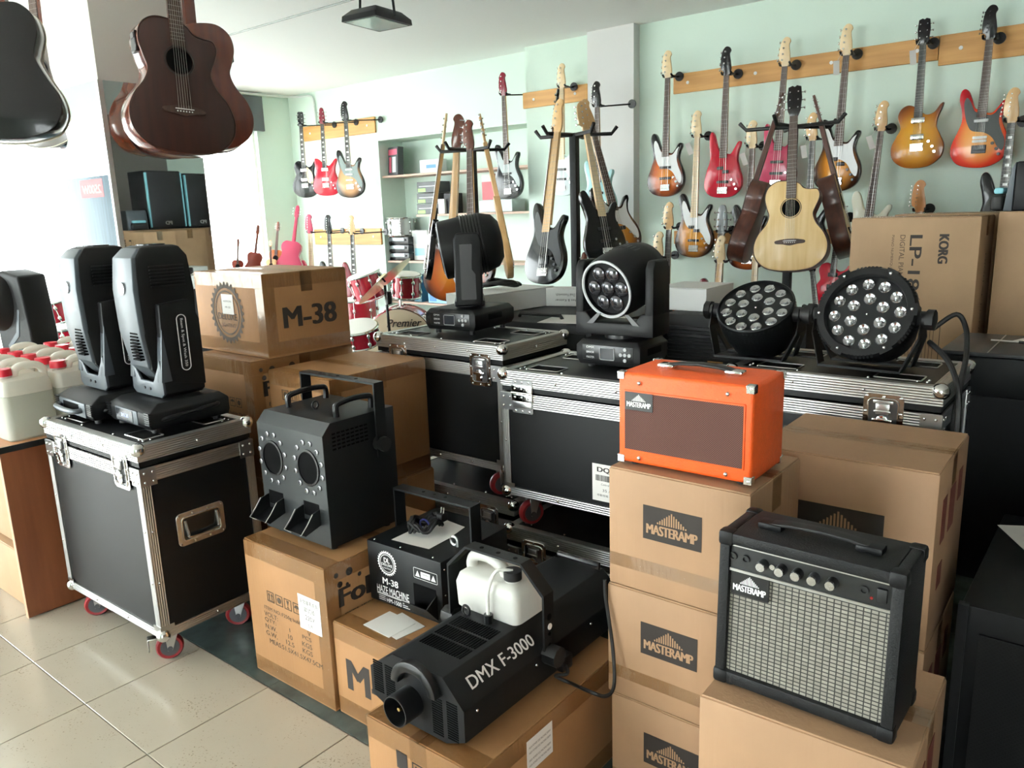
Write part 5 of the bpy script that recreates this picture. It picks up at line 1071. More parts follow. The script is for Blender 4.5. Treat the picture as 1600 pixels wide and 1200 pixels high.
def pg_outline(kind):
    if kind == 'S': return [(-.033,-.04),(-.052,-.015),(-.072,.03),(-.095,.055),(-.108,.02),(-.098,-.05),(-.080,-.11),(-.05,-.155),(.02,-.17),(.07,-.205),(.105,-.265),(.135,-.285),(.142,-.225),(.112,-.15),(.098,-.09),(.108,-.03),(.118,-.005),(.095,-.022),(.066,-.058),(.033,-.062)]
    if kind == 'L': return [(.032,-.07),(.07,-.09),(.10,-.13),(.11,-.20),(.10,-.25),(.05,-.24),(.032,-.2)]
    return [(-.030,-.02),(-.05,.0),(-.075,-.02),(-.08,-.10),(-.05,-.17),(.04,-.2),(.10,-.24),(.115,-.19),(.095,-.10),(.09,-.03),(.05,-.04),(.03,-.03)]
def guitar(label, nut, bottom, face, kind='S', bass=False, body=None, top=None, pg=None, neck=None, board=None, head='f', headm=None, pick='ss', hw=None, group='guitars hanging on the wall', hanger=None, cat=None, strings=True, flip=False, inlay=False, side=None, frets=True, sound=True, name=None, wide=1.0, hang_len=0.03, tag_=None, price=None, preamp=0):
    """nut and bottom: where the nut and the lower end of the body are in the room; face: heading the front looks to"""
    nut = Vector(nut); bottom = Vector(bottom); ac = kind in 'AU'
    nl = NECKLEN[kind] or (0.53 if bass else 0.40)
    tot = nl - min(p[1] for p in OUT[kind]); s = (nut-bottom).length/tot
    z = (nut-bottom).normalized(); y = -(Vector(face)-z*Vector(face).dot(z)).normalized(); x = y.cross(z)
    M = Matrix(((x.x*s*wide, y.x*s, z.x*s, nut.x), (x.y*s*wide, y.y*s, z.y*s, nut.y), (x.z*s*wide, y.z*s, z.z*s, nut.z), (0, 0, 0, 1)))
    nm = name or ('acoustic_guitar' if ac else 'bass_guitar' if bass else 'electric_guitar')
    o = thing(nm, label, cat or ('guitar' if not bass else 'bass guitar'), M=M, group=group)
    neck = neck or MAPLE; board = board or ROSE; headm = headm or neck; hw = hw or CHROME; body = body or BURST_J
    th = 0.098 if ac else 0.042; yf = -0.5*th if ac else -0.021
    if ac: yf = -0.008
    pick = 'jj' if (bass and pick not in ('jj', 'pp', 'mm', 'pj')) else pick
    yb = yf+th; mir = -1 if flip else 1
    bz = -nl
    out = catmull([(mir*p[0], p[1]+bz) for p in OUT[kind]], 5)
    bd = put('body', gmesh(('body', kind, bass, flip), lambda: MB().slab(out, yf, yb, 0.004 if ac else 0.006).mesh('body')), body if not ac else (side or body), o)
    if ac:
        ins = [(p[0]*0.985, (p[1]-bz+0.25)*0.985-0.25+bz) for p in out]
        put('soundboard', gmesh(('top', kind, flip), lambda: MB().slab(ins, yf-0.002, yf+0.004, 0.001).mesh('soundboard')), top or body, o)
        zs_ = bz-0.155
        if sound:
            r = [(0.050*math.cos(2*PI*k/28), zs_+0.050*math.sin(2*PI*k/28)) for k in range(28)]
            h = put('sound_hole', gmesh(('hole', kind), lambda: MB().prism(r, yf-0.0032, yf-0.002, 'Y').mesh('sound_hole', smooth=0)), DARK, o)
            put('rosette', gmesh(('ros', kind), lambda: MB().tube([(0.056*math.cos(2*PI*k/28), yf-0.002, zs_+0.056*math.sin(2*PI*k/28)) for k in range(28)], 0.0022, 5, True).mesh('rosette')), EBONY, h)
        zb_ = bz-0.345
        put('bridge', gmesh(('abr', kind), lambda: MB().slab(catmull([(-.082, zb_+.006), (-.06, zb_+.012), (-.02, zb_+.017), (.02, zb_+.017), (.06, zb_+.012), (.082, zb_+.006), (.078, zb_-.008), (.04, zb_-.012), (0, zb_-.02), (-.04, zb_-.012), (-.078, zb_-.008)], 3), yf-0.010, yf, 0.002).mesh('bridge')), ROSE, o)
        put('saddle', gmesh(('sad', kind), lambda: MB().box(-.036, .036, yf-0.0125, yf-0.009, zb_+.004, zb_+.007).mesh('saddle', smooth=0)), PG_W, o)
        if mir: put('bridge_pins', gmesh(('pins', kind), lambda: (lambda q: [q.sphere((-.028+.0112*k, yf-0.0105, zb_-.004), 0.0032, 6, 4) for k in range(6)] and q)(MB()).mesh('bridge_pins')), PG_W, o)['kind'] = 'stuff'
        put('binding', gmesh(('bind', kind, flip), lambda: MB().tube([(p[0], yf-0.0005, p[1]) for p in out], 0.0025, 5, True).mesh('binding')), body if side is None else (CREAM_L if side not in (MAHOG_B, MAHOG_S) else ROSE), o)
    fb_end = bz-(0.075 if not ac else 0.10)
    if kind == 'L': fb_end = bz-0.075
    w0, w1 = (0.0205, 0.031) if bass else (0.0215, 0.0275)
    ny0 = yf-0.006 if not ac else yf-0.006
    put('neck', gmesh(('neck', bass, kind), lambda: MB().loft([[(-w0, -0.012+0*0, 0.0), (w0, -0.012, 0.0), (w0*0.8, 0.008, 0.0), (0, 0.012, 0.0), (-w0*0.8, 0.008, 0.0)], [(-w1, ny0+0.002, bz-0.03), (w1, ny0+0.002, bz-0.03), (w1*0.8, ny0+0.024, bz-0.03), (0, ny0+0.027, bz-0.03), (-w1*0.8, ny0+0.024, bz-0.03)]]).mesh('neck', smooth=60)), neck, o)
    fbm = put('fretboard', gmesh(('fb', bass, kind), lambda: MB().loft([[(-w0, -0.016, 0.0), (w0, -0.016, 0.0), (w0, -0.011, 0.0), (-w0, -0.011, 0.0)], [(-w1, ny0-0.004, fb_end), (w1, ny0-0.004, fb_end), (w1, ny0+0.002, fb_end), (-w1, ny0+0.002, fb_end)]]).mesh('fretboard', smooth=0)), board, o)
    L_ = 0.864 if bass else 0.648
    if frets:
        def fretmesh():
            q = MB(); n = 20 if bass else 19
            for k in range(1, n+1):
                zz = -L_*(1-2**(-k/12.0)); t = zz/fb_end
                if t > 0.985: break
                wv = w0+(w1-w0)*t; yy = -0.016+(ny0-0.004+0.016)*t; q.box(-wv, wv, yy-0.001, yy, zz-0.0007, zz+0.0007)
            return q.mesh('frets', smooth=0)
        put('frets', gmesh(('frets', bass, kind), fretmesh), FRETM, fbm)['kind'] = 'stuff'
        if inlay:
            def inm():
                q = MB()
                for k in (3, 5, 7, 9, 12, 15, 17):
                    zz = -L_*(1-0.5*(2**(-k/12.0)+2**(-(k-1)/12.0))); t = zz/fb_end; yy = -0.016+(ny0-0.004+0.016)*t
                    if t < 0.97: q.box(-0.012, 0.012, yy-0.0006, yy, zz-0.008, zz+0.008)
                return q.mesh('inlays', smooth=0)
            put('inlays', gmesh(('inl', bass, kind), inm), PG_W, fbm)['kind'] = 'stuff'
    hp = catmull([(mir*p[0], p[1]) for p in HEADS[head]], 4) if head != 'p' else [(mir*p[0], p[1]) for p in HEADS[head]]
    hs = put('headstock', gmesh(('head', head, flip), lambda: MB().slab(hp, -0.012, 0.003, 0.002).mesh('headstock')), headm, o)
    def tun():
        q = MB()
        if head == 'f':
            n = 4 if bass else 6
            for k in range(n):
                zz = 0.045+k*(0.125/(n-1)); xx = -0.022+0.010*k/(n-1); q.cyl((mir*xx, -0.012, zz), (mir*xx, -0.022, zz), 0.0065 if bass else 0.004, n=8).cyl((mir*xx, 0.004, zz), (mir*(xx-0.035), 0.004, zz), 0.003, n=6)
                q.sphere((mir*(xx-0.042), 0.004, zz), 0.011 if bass else 0.007, 8, 6, (0.5, 0.7, 1.1))
        else:
            for sx in (-1, 1):
                for k in range(3):
                    zz = 0.045+k*0.043; q.cyl((sx*0.022, -0.012, zz), (sx*0.022, -0.020, zz), 0.004, n=8).cyl((sx*0.022, 0.004, zz), (sx*0.05, 0.004, zz), 0.0028, n=6).sphere((sx*0.054, 0.004, zz), 0.008, 8, 6, (0.6, 0.7, 1.0))
        return q.mesh('tuners')
    put('tuners', gmesh(('tun', head, bass, flip), tun), hw, hs)['kind'] = 'stuff'
    if not ac:
        if pg is not None:
            pk = 'S' if kind == 'S' else kind
            put('pickguard', gmesh(('pg', pk, bass, flip), lambda: MB().prism(catmull([(mir*p[0], p[1]+bz) for p in pg_outline(pk)], 4), yf-0.0022, yf+0.001, 'Y').mesh('pickguard', smooth=0)), pg, o)
        if bass: specs = {'jj': [(-.16, .10, .02), (-.245, .10, .02)], 'pp': [(-.165, .055, .026, -.025), (-.20, .055, .026, .025)], 'mm': [(-.245, .075, .055)], 'pj': [(-.15, .05, .024, -.022), (-.178, .05, .024, .022), (-.255, .095, .02)]}[pick]
        else: specs = {'ss': [(-.095, .083, .018), (-.145, .083, .018), (-.205, .083, .018)], 'hh': [(-.095, .085, .038), (-.205, .085, .038)], 'hss': [(-.095, .083, .018), (-.20, .083, .018), (-.222, .083, .018)]}[pick]
        pm = {'cover': CHROME}.get(tag_, None) or (BLACKS if tag_ != 'white' else PG_W)
        for k, sp in enumerate(specs):
            zz = bz+sp[0]; xx = sp[3] if len(sp) > 3 else 0
            put('pickup', gmesh(('pu', sp, bass, kind), lambda: MB().box(xx-sp[1]/2, xx+sp[1]/2, yf-0.010, yf, zz-sp[2]/2, zz+sp[2]/2).mesh('pickup', bevel=0.003, seg=2)), pm, o)
        zb_ = bz-(0.315 if bass else 0.27)
        put('bridge', gmesh(('br', bass, kind), lambda: MB().box(-.042, .042, yf-0.009, yf, zb_-.03, zb_+.022).box(-.040, .040, yf-0.014, yf, zb_-.012, zb_+.012).mesh('bridge', bevel=0.002, seg=1)), hw, o)
        def kn():
            q = MB()
            for (kx, kz) in ((.075, -.24), (.10, -.275), (.115, -.31)): q.cyl((mir*kx, yf, bz+kz), (mir*kx, yf-0.015, bz+kz), 0.0105, 0.009, n=12)
            return q.mesh('knobs')
        put('control_knobs', gmesh(('kn', kind, bass, flip), kn), BLACKS if tag_ == 'blackknob' else hw, o)['kind'] = 'stuff'
    if strings:
        def stm():
            q = MB(); n = 4 if bass else 6; zb2 = bz-(0.345 if ac else 0.315 if bass else 0.27)
            for k in range(n):
                t = (k/(n-1)-0.5); q.cyl((t*w0*1.6, -0.0185, 0.01), (t*w1*1.75, yf-0.0145, zb2), 0.0009 if bass else 0.0006, n=4)
            return q.mesh('strings', smooth=0)
        put('strings', gmesh(('str', bass, kind), stm), STRING, o)['kind'] = 'stuff'
    if preamp:
        MB().box(*sorted((preamp*0.134, preamp*0.150)), 0.012, 0.058, bz-0.135, bz-0.058).build('preamp_panel', BLACKS, o, bevel=0.003, seg=1)
        MB().box(*sorted((preamp*0.148, preamp*0.152)), 0.020, 0.050, bz-0.085, bz-0.066).build('preamp_screen', SCREEN, o, smooth=0)
    if price:
        MB().at(Matrix.Translation((-0.055, -0.03, -0.075)) @ Matrix.Rotation(R(price), 4, 'Y') @ Matrix.Rotation(R(25), 4, 'Z')).box(-0.020, 0.020, -0.001, 0.001, -0.05, 0.045).build('price_tag', PAPER, o, smooth=0); MB().cyl((-0.02, -0.02, 0.03), (-0.05, -0.03, -0.03), 0.0012, n=4).build('tag_string', PAPER, o)
    if hanger is not None:      # yoke hook holding the head, fixed to the wall at y = hanger
        hk = thing('guitar_hanger', 'black wall hook of the ' + ' '.join(label.split(',')[0].split()[:10]), 'hook', group='wall hooks')
        p = nut+Vector((0, 0.012, 0.012)); wp = Vector((nut.x+hang_len, hanger, nut.z+0.02))
        MB().cyl(wp, wp+Vector((0, -0.012, 0)), 0.034, n=16).build('mount', BLACKS, hk)
        MB().cyl(wp, p+Vector((0, 0.035, 0)), 0.006, n=8).build('arm', BLACKS, hk)
        for sx in (-1, 1): MB().tube([p+Vector((0, 0.035, 0)), p+Vector((sx*0.032, 0.030, 0)), p+Vector((sx*0.036, -0.015, 0.0)), p+Vector((sx*0.034, -0.035, 0.012))], 0.0075, 7).build('prong', RUBBER, hk)
    return o
SW = (0, -1, 0)
YW = 5.60     # plane in which the wall guitars hang
def wg(label, n, b, Y=YW, hy=None, wall=Y1, face=SW, **k):
    # straight down from the nut, as far as the pixel of the lower end says
    N_ = at(n[0], n[1], Y=Y); B_ = at(b[0], b[1], Y=Y)
    return guitar(label, N_, B_, face, hanger=wall-0.024, **k)
wg('sunburst jazz bass with white pickguard, leftmost on the right wall, upper row', (1044, 122), (1041, 307), bass=True, body=BURST_J, pg=PG_W, pick='jj', headm=MAPLE_L)
wg('sunburst bass with pale maple neck, hanging in the second row', (1090, 216), (1085, 402), price=-25, bass=True, body=BURST_W, pg=PG_W, pick='pj', board=MAPLE_L, neck=MAPLE_L, headm=MAPLE_L)
wg('glossy red bass with black headstock', (1136, 118), (1130, 309), kind='R', bass=True, body=RED_L, pick='pj', headm=BLACK_L)
wg('dark burst bass half hidden behind the left acoustic guitar', (1176, 232), (1168, 421), price=-22, bass=True, body=BURST_J, pg=None, pick='jj', headm=MAPLE_L, hw=CHROME)
wg('pink bass behind the stand with the acoustic guitars', (1227, 104), (1212, 298), kind='R', bass=True, body=PINK_L, pick='jj', headm=MAPLE_L)
wg('bass with black fretboard and honey maple headstock, behind the acoustic guitars', (1270, 220), (1262, 410), Y=5.48, price=-10, bass=True, body=BLACK_L, pick='jj', board=EBONY, headm=MAPLE)
wg('tobacco burst precision bass with white pickguard', (1323, 87), (1306, 299), price=-4, bass=True, body=BURST_W, pg=PG_W, pick='pp', headm=MAPLE_L, tag_='blackknob')
wg('cream bass, body mostly behind the tall piano carton', (1377, 205), (1350, 408), price=-24, bass=True, body=CREAM_L, pick='pj', headm=MAPLE)
wg('honey burst single-cut electric guitar with black headstock', (1443, 70), (1431, 263), price=-6, kind='L', body=BURST_G, pick='hh', head='p', headm=BLACK_L, board=EBONY, tag_='cover')
wg('red burst electric guitar with black pickguard and black headstock', (1547, 62), (1527, 262), kind='S', body=BURST_R, pg=PG_B, pick='hss', headm=BLACK_L, board=ROSE, tag_='white', hw=BLACKS)
wg('electric guitar with pale headstock at the right edge', (1581, 192), (1560, 395), kind='S', body=BLACK_L, pick='ss', headm=MAPLE, board=EBONY, inlay=True, Y=5.5)
wg('bass with maple headstock, lower row beside the white column', (1046, 359), (1040, 545), bass=True, body=BURST_J, pick='jj', headm=MAPLE, board=EBONY)
wg('lowest bass headstock behind the lens-front moving head', (1030, 405), (1022, 590), bass=True, body=BLACK_L, pick='jj', headm=MAPLE_L, Y=5.52)
wg('guitar with silver tuners on a dark headstock, lower row', (1128, 365), (1120, 555), kind='S', body=WINE_L, pick='ss', head='k', headm=GREY_L, board=ROSE)
wg('bass with two-tone maple neck hanging low, behind the left round lamp', (1126, 412), (1112, 600), bass=True, body=CREAM_L, pick='jj', headm=MAPLE_L, board=MAPLE, Y=5.5)
wg('maple-necked bass low on the wall under the burst body', (1181, 410), (1172, 600), bass=True, body=BLACK_L, pick='jj', headm=MAPLE_L, board=MAPLE_L, Y=5.5)
wg('small red electric guitar low on the wall, right of the acoustic stand', (1312, 345), (1296, 482), kind='L', body=RED_L, pick='hh', board=EBONY, head='k', headm=BLACK_L)
wg('guitar showing only its orange headstock above the piano carton', (1437, 332), (1428, 520), kind='S', body=CREAM_L, pick='ss', headm=wood('orange_maple', srgb('#c98a55'), srgb('#b57845'), 4), board=ROSE)
# left of the column and on it
wg('dark bass with black pickguard, left of the short high rail', (788, 150), (797, 311), wall=YB, hang_len=0.16, bass=True, body=BLACK_L, pg=PG_G, pick='jj', headm=WINE_L)
wg('pale blue bass with maple headstock, behind the black bass on the stand', (879, 138), (880, 306), bass=True, body=WHITE_L, pg=PG_W, pick='jj', headm=MAPLE_L, board=MAPLE_L)
wg('guitar with black headstock hanging in front of the white column', (934, 168), (938, 345), bass=True, body=lac('sky_lacquer', '#a9d4d8'), pick='jj', headm=BLACK_L, Y=5.45, wall=5.66, hang_len=0.2)
# far left corner
wg('black single-cut electric guitar with cream pickguard, far corner', (471, 198), (480, 309), kind='L', body=BLACK_L, pg=PG_C, pick='hh', head='p', headm=BLACK_L, board=EBONY, inlay=True, tag_='cover', Y=5.58, wall=YB, hang_len=0.20, face=(0.42, -0.9, 0))
wg('wine red sharp-horned electric guitar, far corner', (504, 194), (512, 306), kind='X', body=RED_L, pick='hh', head='k', headm=WINE_L, board=EBONY, inlay=True, tag_='white', Y=5.58, wall=YB, hang_len=0.20, face=(0.42, -0.9, 0))
wg('pale burst electric guitar with grey pickguard, far corner', (541, 190), (550, 309), kind='S', body=BURST_T, pg=PG_G, pick='ss', headm=BLACK_L, board=EBONY, inlay=True, tag_='white', Y=5.58, wall=YB, hang_len=0.20, face=(0.42, -0.9, 0))
wg('guitar with pink headstock and cream neck, lower far rail', (485, 365), (492, 478), kind='S', body=PINK_L, pick='ss', headm=PINK_L, board=MAPLE_L, neck=MAPLE_L, Y=5.58, wall=YB, hang_len=0.20, face=(0.42, -0.9, 0))
wg('guitar with black headstock on the lower far rail, behind the drums', (515, 366), (523, 480), kind='S', body=BLACK_L, pick='ss', headm=BLACK_L, board=EBONY, inlay=True, Y=5.58, wall=YB, hang_len=0.20, face=(0.42, -0.9, 0))
wg('wine guitar with maple headstock on the lower far rail', (551, 367), (558, 482), kind='S', body=WINE_L, pick='ss', headm=MAPLE, board=EBONY, inlay=True, Y=5.58, wall=YB, hang_len=0.20, face=(0.42, -0.9, 0))

# ------------------------------------------------------------------ guitar stands
def stand(label, x, y, ztop, arms, r=0.22):
    o = thing('guitar_stand', label, 'guitar stand', (x, y, 0), 0, 'multi-guitar stands')
    MB().box(-0.022, 0.022, -0.022, 0.022, 0.25, ztop).build('mast', BLACKM, o, bevel=0.003)
    for a in arms: MB().tube([(0, 0, ztop-0.01), (r*math.cos(a), r*math.sin(a), ztop-0.01), (r*1.15*math.cos(a), r*1.15*math.sin(a), ztop+0.03)], 0.011, 7).build('neck_arm', RUBBER, o)
    for k in range(3):
        a = R(30+120*k); MB().tube([(0, 0, 0.70), (0.20*math.cos(a), 0.20*math.sin(a), 0.52), (0.36*math.cos(a), 0.36*math.sin(a), 0.012)], 0.014, 8).build('leg', BLACKM, o); MB().cyl((0, 0, 0.3), (0.27*math.cos(a), 0.27*math.sin(a), 0.28), 0.009, n=6).build('leg_brace', BLACKM, o)
    for a in arms: MB().tube([(0, 0, 0.62), (0.27*math.cos(a), 0.27*math.sin(a), 0.60), (0.34*math.cos(a), 0.34*math.sin(a), 0.66)], 0.011, 7).build('body_arm', RUBBER, o)
    MB().cyl((0, 0, 0.56), (0, 0, 0.66), 0.05, n=14).build('collar', RUBBER, o)
    return o
SLAB = 'guitars leaning on the stands'
def sg(label, n, b, Yn, Yb, face, **k):
    return guitar(label, at(n[0], n[1], Y=Yn), at(b[0], b[1], Y=Yb), face, group=SLAB, **k)
# left stand
p = at(737, 232, Y=4.05); stand('black stand with five guitars, behind the turned-away moving head', p.x, p.y, p.z, (R(-90), R(-20), R(200), R(130), R(50)))
sg('thin-edged black bass leaning sideways at the left of the left stand', (693, 226), (668, 437), 4.05, 3.92, (-0.68, -0.75, 0.1), bass=True, body=BLACK_L, top=None, pg=PG_W, pick='jj', headm=MAPLE_L, neck=MAPLE)
sg('bass with dark round headstock, second from left on the left stand', (713, 234), (700, 470), 4.38, 4.34, (-0.55, 1.0, 0.2), bass=True, body=BURST_J, headm=MAHOG_S, neck=MAPLE)
sg('brown-headed bass in the middle of the left stand', (735, 236), (742, 452), 3.86, 3.72, (0.1, -1, 0.25), bass=True, body=BURST_J, pg=PG_W, headm=MAHOG_S, board=ROSE, pick='jj')
sg('natural wood bass leaning at the right of the left stand, seen edge-on', (757, 224), (798, 432), 4.05, 3.88, (0.74, 0.68, 0.1), bass=True, body=NATURAL, pick='jj', headm=MAPLE, board=MAPLE)
# middle stand
p = at(897, 208, Y=4.0); stand('black stand with basses in the centre, in front of the column', p.x, p.y, p.z, (R(-100), R(-30), R(190), R(110), R(40)))
sg('grey-black bass with maple fingerboard at the front of the centre stand', (872, 208), (850, 444), 3.78, 3.60, (-0.15, -1, 0.25), bass=True, body=BLACK_L, pg=mat('smoky_pickguard', srgb('#4b4d50'), 0.12), pick='mm', headm=MAPLE, board=MAPLE, neck=MAPLE, tag_='blackknob')
sg('dark-necked bass standing behind the front bass', (868, 192), (845, 420), 4.12, 4.05, (-0.8, -0.7, 0.2), bass=True, body=BURST_J, headm=BLACK_L, board=ROSE, pick='jj')
sg('pale-necked bass leaning right on the centre stand', (915, 205), (950, 410), 4.0, 3.92, (0.9, -0.4, 0.3), bass=True, body=BLACK_L, headm=MAPLE, board=MAPLE_L, pick='jj')
sg('bass with dark brown fingerboard, rightmost on the centre stand', (924, 200), (975, 400), 4.35, 4.30, (1.0, -0.6, 0.3), bass=True, body=BURST_W, headm=MAPLE, board=ROSE, pg=PG_W, pick='pp')
sg('low guitar with brown headstock under the centre stand', (912, 425), (905, 560), 3.9, 3.8, (0, -1, 0.2), kind='S', body=NATURAL, headm=MAHOG_S, head='k', board=ROSE, pick='ss')
# right stand with acoustics
p = at(1240, 195, Y=4.6); stand('black stand carrying the acoustic guitars', p.x, p.y, p.z, (R(-90), R(-10), R(190), R(120), R(60)), 0.26)
sg('natural spruce-top acoustic guitar facing forward on the right stand', (1241, 182), (1233, 424), 4.34, 4.22, (0.12, -1, 0.25), kind='A', body=MAHOG_B, top=SPRUCE, side=MAHOG_B, head='p', headm=BLACK_L, neck=MAHOG_B)
sg('mahogany acoustic guitar leaning left, seen from its side', (1212, 190), (1142, 406), 4.55, 4.42, (-1.0, -0.22, 0.2), kind='U', body=MAHOG_B, top=SPRUCE, side=MAHOG_B, head='p', headm=MAHOG_B, neck=MAHOG_B)
sg('mahogany acoustic guitar leaning right, seen from its side', (1281, 190), (1334, 398), 4.72, 4.62, (1.0, 0.25, 0.40), kind='U', body=MAHOG_B, top=SPRUCE, side=MAHOG_B, head='p', headm=MAHOG_B, neck=MAHOG_B)
sg('low black-necked guitar standing under the acoustic guitars', (1270, 425), (1285, 555), 4.4, 4.3, (0, -1, 0.1), kind='S', body=BLACK_L, headm=BLACK_L, head='k', board=EBONY, pick='ss')
# acoustics hung from the ceiling at the pillar
HG = 'acoustic guitars hung from the ceiling'
def hung(label, n, b, d, face, **k):
    N_ = at(n[0], n[1], d=d); B_ = at(b[0], b[1], d=d); B_ = Vector((N_.x, N_.y, B_.z))
    B_ = Vector((at(b[0], b[1], d=d).x*0.5+N_.x*0.5, at(b[0], b[1], d=d).y*0.5+N_.y*0.5, B_.z))
    o = guitar(label, N_, B_, face, group=HG, **k)
    hk = thing('guitar_hanger', 'black ceiling hook of the ' + ' '.join(label.split(',')[0].split()[:10]), 'hook', group='ceiling hooks')
    MB().cyl(N_+Vector((0, 0, 0.02)), (N_.x, N_.y, ZC), 0.006, n=8).build('arm', BLACKS, hk); MB().cyl((N_.x, N_.y, ZC-0.012), (N_.x, N_.y, ZC), 0.03).build('mount', BLACKS, hk)
    return o
hung('dark mahogany cutaway acoustic guitar hung in front of the mirror pillar', (257, -118), (287, 238), 3.35, (0.95, -0.12, 0.0), kind='A', body=MAHOG_S, top=MAHOG, side=MAHOG_S, head='p', headm=MAHOG, neck=MAHOG_S, wide=1.02, preamp=-1)
hung('reddish mahogany acoustic guitar hung just behind the dark one', (286, -95), (309, 236), 3.86, (-1.0, 0.30, 0.0), kind='A', body=MAHOG_S, top=MAHOG_S, side=MAHOG_S, head='p', headm=MAHOG, neck=MAHOG_S, flip=False, preamp=-1)
hung('black glossy acoustic guitar cut off by the left edge', (-20, -140), (20, 221), 3.35, (-0.75, 0.6, 0.0), kind='U', body=BLACK_L, top=BLACK_L, side=BLACK_L, head='p', headm=BLACK_L, neck=MAHOG_S)
hung('grey-brown acoustic guitar behind the black one at left', (48, -70), (62, 228), 4.0, (0.3, -0.95, 0.0), kind='U', body=lac('smoke_lacquer', '#5a5350'), top=lac('smoke_lacquer', '#5a5350'), side=lac('smoke_lacquer', '#5a5350'), head='p', headm=BLACK_L, neck=MAHOG_S)
# ------------------------------------------------------------------ desk and fluid canisters at left
o = thing('desk', 'brown laminate desk with black edge holding the fluid canisters', 'desk', (-3.215, 0.966, 0))
MB().box(-0.022, 0.0, 0.0, 0.80, 0.004, 0.668).build('side_panel', WALNUT, o, bevel=0.003, seg=1)
MB().box(-0.0225, 0.0, -0.0012, 0.0, 0.004, 0.668).build('panel_edge', mat('light_edge_band', srgb('#b98a6c'), 0.5), o, smooth=0)
MB().box(-1.25, -1.228, 0.0, 0.80, 0.004, 0.668).build('side_panel', WALNUT, o, bevel=0.003, seg=1)
MB().box(-1.27, 0.012, -0.012, 0.81, 0.669, 0.690).build('desk_top', wood('light_brown_top', srgb('#c08a66'), srgb('#ab7653'), 3, 0.4, 0.1, 'X'), o, smooth=0)
MB().box(-1.272, 0.0145, -0.0145, -0.012, 0.668, 0.691).box(0.012, 0.0145, -0.0145, 0.8125, 0.668, 0.691).build('black_edge_band', BLACKS, o, smooth=0)
MB().box(-1.228, -0.022, 0.74, 0.76, 0.25, 0.668).build('back_panel', WALNUT, o, smooth=0)
for k, (x0, y0, z0, w, d, h, lb) in enumerate(((-3.62, 1.0, 0, 0.37, 0.40, 0.24, 'dull carton on the floor under the desk'), (-3.63, 1.03, 0.241, 0.36, 0.36, 0.30, 'dull carton standing on the one under the desk'))):
    q = carton(lb, x0, y0, z0, w, d, h, KRAFT_D, 0.0, group='cartons under the desk')
    for v in range(3): text('DELUXE LIGHTING', rt(q, 0.10, h*0.35+0.03*v), 0.12, 0.012, PRINT_G, q)
    put('handling_mark', MB().prism([(-0.02, 0), (0.02, 0), (0, 0.035)], 0, 0.0005, 'Z').mesh('handling_mark', smooth=0), PRINT_G, q, fr(q, w-0.05, h*0.4))
CAN = milky('milky_polythene', srgb('#f1eee6'), 0.5)
FLUID = milky('cloudy_fluid', srgb('#d9d9cf'), 0.5)
def canister():
    o = thing('fluid_canister', 'x', 'canister', (0, 0, 0), 0, 'fluid canisters on the desk')
    L2, T2 = 0.090, 0.064          # along Y, along X
    def rg(z, a, b, yo=0.0): return [(x, y+yo, z) for x, y in rrect(2*a, 2*b, min(a, b)*0.38, 4)]
    MB().loft([rg(0, T2-0.008, L2-0.008), rg(0.008, T2, L2), rg(0.165, T2, L2), rg(0.172, T2+0.001, L2+0.001)]).build('lower_shell', FLUID, o)
    MB().loft([rg(0.1725, T2, L2), rg(0.205, T2, L2), rg(0.228, T2*0.86, L2*0.93), rg(0.236, T2*0.5, L2*0.8)]).build('upper_shell', CAN, o)
    MB().cyl((0, -0.055, 0.225), (0, -0.055, 0.246), 0.024, n=16).build('neck', CAN, o)
    MB().cyl((0, -0.055, 0.244), (0, -0.055, 0.270), 0.030, 0.028, n=18).build('cap', RED_CAP, o)
    MB().tube(spline([(0, -0.022, 0.225), (0, -0.012, 0.262), (0, 0.02, 0.272), (0, 0.06, 0.268), (0, 0.082, 0.25), (0, 0.084, 0.22)], 5), 0.0145, 10).build('grip', CAN, o)
    return o
cn = canister(); first = True
rows = ('front', 'second', 'back'); cols = ('rightmost', 'second from right', 'middle', 'fourth from right', 'leftmost')
for j in range(3):
    for i in range(5):
        M = Matrix.Translation((-3.30-0.142*i+random.uniform(-.004, .004), 1.105+0.192*j+random.uniform(-.004, .004), 0.691)) @ Matrix.Rotation(random.uniform(-.04, .04), 4, 'Z')
        lb = 'milky canister with red cap, %s of the %s row on the desk' % (cols[i], rows[j])
        if first: cn.matrix_world = M; cn['label'] = lb; first = False
        else: dup(cn, M, lb)
# black fixture standing behind the canisters at the left edge
o = thing('moving_head_light', 'black moving head cut off by the left edge, behind the canisters', 'stage light', (-4.24, 1.50, 0.692), 0.2, 'black wash lights')
MB().box(-0.10, 0.15, -0.08, 0.08, 0.012, 0.10).build('base', BLACKP, o, bevel=0.008)
MB().prism([(-0.14, 0.10), (0.115, 0.10), (0.105, 0.30), (0.075, 0.56), (-0.06, 0.585), (-0.16, 0.5)], -0.07, 0.07, 'Y').build('yoke_arm', BLACKP, o, bevel=0.012, seg=3)
MB().prism([(-0.08, 0.20), (0.02, 0.27), (0.05, 0.40), (0.035, 0.40), (0.0, 0.29), (-0.08, 0.225)], -0.073, -0.069, 'Y').build('arm_trim', GREYM, o, bevel=0.002)
MB().lathe([(0.05, -0.12), (0.12, -0.10), (0.14, 0.0), (0.13, 0.10), (0.11, 0.12)], 28, Matrix.Translation((-0.12, -0.02, 0.42)) @ Matrix.Rotation(R(60), 4, 'X')).build('head', BLACKP, o)
for sx in (-0.08, 0.12): MB().cyl((sx, 0, 0), (sx, 0, 0.014), 0.014, n=10).build('foot', RUBBER, o)

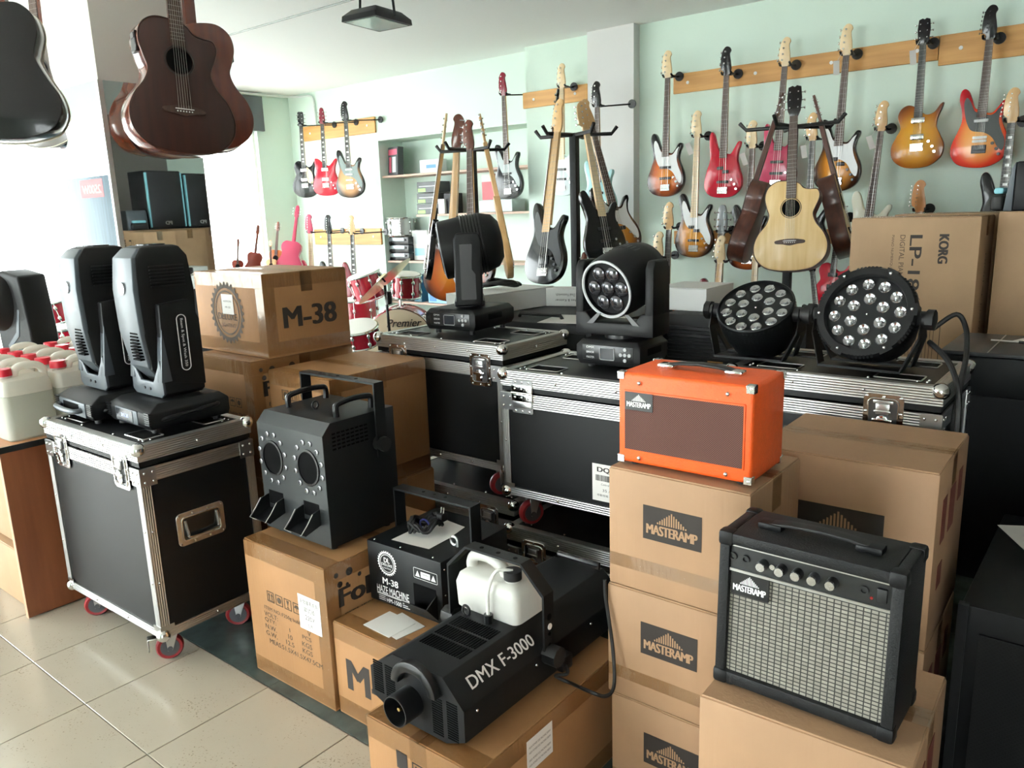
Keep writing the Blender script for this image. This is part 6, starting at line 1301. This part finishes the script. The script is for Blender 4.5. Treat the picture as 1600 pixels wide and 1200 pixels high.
# ------------------------------------------------------------------ drums
DRED = mat('red_sparkle_shell', srgb('#a5142a'), 0.16, noise=0.1, nscale=200, coat=0.8); SKIN = mat('drum_skin', srgb('#e4e2da'), 0.4); SKIN_B = mat('tan_drum_skin', srgb('#c9b79a'), 0.45)
def drum(label, c, axis, r, h, shell=DRED, top=SKIN, bot=SKIN_B, word=None, lugs=8, group='drums', legs=0, cat='drum', name='drum'):
    q = Vector(axis).normalized().to_track_quat('Z', 'Y').to_matrix().to_4x4(); M = Matrix.Translation(c) @ q
    o = thing(name, label, cat, M=M, group=group)
    MB().lathe([(r, -h/2), (r, h/2)], 32).build('shell', shell, o)
    for s, m in ((1, top), (-1, bot)):
        MB().lathe([(r*1.0, s*(h/2-0.001)), (r*1.0, s*(h/2+0.006)), (0.01, s*(h/2+0.007))], 32).build('drum_head', m, o)
        MB().tube([((r+0.006)*math.cos(2*PI*k/32), (r+0.006)*math.sin(2*PI*k/32), s*(h/2-0.004)) for k in range(32)], 0.0085, 6, True).build('hoop', CHROME, o)
    for k in range(lugs):
        a = 2*PI*k/lugs; x, y = (r+0.010)*math.cos(a), (r+0.010)*math.sin(a)
        MB().cyl((x, y, -h/2), (x, y, h/2), 0.0035, n=6).sphere((x, y, h*0.25), 0.014, 8, 6, (1, 1, 1.5)).sphere((x, y, -h*0.25), 0.014, 8, 6, (1, 1, 1.5)).build('lug', CHROME, o)
    if word: text(word, Matrix.Translation((0.03, 0.0, h/2+0.009)) @ Matrix.Rotation(R(word_rot), 4, 'Z'), r*1.25, r*0.22, PRINT, o, shear=0.3, bold=0.02)
    for k in range(legs):
        a = 2*PI*(k+0.5)/legs; MB().cyl(((r+0.012)*math.cos(a), (r+0.012)*math.sin(a), h*0.1), ((r+0.012)*math.cos(a), (r+0.012)*math.sin(a), -c[2]), 0.006, n=6).build('leg', CHROME, o)
    return o
word_rot = 0
pb_ = Vector((-5.05, 4.72, 0))
bdm = drum('red bass drum with tan front head lettered in black script', (pb_.x, pb_.y, 0.40), (0.62, -0.78, 0.0), 0.29, 0.36, top=SKIN_B, cat='bass drum', name='bass_drum')
fh = Vector((0.62, -0.78, 0)).normalized(); fx_ = Vector((0, 0, 1)).cross(fh)
MBt = Matrix(((fx_.x, 0, fh.x, pb_.x+fh.x*0.192+fx_.x*0.05), (fx_.y, 0, fh.y, pb_.y+fh.y*0.192+fx_.y*0.05), (0, 1, 0, 0.575), (0, 0, 0, 1)))
text('Premier', bdm.matrix_world.inverted() @ MBt if False else (Matrix.Translation((0, 0, 0))), 0.30, 0.07, PRINT, None, shear=0.35, bold=0.02).matrix_world = MBt @ Matrix.Diagonal((0.30, 0.07, 1, 1))
_t = [ob for ob in COL.objects if ob.name.startswith('lettering') and ob.parent is None][0]
bpy.context.view_layer.update(); _mw = _t.matrix_world.copy(); _t.parent = bdm; _t.matrix_parent_inverse = bdm.matrix_world.inverted(); _t.matrix_world = _mw
for _s in (-1, 1):
    _b = Vector((pb_.x, pb_.y, 0))+fh*0.12+fx_*(_s*0.24); _e = MB().cyl((0, 0, 0), (_s*-0.02, 0.0, 0.25), 0.009, n=6).build('spur', CHROME, None); _e.matrix_world = Matrix.Translation(_b); bpy.context.view_layer.update(); _w = _e.matrix_world.copy(); _e.parent = bdm; _e.matrix_parent_inverse = bdm.matrix_world.inverted(); _e.matrix_world = _w
pt = at(574, 447, Y=4.55); drum('red rack tom above the bass drum, left of the pair', pt, (-0.12, -0.25, 1), 0.135, 0.22)
pt = at(635, 446, Y=4.62); drum('smaller red rack tom, right of the pair', pt, (0.15, -0.05, 1), 0.115, 0.19)
ps = at(560, 509, Y=4.0); drum('red snare drum with white head beside the film-wrapped carton', (ps.x, ps.y, ps.z-0.07), (0.15, -0.25, 1), 0.15, 0.14, legs=0)
stn = thing('snare_stand', 'chrome stand under the snare drum', 'drum stand', (ps.x, ps.y, 0)); MB().cyl((0, 0, 0.2), (0, 0, ps.z-0.155), 0.012, n=8).build('post', CHROME, stn)
for k in range(3): MB().cyl((0, 0, 0.3), (0.25*math.cos(R(120*k)), 0.25*math.sin(R(120*k)), 0.01), 0.009, n=6).build('leg', CHROME, stn)
pf = at(556, 478, Y=4.75); drum('red floor tom at the back of the kit', (pf.x, pf.y, pf.z-0.12), (0, 0, 1), 0.19, 0.36, legs=3)
pc = at(598, 436, Y=4.22); c = thing('cymbal', 'tilted brass cymbal on its stand above the drums', 'cymbal', M=Matrix.Translation(pc) @ Vector((-0.62, -0.38, 0.86)).normalized().to_track_quat('Z', 'Y').to_matrix().to_4x4())
CYM = mat('cymbal_bronze', (0.80, 0.70, 0.45), 0.28, 1.0)
MB().lathe([(0.27, -0.022), (0.16, -0.006), (0.06, 0.004), (0.045, 0.022), (0.01, 0.028), (0.01, 0.026), (0.045, 0.019), (0.06, 0.001), (0.16, -0.008), (0.27, -0.0235)], 40, cap=False).build('plate', CYM, c)
MB().cyl((0, 0, -0.03), (0, 0, 0.06), 0.008, n=8).build('wing_bolt', BLACKS, c)
cs = thing('cymbal_stand', 'black cymbal stand in front of the bass drum', 'cymbal stand', (pc.x+0.03, pc.y+0.02, 0)); MB().cyl((0, 0, 0.25), (-0.02, -0.01, pc.z-0.05), 0.012, n=8).build('post', BLACKS, cs); MB().cyl((0, 0, pc.z-0.20), (0, 0, pc.z-0.10), 0.028, n=10).build('clamp', BLACKS, cs)
for k in range(3): MB().cyl((0, 0, 0.45), (0.28*math.cos(R(120*k+20)), 0.28*math.sin(R(120*k+20)), 0.01), 0.009, n=6).build('leg', CHROME, cs)
ts_ = thing('tom_holder', 'chrome holder carrying the two rack toms', 'drum stand', (pb_.x, pb_.y, 0.695)); MB().cyl((0, 0, 0), (0, 0, 0.25), 0.014, n=8).cyl((-0.1, 0, 0.18), (0.1, 0, 0.18), 0.010, n=8).build('post', CHROME, ts_)
pw = at(76, 512, z=0.86); drum('red drum with white head by the bright window, above the canisters', (pw.x, pw.y, 0.78), (0, 0, 1), 0.17, 0.15, legs=3)
pw2 = at(78, 494, z=0.80); drum('red tom behind the white-headed drum by the window', (pw2.x, pw2.y, 0.80), (-0.2, -0.2, 1), 0.15, 0.16, legs=0)
s2 = thing('tom_stand', 'chrome stand of the tom by the window', 'drum stand', (pw2.x, pw2.y, 0)); MB().cyl((0, 0, 0.0), (0, 0, 0.715), 0.013, n=8).build('post', CHROME, s2)

# ------------------------------------------------------------------ window bench with small guitars
o = thing('display_bench', 'pale display bench under the window with ukuleles on it', 'bench', (-7.63, 5.05, 0))
MB().box(-0.25, 0.30, -1.0, 0.38, 0.80, 0.84).build('bench_top', SH, o, smooth=0)
for y in (-0.97, 0.35): MB().box(-0.2, 0.2, y, y+0.03, 0, 0.80).build('bench_side', SH, o, smooth=0)
UG = 'small guitars on the bench'
def bench(label, n, b, X, face, body, **k): return guitar(label, at(n[0], n[1], X=X), Vector((at(b[0], b[1], X=X).x, at(b[0], b[1], X=X).y, 0.852)), face, group=UG, kind='U', body=body, side=body, top=body, head='k', strings=False, frets=False, **k)
RW = lac('reddish_lacquer', '#6b2c22'); 
bench('small brown ukulele with twin pegs, nearest the mirror pillar', (372, 384), (370, 430), -7.6, (0.8, -0.6, 0.1), RW, neck=MAHOG_S, name='ukulele', cat='ukulele')
bench('dark ukulele leaning in front of the bright window', (402, 366), (394, 430), -7.6, (-0.8, 0.6, 0.1), RW, neck=MAHOG_S, name='ukulele', cat='ukulele')
bench('pale-necked small ukulele beside the pink guitar', (423, 385), (424, 430), -7.55, (0.5, -0.8, 0.1), MAPLE, neck=MAPLE, name='ukulele', cat='ukulele')
bench('sunburst ukulele behind the pale-necked one', (434, 361), (429, 430), -7.65, (0.5, -0.8, 0.1), lac('burst_lacquer', '#8a4a24'), neck=MAHOG_S, name='ukulele', cat='ukulele')
bench('pink child-size acoustic guitar turned back to front', (463, 340), (452, 430), -7.45, (-0.55, 0.8, 0.2), PINK_L, neck=PINK_L, headm=PINK_L)

# ------------------------------------------------------------------ things on the alcove shelves
def goods(label, pl, pr, z0, pt_, Y, depth, m, cat='box', name='product_box', rz=0.0, band=None, words=None, wm=None, lean=0.0):
    a = at(pl, pt_, Y=Y); b = at(pr, pt_, Y=Y); w = b.x-a.x; h = at((pl+pr)/2, pt_, Y=Y).z-z0
    o = thing(name, label, cat, (a.x+w/2, Y+depth/2, z0+0.001), rz, 'goods on the alcove shelves')
    if lean: o.rotation_euler.x = lean
    MB().box(-w/2, w/2, -depth/2, depth/2, 0, h).build('box_body', m, o, bevel=0.003, seg=1)
    if band is not None:
        for (u0, u1, v0, v1, bm) in band: MB().box(-w/2+u0*w, -w/2+u1*w, -depth/2-0.001, -depth/2, v0*h, v1*h).build('printed_panel', bm, o, smooth=0)
    if words: text(words, on('-Y', (0, -depth/2-0.0016, h*0.6)), w*0.6, h*0.12, wm or PRINT, o)
    return o
PK = mat('pink_print', srgb('#c2566e'), 0.5); GN = mat('green_print', srgb('#86b35a'), 0.5); BL = mat('blue_print', srgb('#3f78b5'), 0.5); CY = mat('cyan_print', srgb('#8fc6d6'), 0.5); DGR = mat('dark_box_print', srgb('#3a3d3f'), 0.5); LG = mat('light_grey_card', srgb('#c9cfd0'), 0.6); WB = mat('white_card', srgb('#dedfdd'), 0.6); TEAL = mat('teal_print', srgb('#2f7a86'), 0.4); REDB = mat('red_book_print', srgb('#b04a52'), 0.5)
goods('black and pink blister pack leaning on the top shelf', 601, 623, 1.885, 230, 5.97, 0.07, DGR, rz=-0.25, band=[(0.08, 0.92, 0.72, 0.92, PK), (0.15, 0.35, 0.1, 0.65, PK), (0.45, 0.8, 0.1, 0.65, LG)], lean=-0.06)
goods('pale box with a blue pen picture on the top shelf', 655, 685, 1.885, 249, 6.02, 0.12, LG, band=[(0.35, 0.85, 0.35, 0.6, BL)])
for k in range(3): goods(('lowest', 'middle', 'topmost')[k] + ' of three dark microphone boxes on the second shelf', 651, 684, 1.471+0.109*k, (319, 302, 284)[k], 5.99, 0.18, DGR, band=[(0.05, 0.4, 0.08, 0.4, GN), (0.1, 0.85, 0.55, 0.62, LG)])
goods('small white carton beside the microphone boxes', 684, 694, 1.471, 311, 5.97, 0.08, WB)
goods('black monitor speaker on the second shelf', 693, 708, 1.471, 302, 6.0, 0.14, BLACKP, cat='speaker', name='monitor_speaker')
goods('clear plastic bin on the second shelf, behind the left stand', 748, 800, 1.471, 312, 5.96, 0.2, mat('cloudy_bin', srgb('#b7c4c2'), 0.3, trans=0.3), cat='bin', name='storage_bin')
goods('red cardboard box at the right of the second shelf', 752, 772, 1.471, 272, 6.17, 0.06, REDB, band=[(0, 1, 0.8, 1.0, WB)])
goods('dark teal box at the right end of the second shelf', 774, 797, 1.471, 268, 6.17, 0.06, mat('dark_teal_print', srgb('#2d4a50'), 0.5), band=[(0, 1, 0.84, 1.0, WB)])
# glockenspiel cases and a silver drum on the third shelf
sx0 = at(603, 400, Y=5.98).x; sx1 = at(640, 400, Y=5.98).x; zz = 0.991
for k in range(3):
    h_ = 0.085; o = thing('xylophone', ('lowest', 'middle', 'top')[k] + ' silver-barred xylophone in the shelf stack', 'xylophone', ((sx0+sx1)/2, 6.06, zz+0.0005), 0, 'stacked xylophones'); w = sx1-sx0
    MB().box(-w/2, w/2, -0.09, 0.09, 0, h_-0.004).build('frame', BLACKS, o, bevel=0.004); MB().box(-w/2+0.02, w/2-0.06, -0.096, -0.088, 0.035, h_-0.012).build('bar', mat('grey_bar', srgb('#9aa3a6'), 0.35, 0.5), o, bevel=0.002); MB().cyl((w/2-0.04, -0.09, 0.05), (w/2-0.04, -0.098, 0.05), 0.012, n=10).build('knob', BLACKP, o); MB().box(-w/2+0.08, -w/2+0.11, -0.098, -0.09, 0.0, 0.03).build('latch', BLACKP, o)
    zz += h_
dr = drum('silver-shelled snare drum resting on the xylophones', ((sx0+sx1)/2, 6.05, zz+0.10), (0, 0, 1), 0.145, 0.19, shell=mat('silver_wrap', srgb('#c4c6c6'), 0.3, 0.5), lugs=8)
text('L10', dr.matrix_world.inverted() @ on('-Y', (0, 0, 0)) if False else Matrix.Translation((0, 0, 0)), 0.05, 0.025, PRINT, dr).matrix_local = dr.matrix_world.to_3x3().to_4x4().inverted() @ on('-Y', (0.0, -0.147, 0.02)) @ Matrix.Diagonal((0.05, 0.028, 1, 1))
goods('white poster box with pale blue print on the third shelf', 643, 667, 0.991, 360, 6.05, 0.05, WB, band=[(0.15, 0.8, 0.15, 0.4, CY), (0.1, 0.85, 0.55, 0.9, LG)])
goods('white and blue carton further right on the third shelf', 679, 690, 0.991, 370, 6.05, 0.06, WB, band=[(0.1, 0.9, 0.1, 0.4, REDB), (0.1, 0.9, 0.5, 0.9, BL)])
goods('blue keyboard carton with a red picture on the lowest shelf', 667, 700, 0.551, 425, 5.96, 0.16, mat('light_blue_print', srgb('#7fb4dc'), 0.45), band=[(0.05, 0.95, 0.3, 0.65, LG), (0.4, 0.9, 0.2, 0.4, REDB), (0.05, 0.4, 0.05, 0.4, BL)])
goods('teal and black speaker case standing by the drums', 645, 657, 0.551, 430, 5.97, 0.15, mat('deep_teal_print', srgb('#1f5566'), 0.4), band=[(0.2, 0.8, 0.1, 0.9, TEAL)])
for k, (a_, b_) in enumerate(((622, 632), (633, 644))): goods('%s black and blue carton on the lowest shelf behind the toms' % ('left', 'right')[k], a_, b_, 0.551, 467, 5.97, 0.12, DGR, band=[(0.1, 0.9, 0.6, 0.9, BL)])
goods('white and cyan carton on the lowest shelf behind the cymbal stand', 600, 621, 0.551, 456, 5.99, 0.12, WB, band=[(0.1, 0.9, 0.4, 0.8, CY)])

# ------------------------------------------------------------------ ceiling flood light
o = thing('flood_light', 'black flood light with glass front hung below the ceiling', 'flood light', (-3.84, 3.545, 2.62), 0.12)
MB().loft([[(x*0.72, y*0.72, 0.07) for x, y in rrect(0.27, 0.34, 0.01)], [(x, y, 0.03) for x, y in rrect(0.27, 0.34, 0.01)], [(x*1.02, y*1.02, 0.0) for x, y in rrect(0.27, 0.34, 0.01)], [(x*0.88, y*0.9, 0.0) for x, y in rrect(0.27, 0.34, 0.01)]], cap=True).build('housing', BLACKM, o)
MB().box(-0.115, 0.115, -0.15, 0.15, -0.003, 0.002).build('glass_front', mat('greenish_glass', srgb('#b4c6c2'), 0.1, coat=0.5), o, smooth=0)
for s in (-1, 1): MB().cyl((s*0.14, 0, 0.02), (s*0.12, 0, 0.228), 0.008, n=6).build('bracket_arm', BLACKM, o)
MB().box(-0.13, 0.13, -0.02, 0.02, 0.222, 0.2295).build('bracket_plate', BLACKM, o, smooth=0)

# ------------------------------------------------------------------ amplifiers and boxes behind the cases
def cabinet(label, x0, x1, y0, y1, h, mesh=True, slats=False):
    o = thing('speaker_cabinet', label, 'speaker', ((x0+x1)/2, (y0+y1)/2, 0), 0, 'black cabinets behind the cases'); w = x1-x0; d = y1-y0
    MB().box(-w/2, w/2, -d/2, d/2, 0.02, h).build('cabinet', TOLEX, o, bevel=0.008)
    for sx in (-1, 1):
        for sy in (-1, 1): MB().cyl((sx*(w/2-0.05), sy*(d/2-0.05), 0), (sx*(w/2-0.05), sy*(d/2-0.05), 0.022), 0.02, n=8).build('foot', RUBBER, o)
    if slats:
        for k in range(9): MB().box(-w/2+0.03, w/2-0.03, -d/2-0.012, -d/2+0.002, h-0.07-k*0.032, h-0.052-k*0.032).build('slat', BLACKS, o, bevel=0.004, seg=1)
        for k in range(3): MB().box(-0.10, -0.03, -d/2-0.006, -d/2+0.001, h-0.205-k*0.032, h-0.190-k*0.032).build('grille_window', PINE, o, smooth=0)
    else:
        MB().box(-w/2+0.03, w/2-0.03, -d/2-0.004, -d/2+0.002, 0.08, h-0.035).build('grille', weave('black_mesh', srgb('#0e0f10'), srgb('#060607'), 200, 200), o, smooth=0)
        MB().tube([(-0.12, -d/2+0.12, h+0.002), (-0.11, -d/2+0.12, h+0.018), (0.11, -d/2+0.12, h+0.018), (0.12, -d/2+0.12, h+0.002)], 0.009, 7).build('strap_handle', RUBBER, o)
    return o
cabinet('black mesh-fronted amplifier behind the two wash lights, paper on top', -2.46, -1.76, 2.70, 3.42, 1.0)
cabinet('black slatted amplifier behind the left round lamp', -1.70, -1.05, 3.20, 3.62, 1.0, slats=True)
def flatbox(label, cx, cy, z0, w, d, h, rz, m, words=None, rot=0, cat='box', name='white_box'):
    o = thing(name, label, cat, (cx, cy, z0), rz); MB().box(-w/2, w/2, -d/2, d/2, 0, h-0.004).build('box_body', m, o, bevel=0.002, seg=1); MB().box(-w/2, w/2, -d/2, d/2, h-0.0035, h).build('box_lid', m, o, bevel=0.001, seg=1)
    for t, u, v, tw, th in (words or ()): text(t, on('-Y', (u, -d/2-0.0008, v)), tw, th, PRINT, o, rot=rot)
    return o
flatbox('long pale box with cable on it, behind the turned-away wash light', -2.50, 3.02, 1.001, 0.24, 0.52, 0.095, -0.10, WB)
flatbox('white pedal box printed upside down, beside the long pale box', -2.245, 3.28, 1.001, 0.26, 0.09, 0.09, 0.28, WB, (('Hughes & Kettner', -0.01, 0.032, 0.14, 0.016), ('FS-2 Dual Footswitch', -0.01, 0.057, 0.13, 0.013), ('FS-2', 0.095, 0.045, 0.02, 0.03)), 180)
flatbox('large white box on the slatted amplifier', -1.77+0.10, 3.46, 1.001, 0.26, 0.30, 0.105, 0.0, WB)
pp = MB().box(-0.17, 0.17, -0.13, 0.13, 0, 0.0015).build('paper_sheet', PAPER, smooth=0); pp.matrix_world = Matrix.Translation((-1.90, 2.86, 1.0015)) @ Matrix.Rotation(0.25, 4, 'Z'); tag(pp, 'white leaflet on the black amplifier beside the lens-front light', 'paper')
pts = [(0.10*math.cos(k*0.7)*(1-0.01*k), 0.05*math.sin(k*0.7), 0.012+0.018*(0.5+0.5*math.sin(k*1.3))+0.0006*k) for k in range(34)]
cc = MB().tube(spline(pts, 3), 0.007, 7).build('coiled_cable', RUBBER); cc.matrix_world = Matrix.Translation((-2.50, 3.02, 1.0975)) @ Matrix.Rotation(0.5, 4, 'Z'); tag(cc, 'thick black cable coiled on the long pale box', 'cable')

# ------------------------------------------------------------------ right edge: piano, cabinet, papers, speakers
o = thing('digital_piano', 'black digital piano with closed lid at the right edge', 'piano', (0.06, 2.98, 0))
MB().box(-0.54, 0.54, -0.20, 0.19, 0.86, 0.985).build('key_bed', BLACKM, o, bevel=0.006); MB().box(-0.55, 0.55, -0.205, 0.20, 0.986, 1.0).build('lid', mat('dark_grey_lid', srgb('#2a2c2e'), 0.4), o, bevel=0.004)
for s in (-1, 1): MB().box(s*0.53-0.015, s*0.53+0.015, -0.18, 0.18, 0.0, 0.86).build('side_panel', BLACKM, o, bevel=0.003)
MB().box(-0.515, 0.515, 0.14, 0.16, 0.1, 0.86).build('back_panel', BLACKM, o, smooth=0); MB().cyl((-0.50, -0.204, 0.925), (-0.50, -0.208, 0.925), 0.009, n=10).build('screw', RIVET, o)
MB().box(-0.42, -0.416, -0.2, 0.19, 1.0, 1.001).build('lid_seam', STEEL, o, smooth=0)
pp = MB().box(-0.07, 0.07, -0.05, 0.05, 0, 0.001).build('paper_sheet', PAPER, smooth=0); pp.matrix_world = Matrix.Translation((-0.245, 3.05, 1.0018)) @ Matrix.Rotation(-0.3, 4, 'Z'); tag(pp, 'crumpled white slip on the black piano lid', 'paper')
o = thing('pen', 'thin pen lying on the slip on the piano', 'pen', (-0.32, 2.99, 1.0065)); MB().cyl((-0.06, 0.01, 0), (0.02, 0, 0), 0.003, n=8).build('pen_tip', STEEL, o); MB().cyl((0.02, 0, 0), (0.12, -0.012, 0), 0.0045, n=8).build('pen_barrel', BLACKS, o)
o = thing('speaker_cabinet', 'low black cabinet at the right edge with papers on it', 'speaker', (0.26, 2.15, 0), 0, 'black cabinets behind the cases')
MB().box(-0.50, 0.50, -0.31, 0.33, 0.02, 0.60).build('cabinet', LAM, o, bevel=0.006); MB().box(-0.505, -0.485, -0.315, -0.295, 0.02, 0.60).build('corner_rail', BLACKS, o, smooth=0)
for sx in (-1, 1):
    for sy in (-1, 1): MB().cyl((sx*0.44, sy*0.25, 0), (sx*0.44, sy*0.25, 0.022), 0.025, n=8).build('foot', RUBBER, o)
MB().box(-0.46, 0.46, -0.316, -0.309, 0.08, 0.54).build('grille', weave('black_mesh', srgb('#0e0f10'), srgb('#060607'), 200, 200), o, smooth=0)
pp = MB().box(-0.13, 0.13, -0.09, 0.09, 0, 0.001).build('paper_sheet', PAPER, smooth=0); pp.matrix_world = Matrix.Translation((-0.085, 2.35, 0.6012)) @ Matrix.Rotation(0.5, 4, 'Z'); tag(pp, 'white printed sheet on the low black cabinet', 'paper')
ppt = text('PRICE LIST', Matrix.Translation((0, 0.0, 0.0014)), 0.18, 0.02, PRINT_G, pp)
flatbox('white boxed item standing at the right edge on the low cabinet', -0.045, 1.93, 0.601, 0.12, 0.16, 0.13, 0.1, WB)
PDB = mat('speaker_cloth_black', srgb('#0e1114'), 0.6); SKY = mat('pale_blue_edge_strip', srgb('#8fd0dc'), 0.4)
def pa_speaker(label, y0, y1, h, x=-0.36, zb=1.413, word=True, strips=True):
    o = thing('pa_speaker', label, 'speaker', (x, (y0+y1)/2, zb), 0, 'speakers on the tall cartons'); w = y1-y0
    MB().box(0.02, 0.34, -w/2, w/2, 0, h).build('cabinet', BLACKP, o, bevel=0.012, seg=2); g = MB().box(0.0, 0.03, -w/2+0.015, w/2-0.015, 0.02, h-0.02).build('grille', PDB, o, bevel=0.006)
    if strips:
        for s in (-1, 1): MB().box(-0.004, 0.03, s*(w/2-0.012)-0.006, s*(w/2-0.012)+0.006, 0.02, h-0.02).build('edge_strip', SKY, o, smooth=0)
    if word: text('PD', on('-X', (-0.001, 0, 0.06)), 0.07, 0.035, STEEL, o, bold=0.03)
    return o
MB_k = carton('tall carton beyond the right edge, under the pale-striped speakers', -0.37, 4.36, 0, 0.45, 0.34, 1.412, KRAFT_D, group='piano cartons')
pa_speaker('black speaker with pale blue edge strips, seen in the mirror', 3.90, 4.28, 0.56)
pa_speaker('second black speaker with blue strips beside it in the mirror', 4.30, 4.62, 0.54)
o = thing('stage_monitor', 'black wedge-sided monitor on the tall carton at the right edge', 'speaker', (-0.30, 3.70, 1.413), 0, 'speakers on the tall cartons')
MB().prism([(-0.15, 0.0), (0.13, 0.0), (0.13, 0.185), (-0.085, 0.185)], -0.06, 0.30, 'Y') ; MB().box(-0.135, 0.25, -0.06, 0.13, 0.0, 0.185).build('cabinet', BLACKP, o, bevel=0.008); MB().prism([(-0.165, 0.0), (-0.135, 0.0), (-0.135, 0.185), (-0.148, 0.16)], -0.064, 0.13, 'Y').build('grey_edge', GREYM, o, bevel=0.003)
MB().box(-0.21, -0.166, -0.05, 0.10, 0.0, 0.065).build('end_foot', RUBBER, o, bevel=0.014, seg=3); MB().box(-0.205, -0.17, -0.04, 0.09, 0.065, 0.09).build('teal_pad', SKY, o, bevel=0.01)
# blue speaker carton by the window, seen only in the mirror
o = thing('speaker_carton', 'blue speaker carton marked with its wattage, seen in the mirror', 'box', (-5.78, 0.95, 0), 0); BLC = mat('steel_blue_card', srgb('#5b7184'), 0.5, noise=0.2, nscale=8, stretch=(6, 6, 0.3))
MB().box(-0.34, 0.34, -0.25, 0.25, 0, 1.80).build('box_body', BLC, o, bevel=0.004); MB().box(-0.12, 0.22, 0.25, 0.2512, 1.66, 1.78).build('red_panel', mat('signal_red_print', srgb('#c32430'), 0.5), o, smooth=0)
text('2500W', on('+Y', (0.05, 0.2518, 1.715)), 0.28, 0.06, WHITEINK, o, bold=0.03)
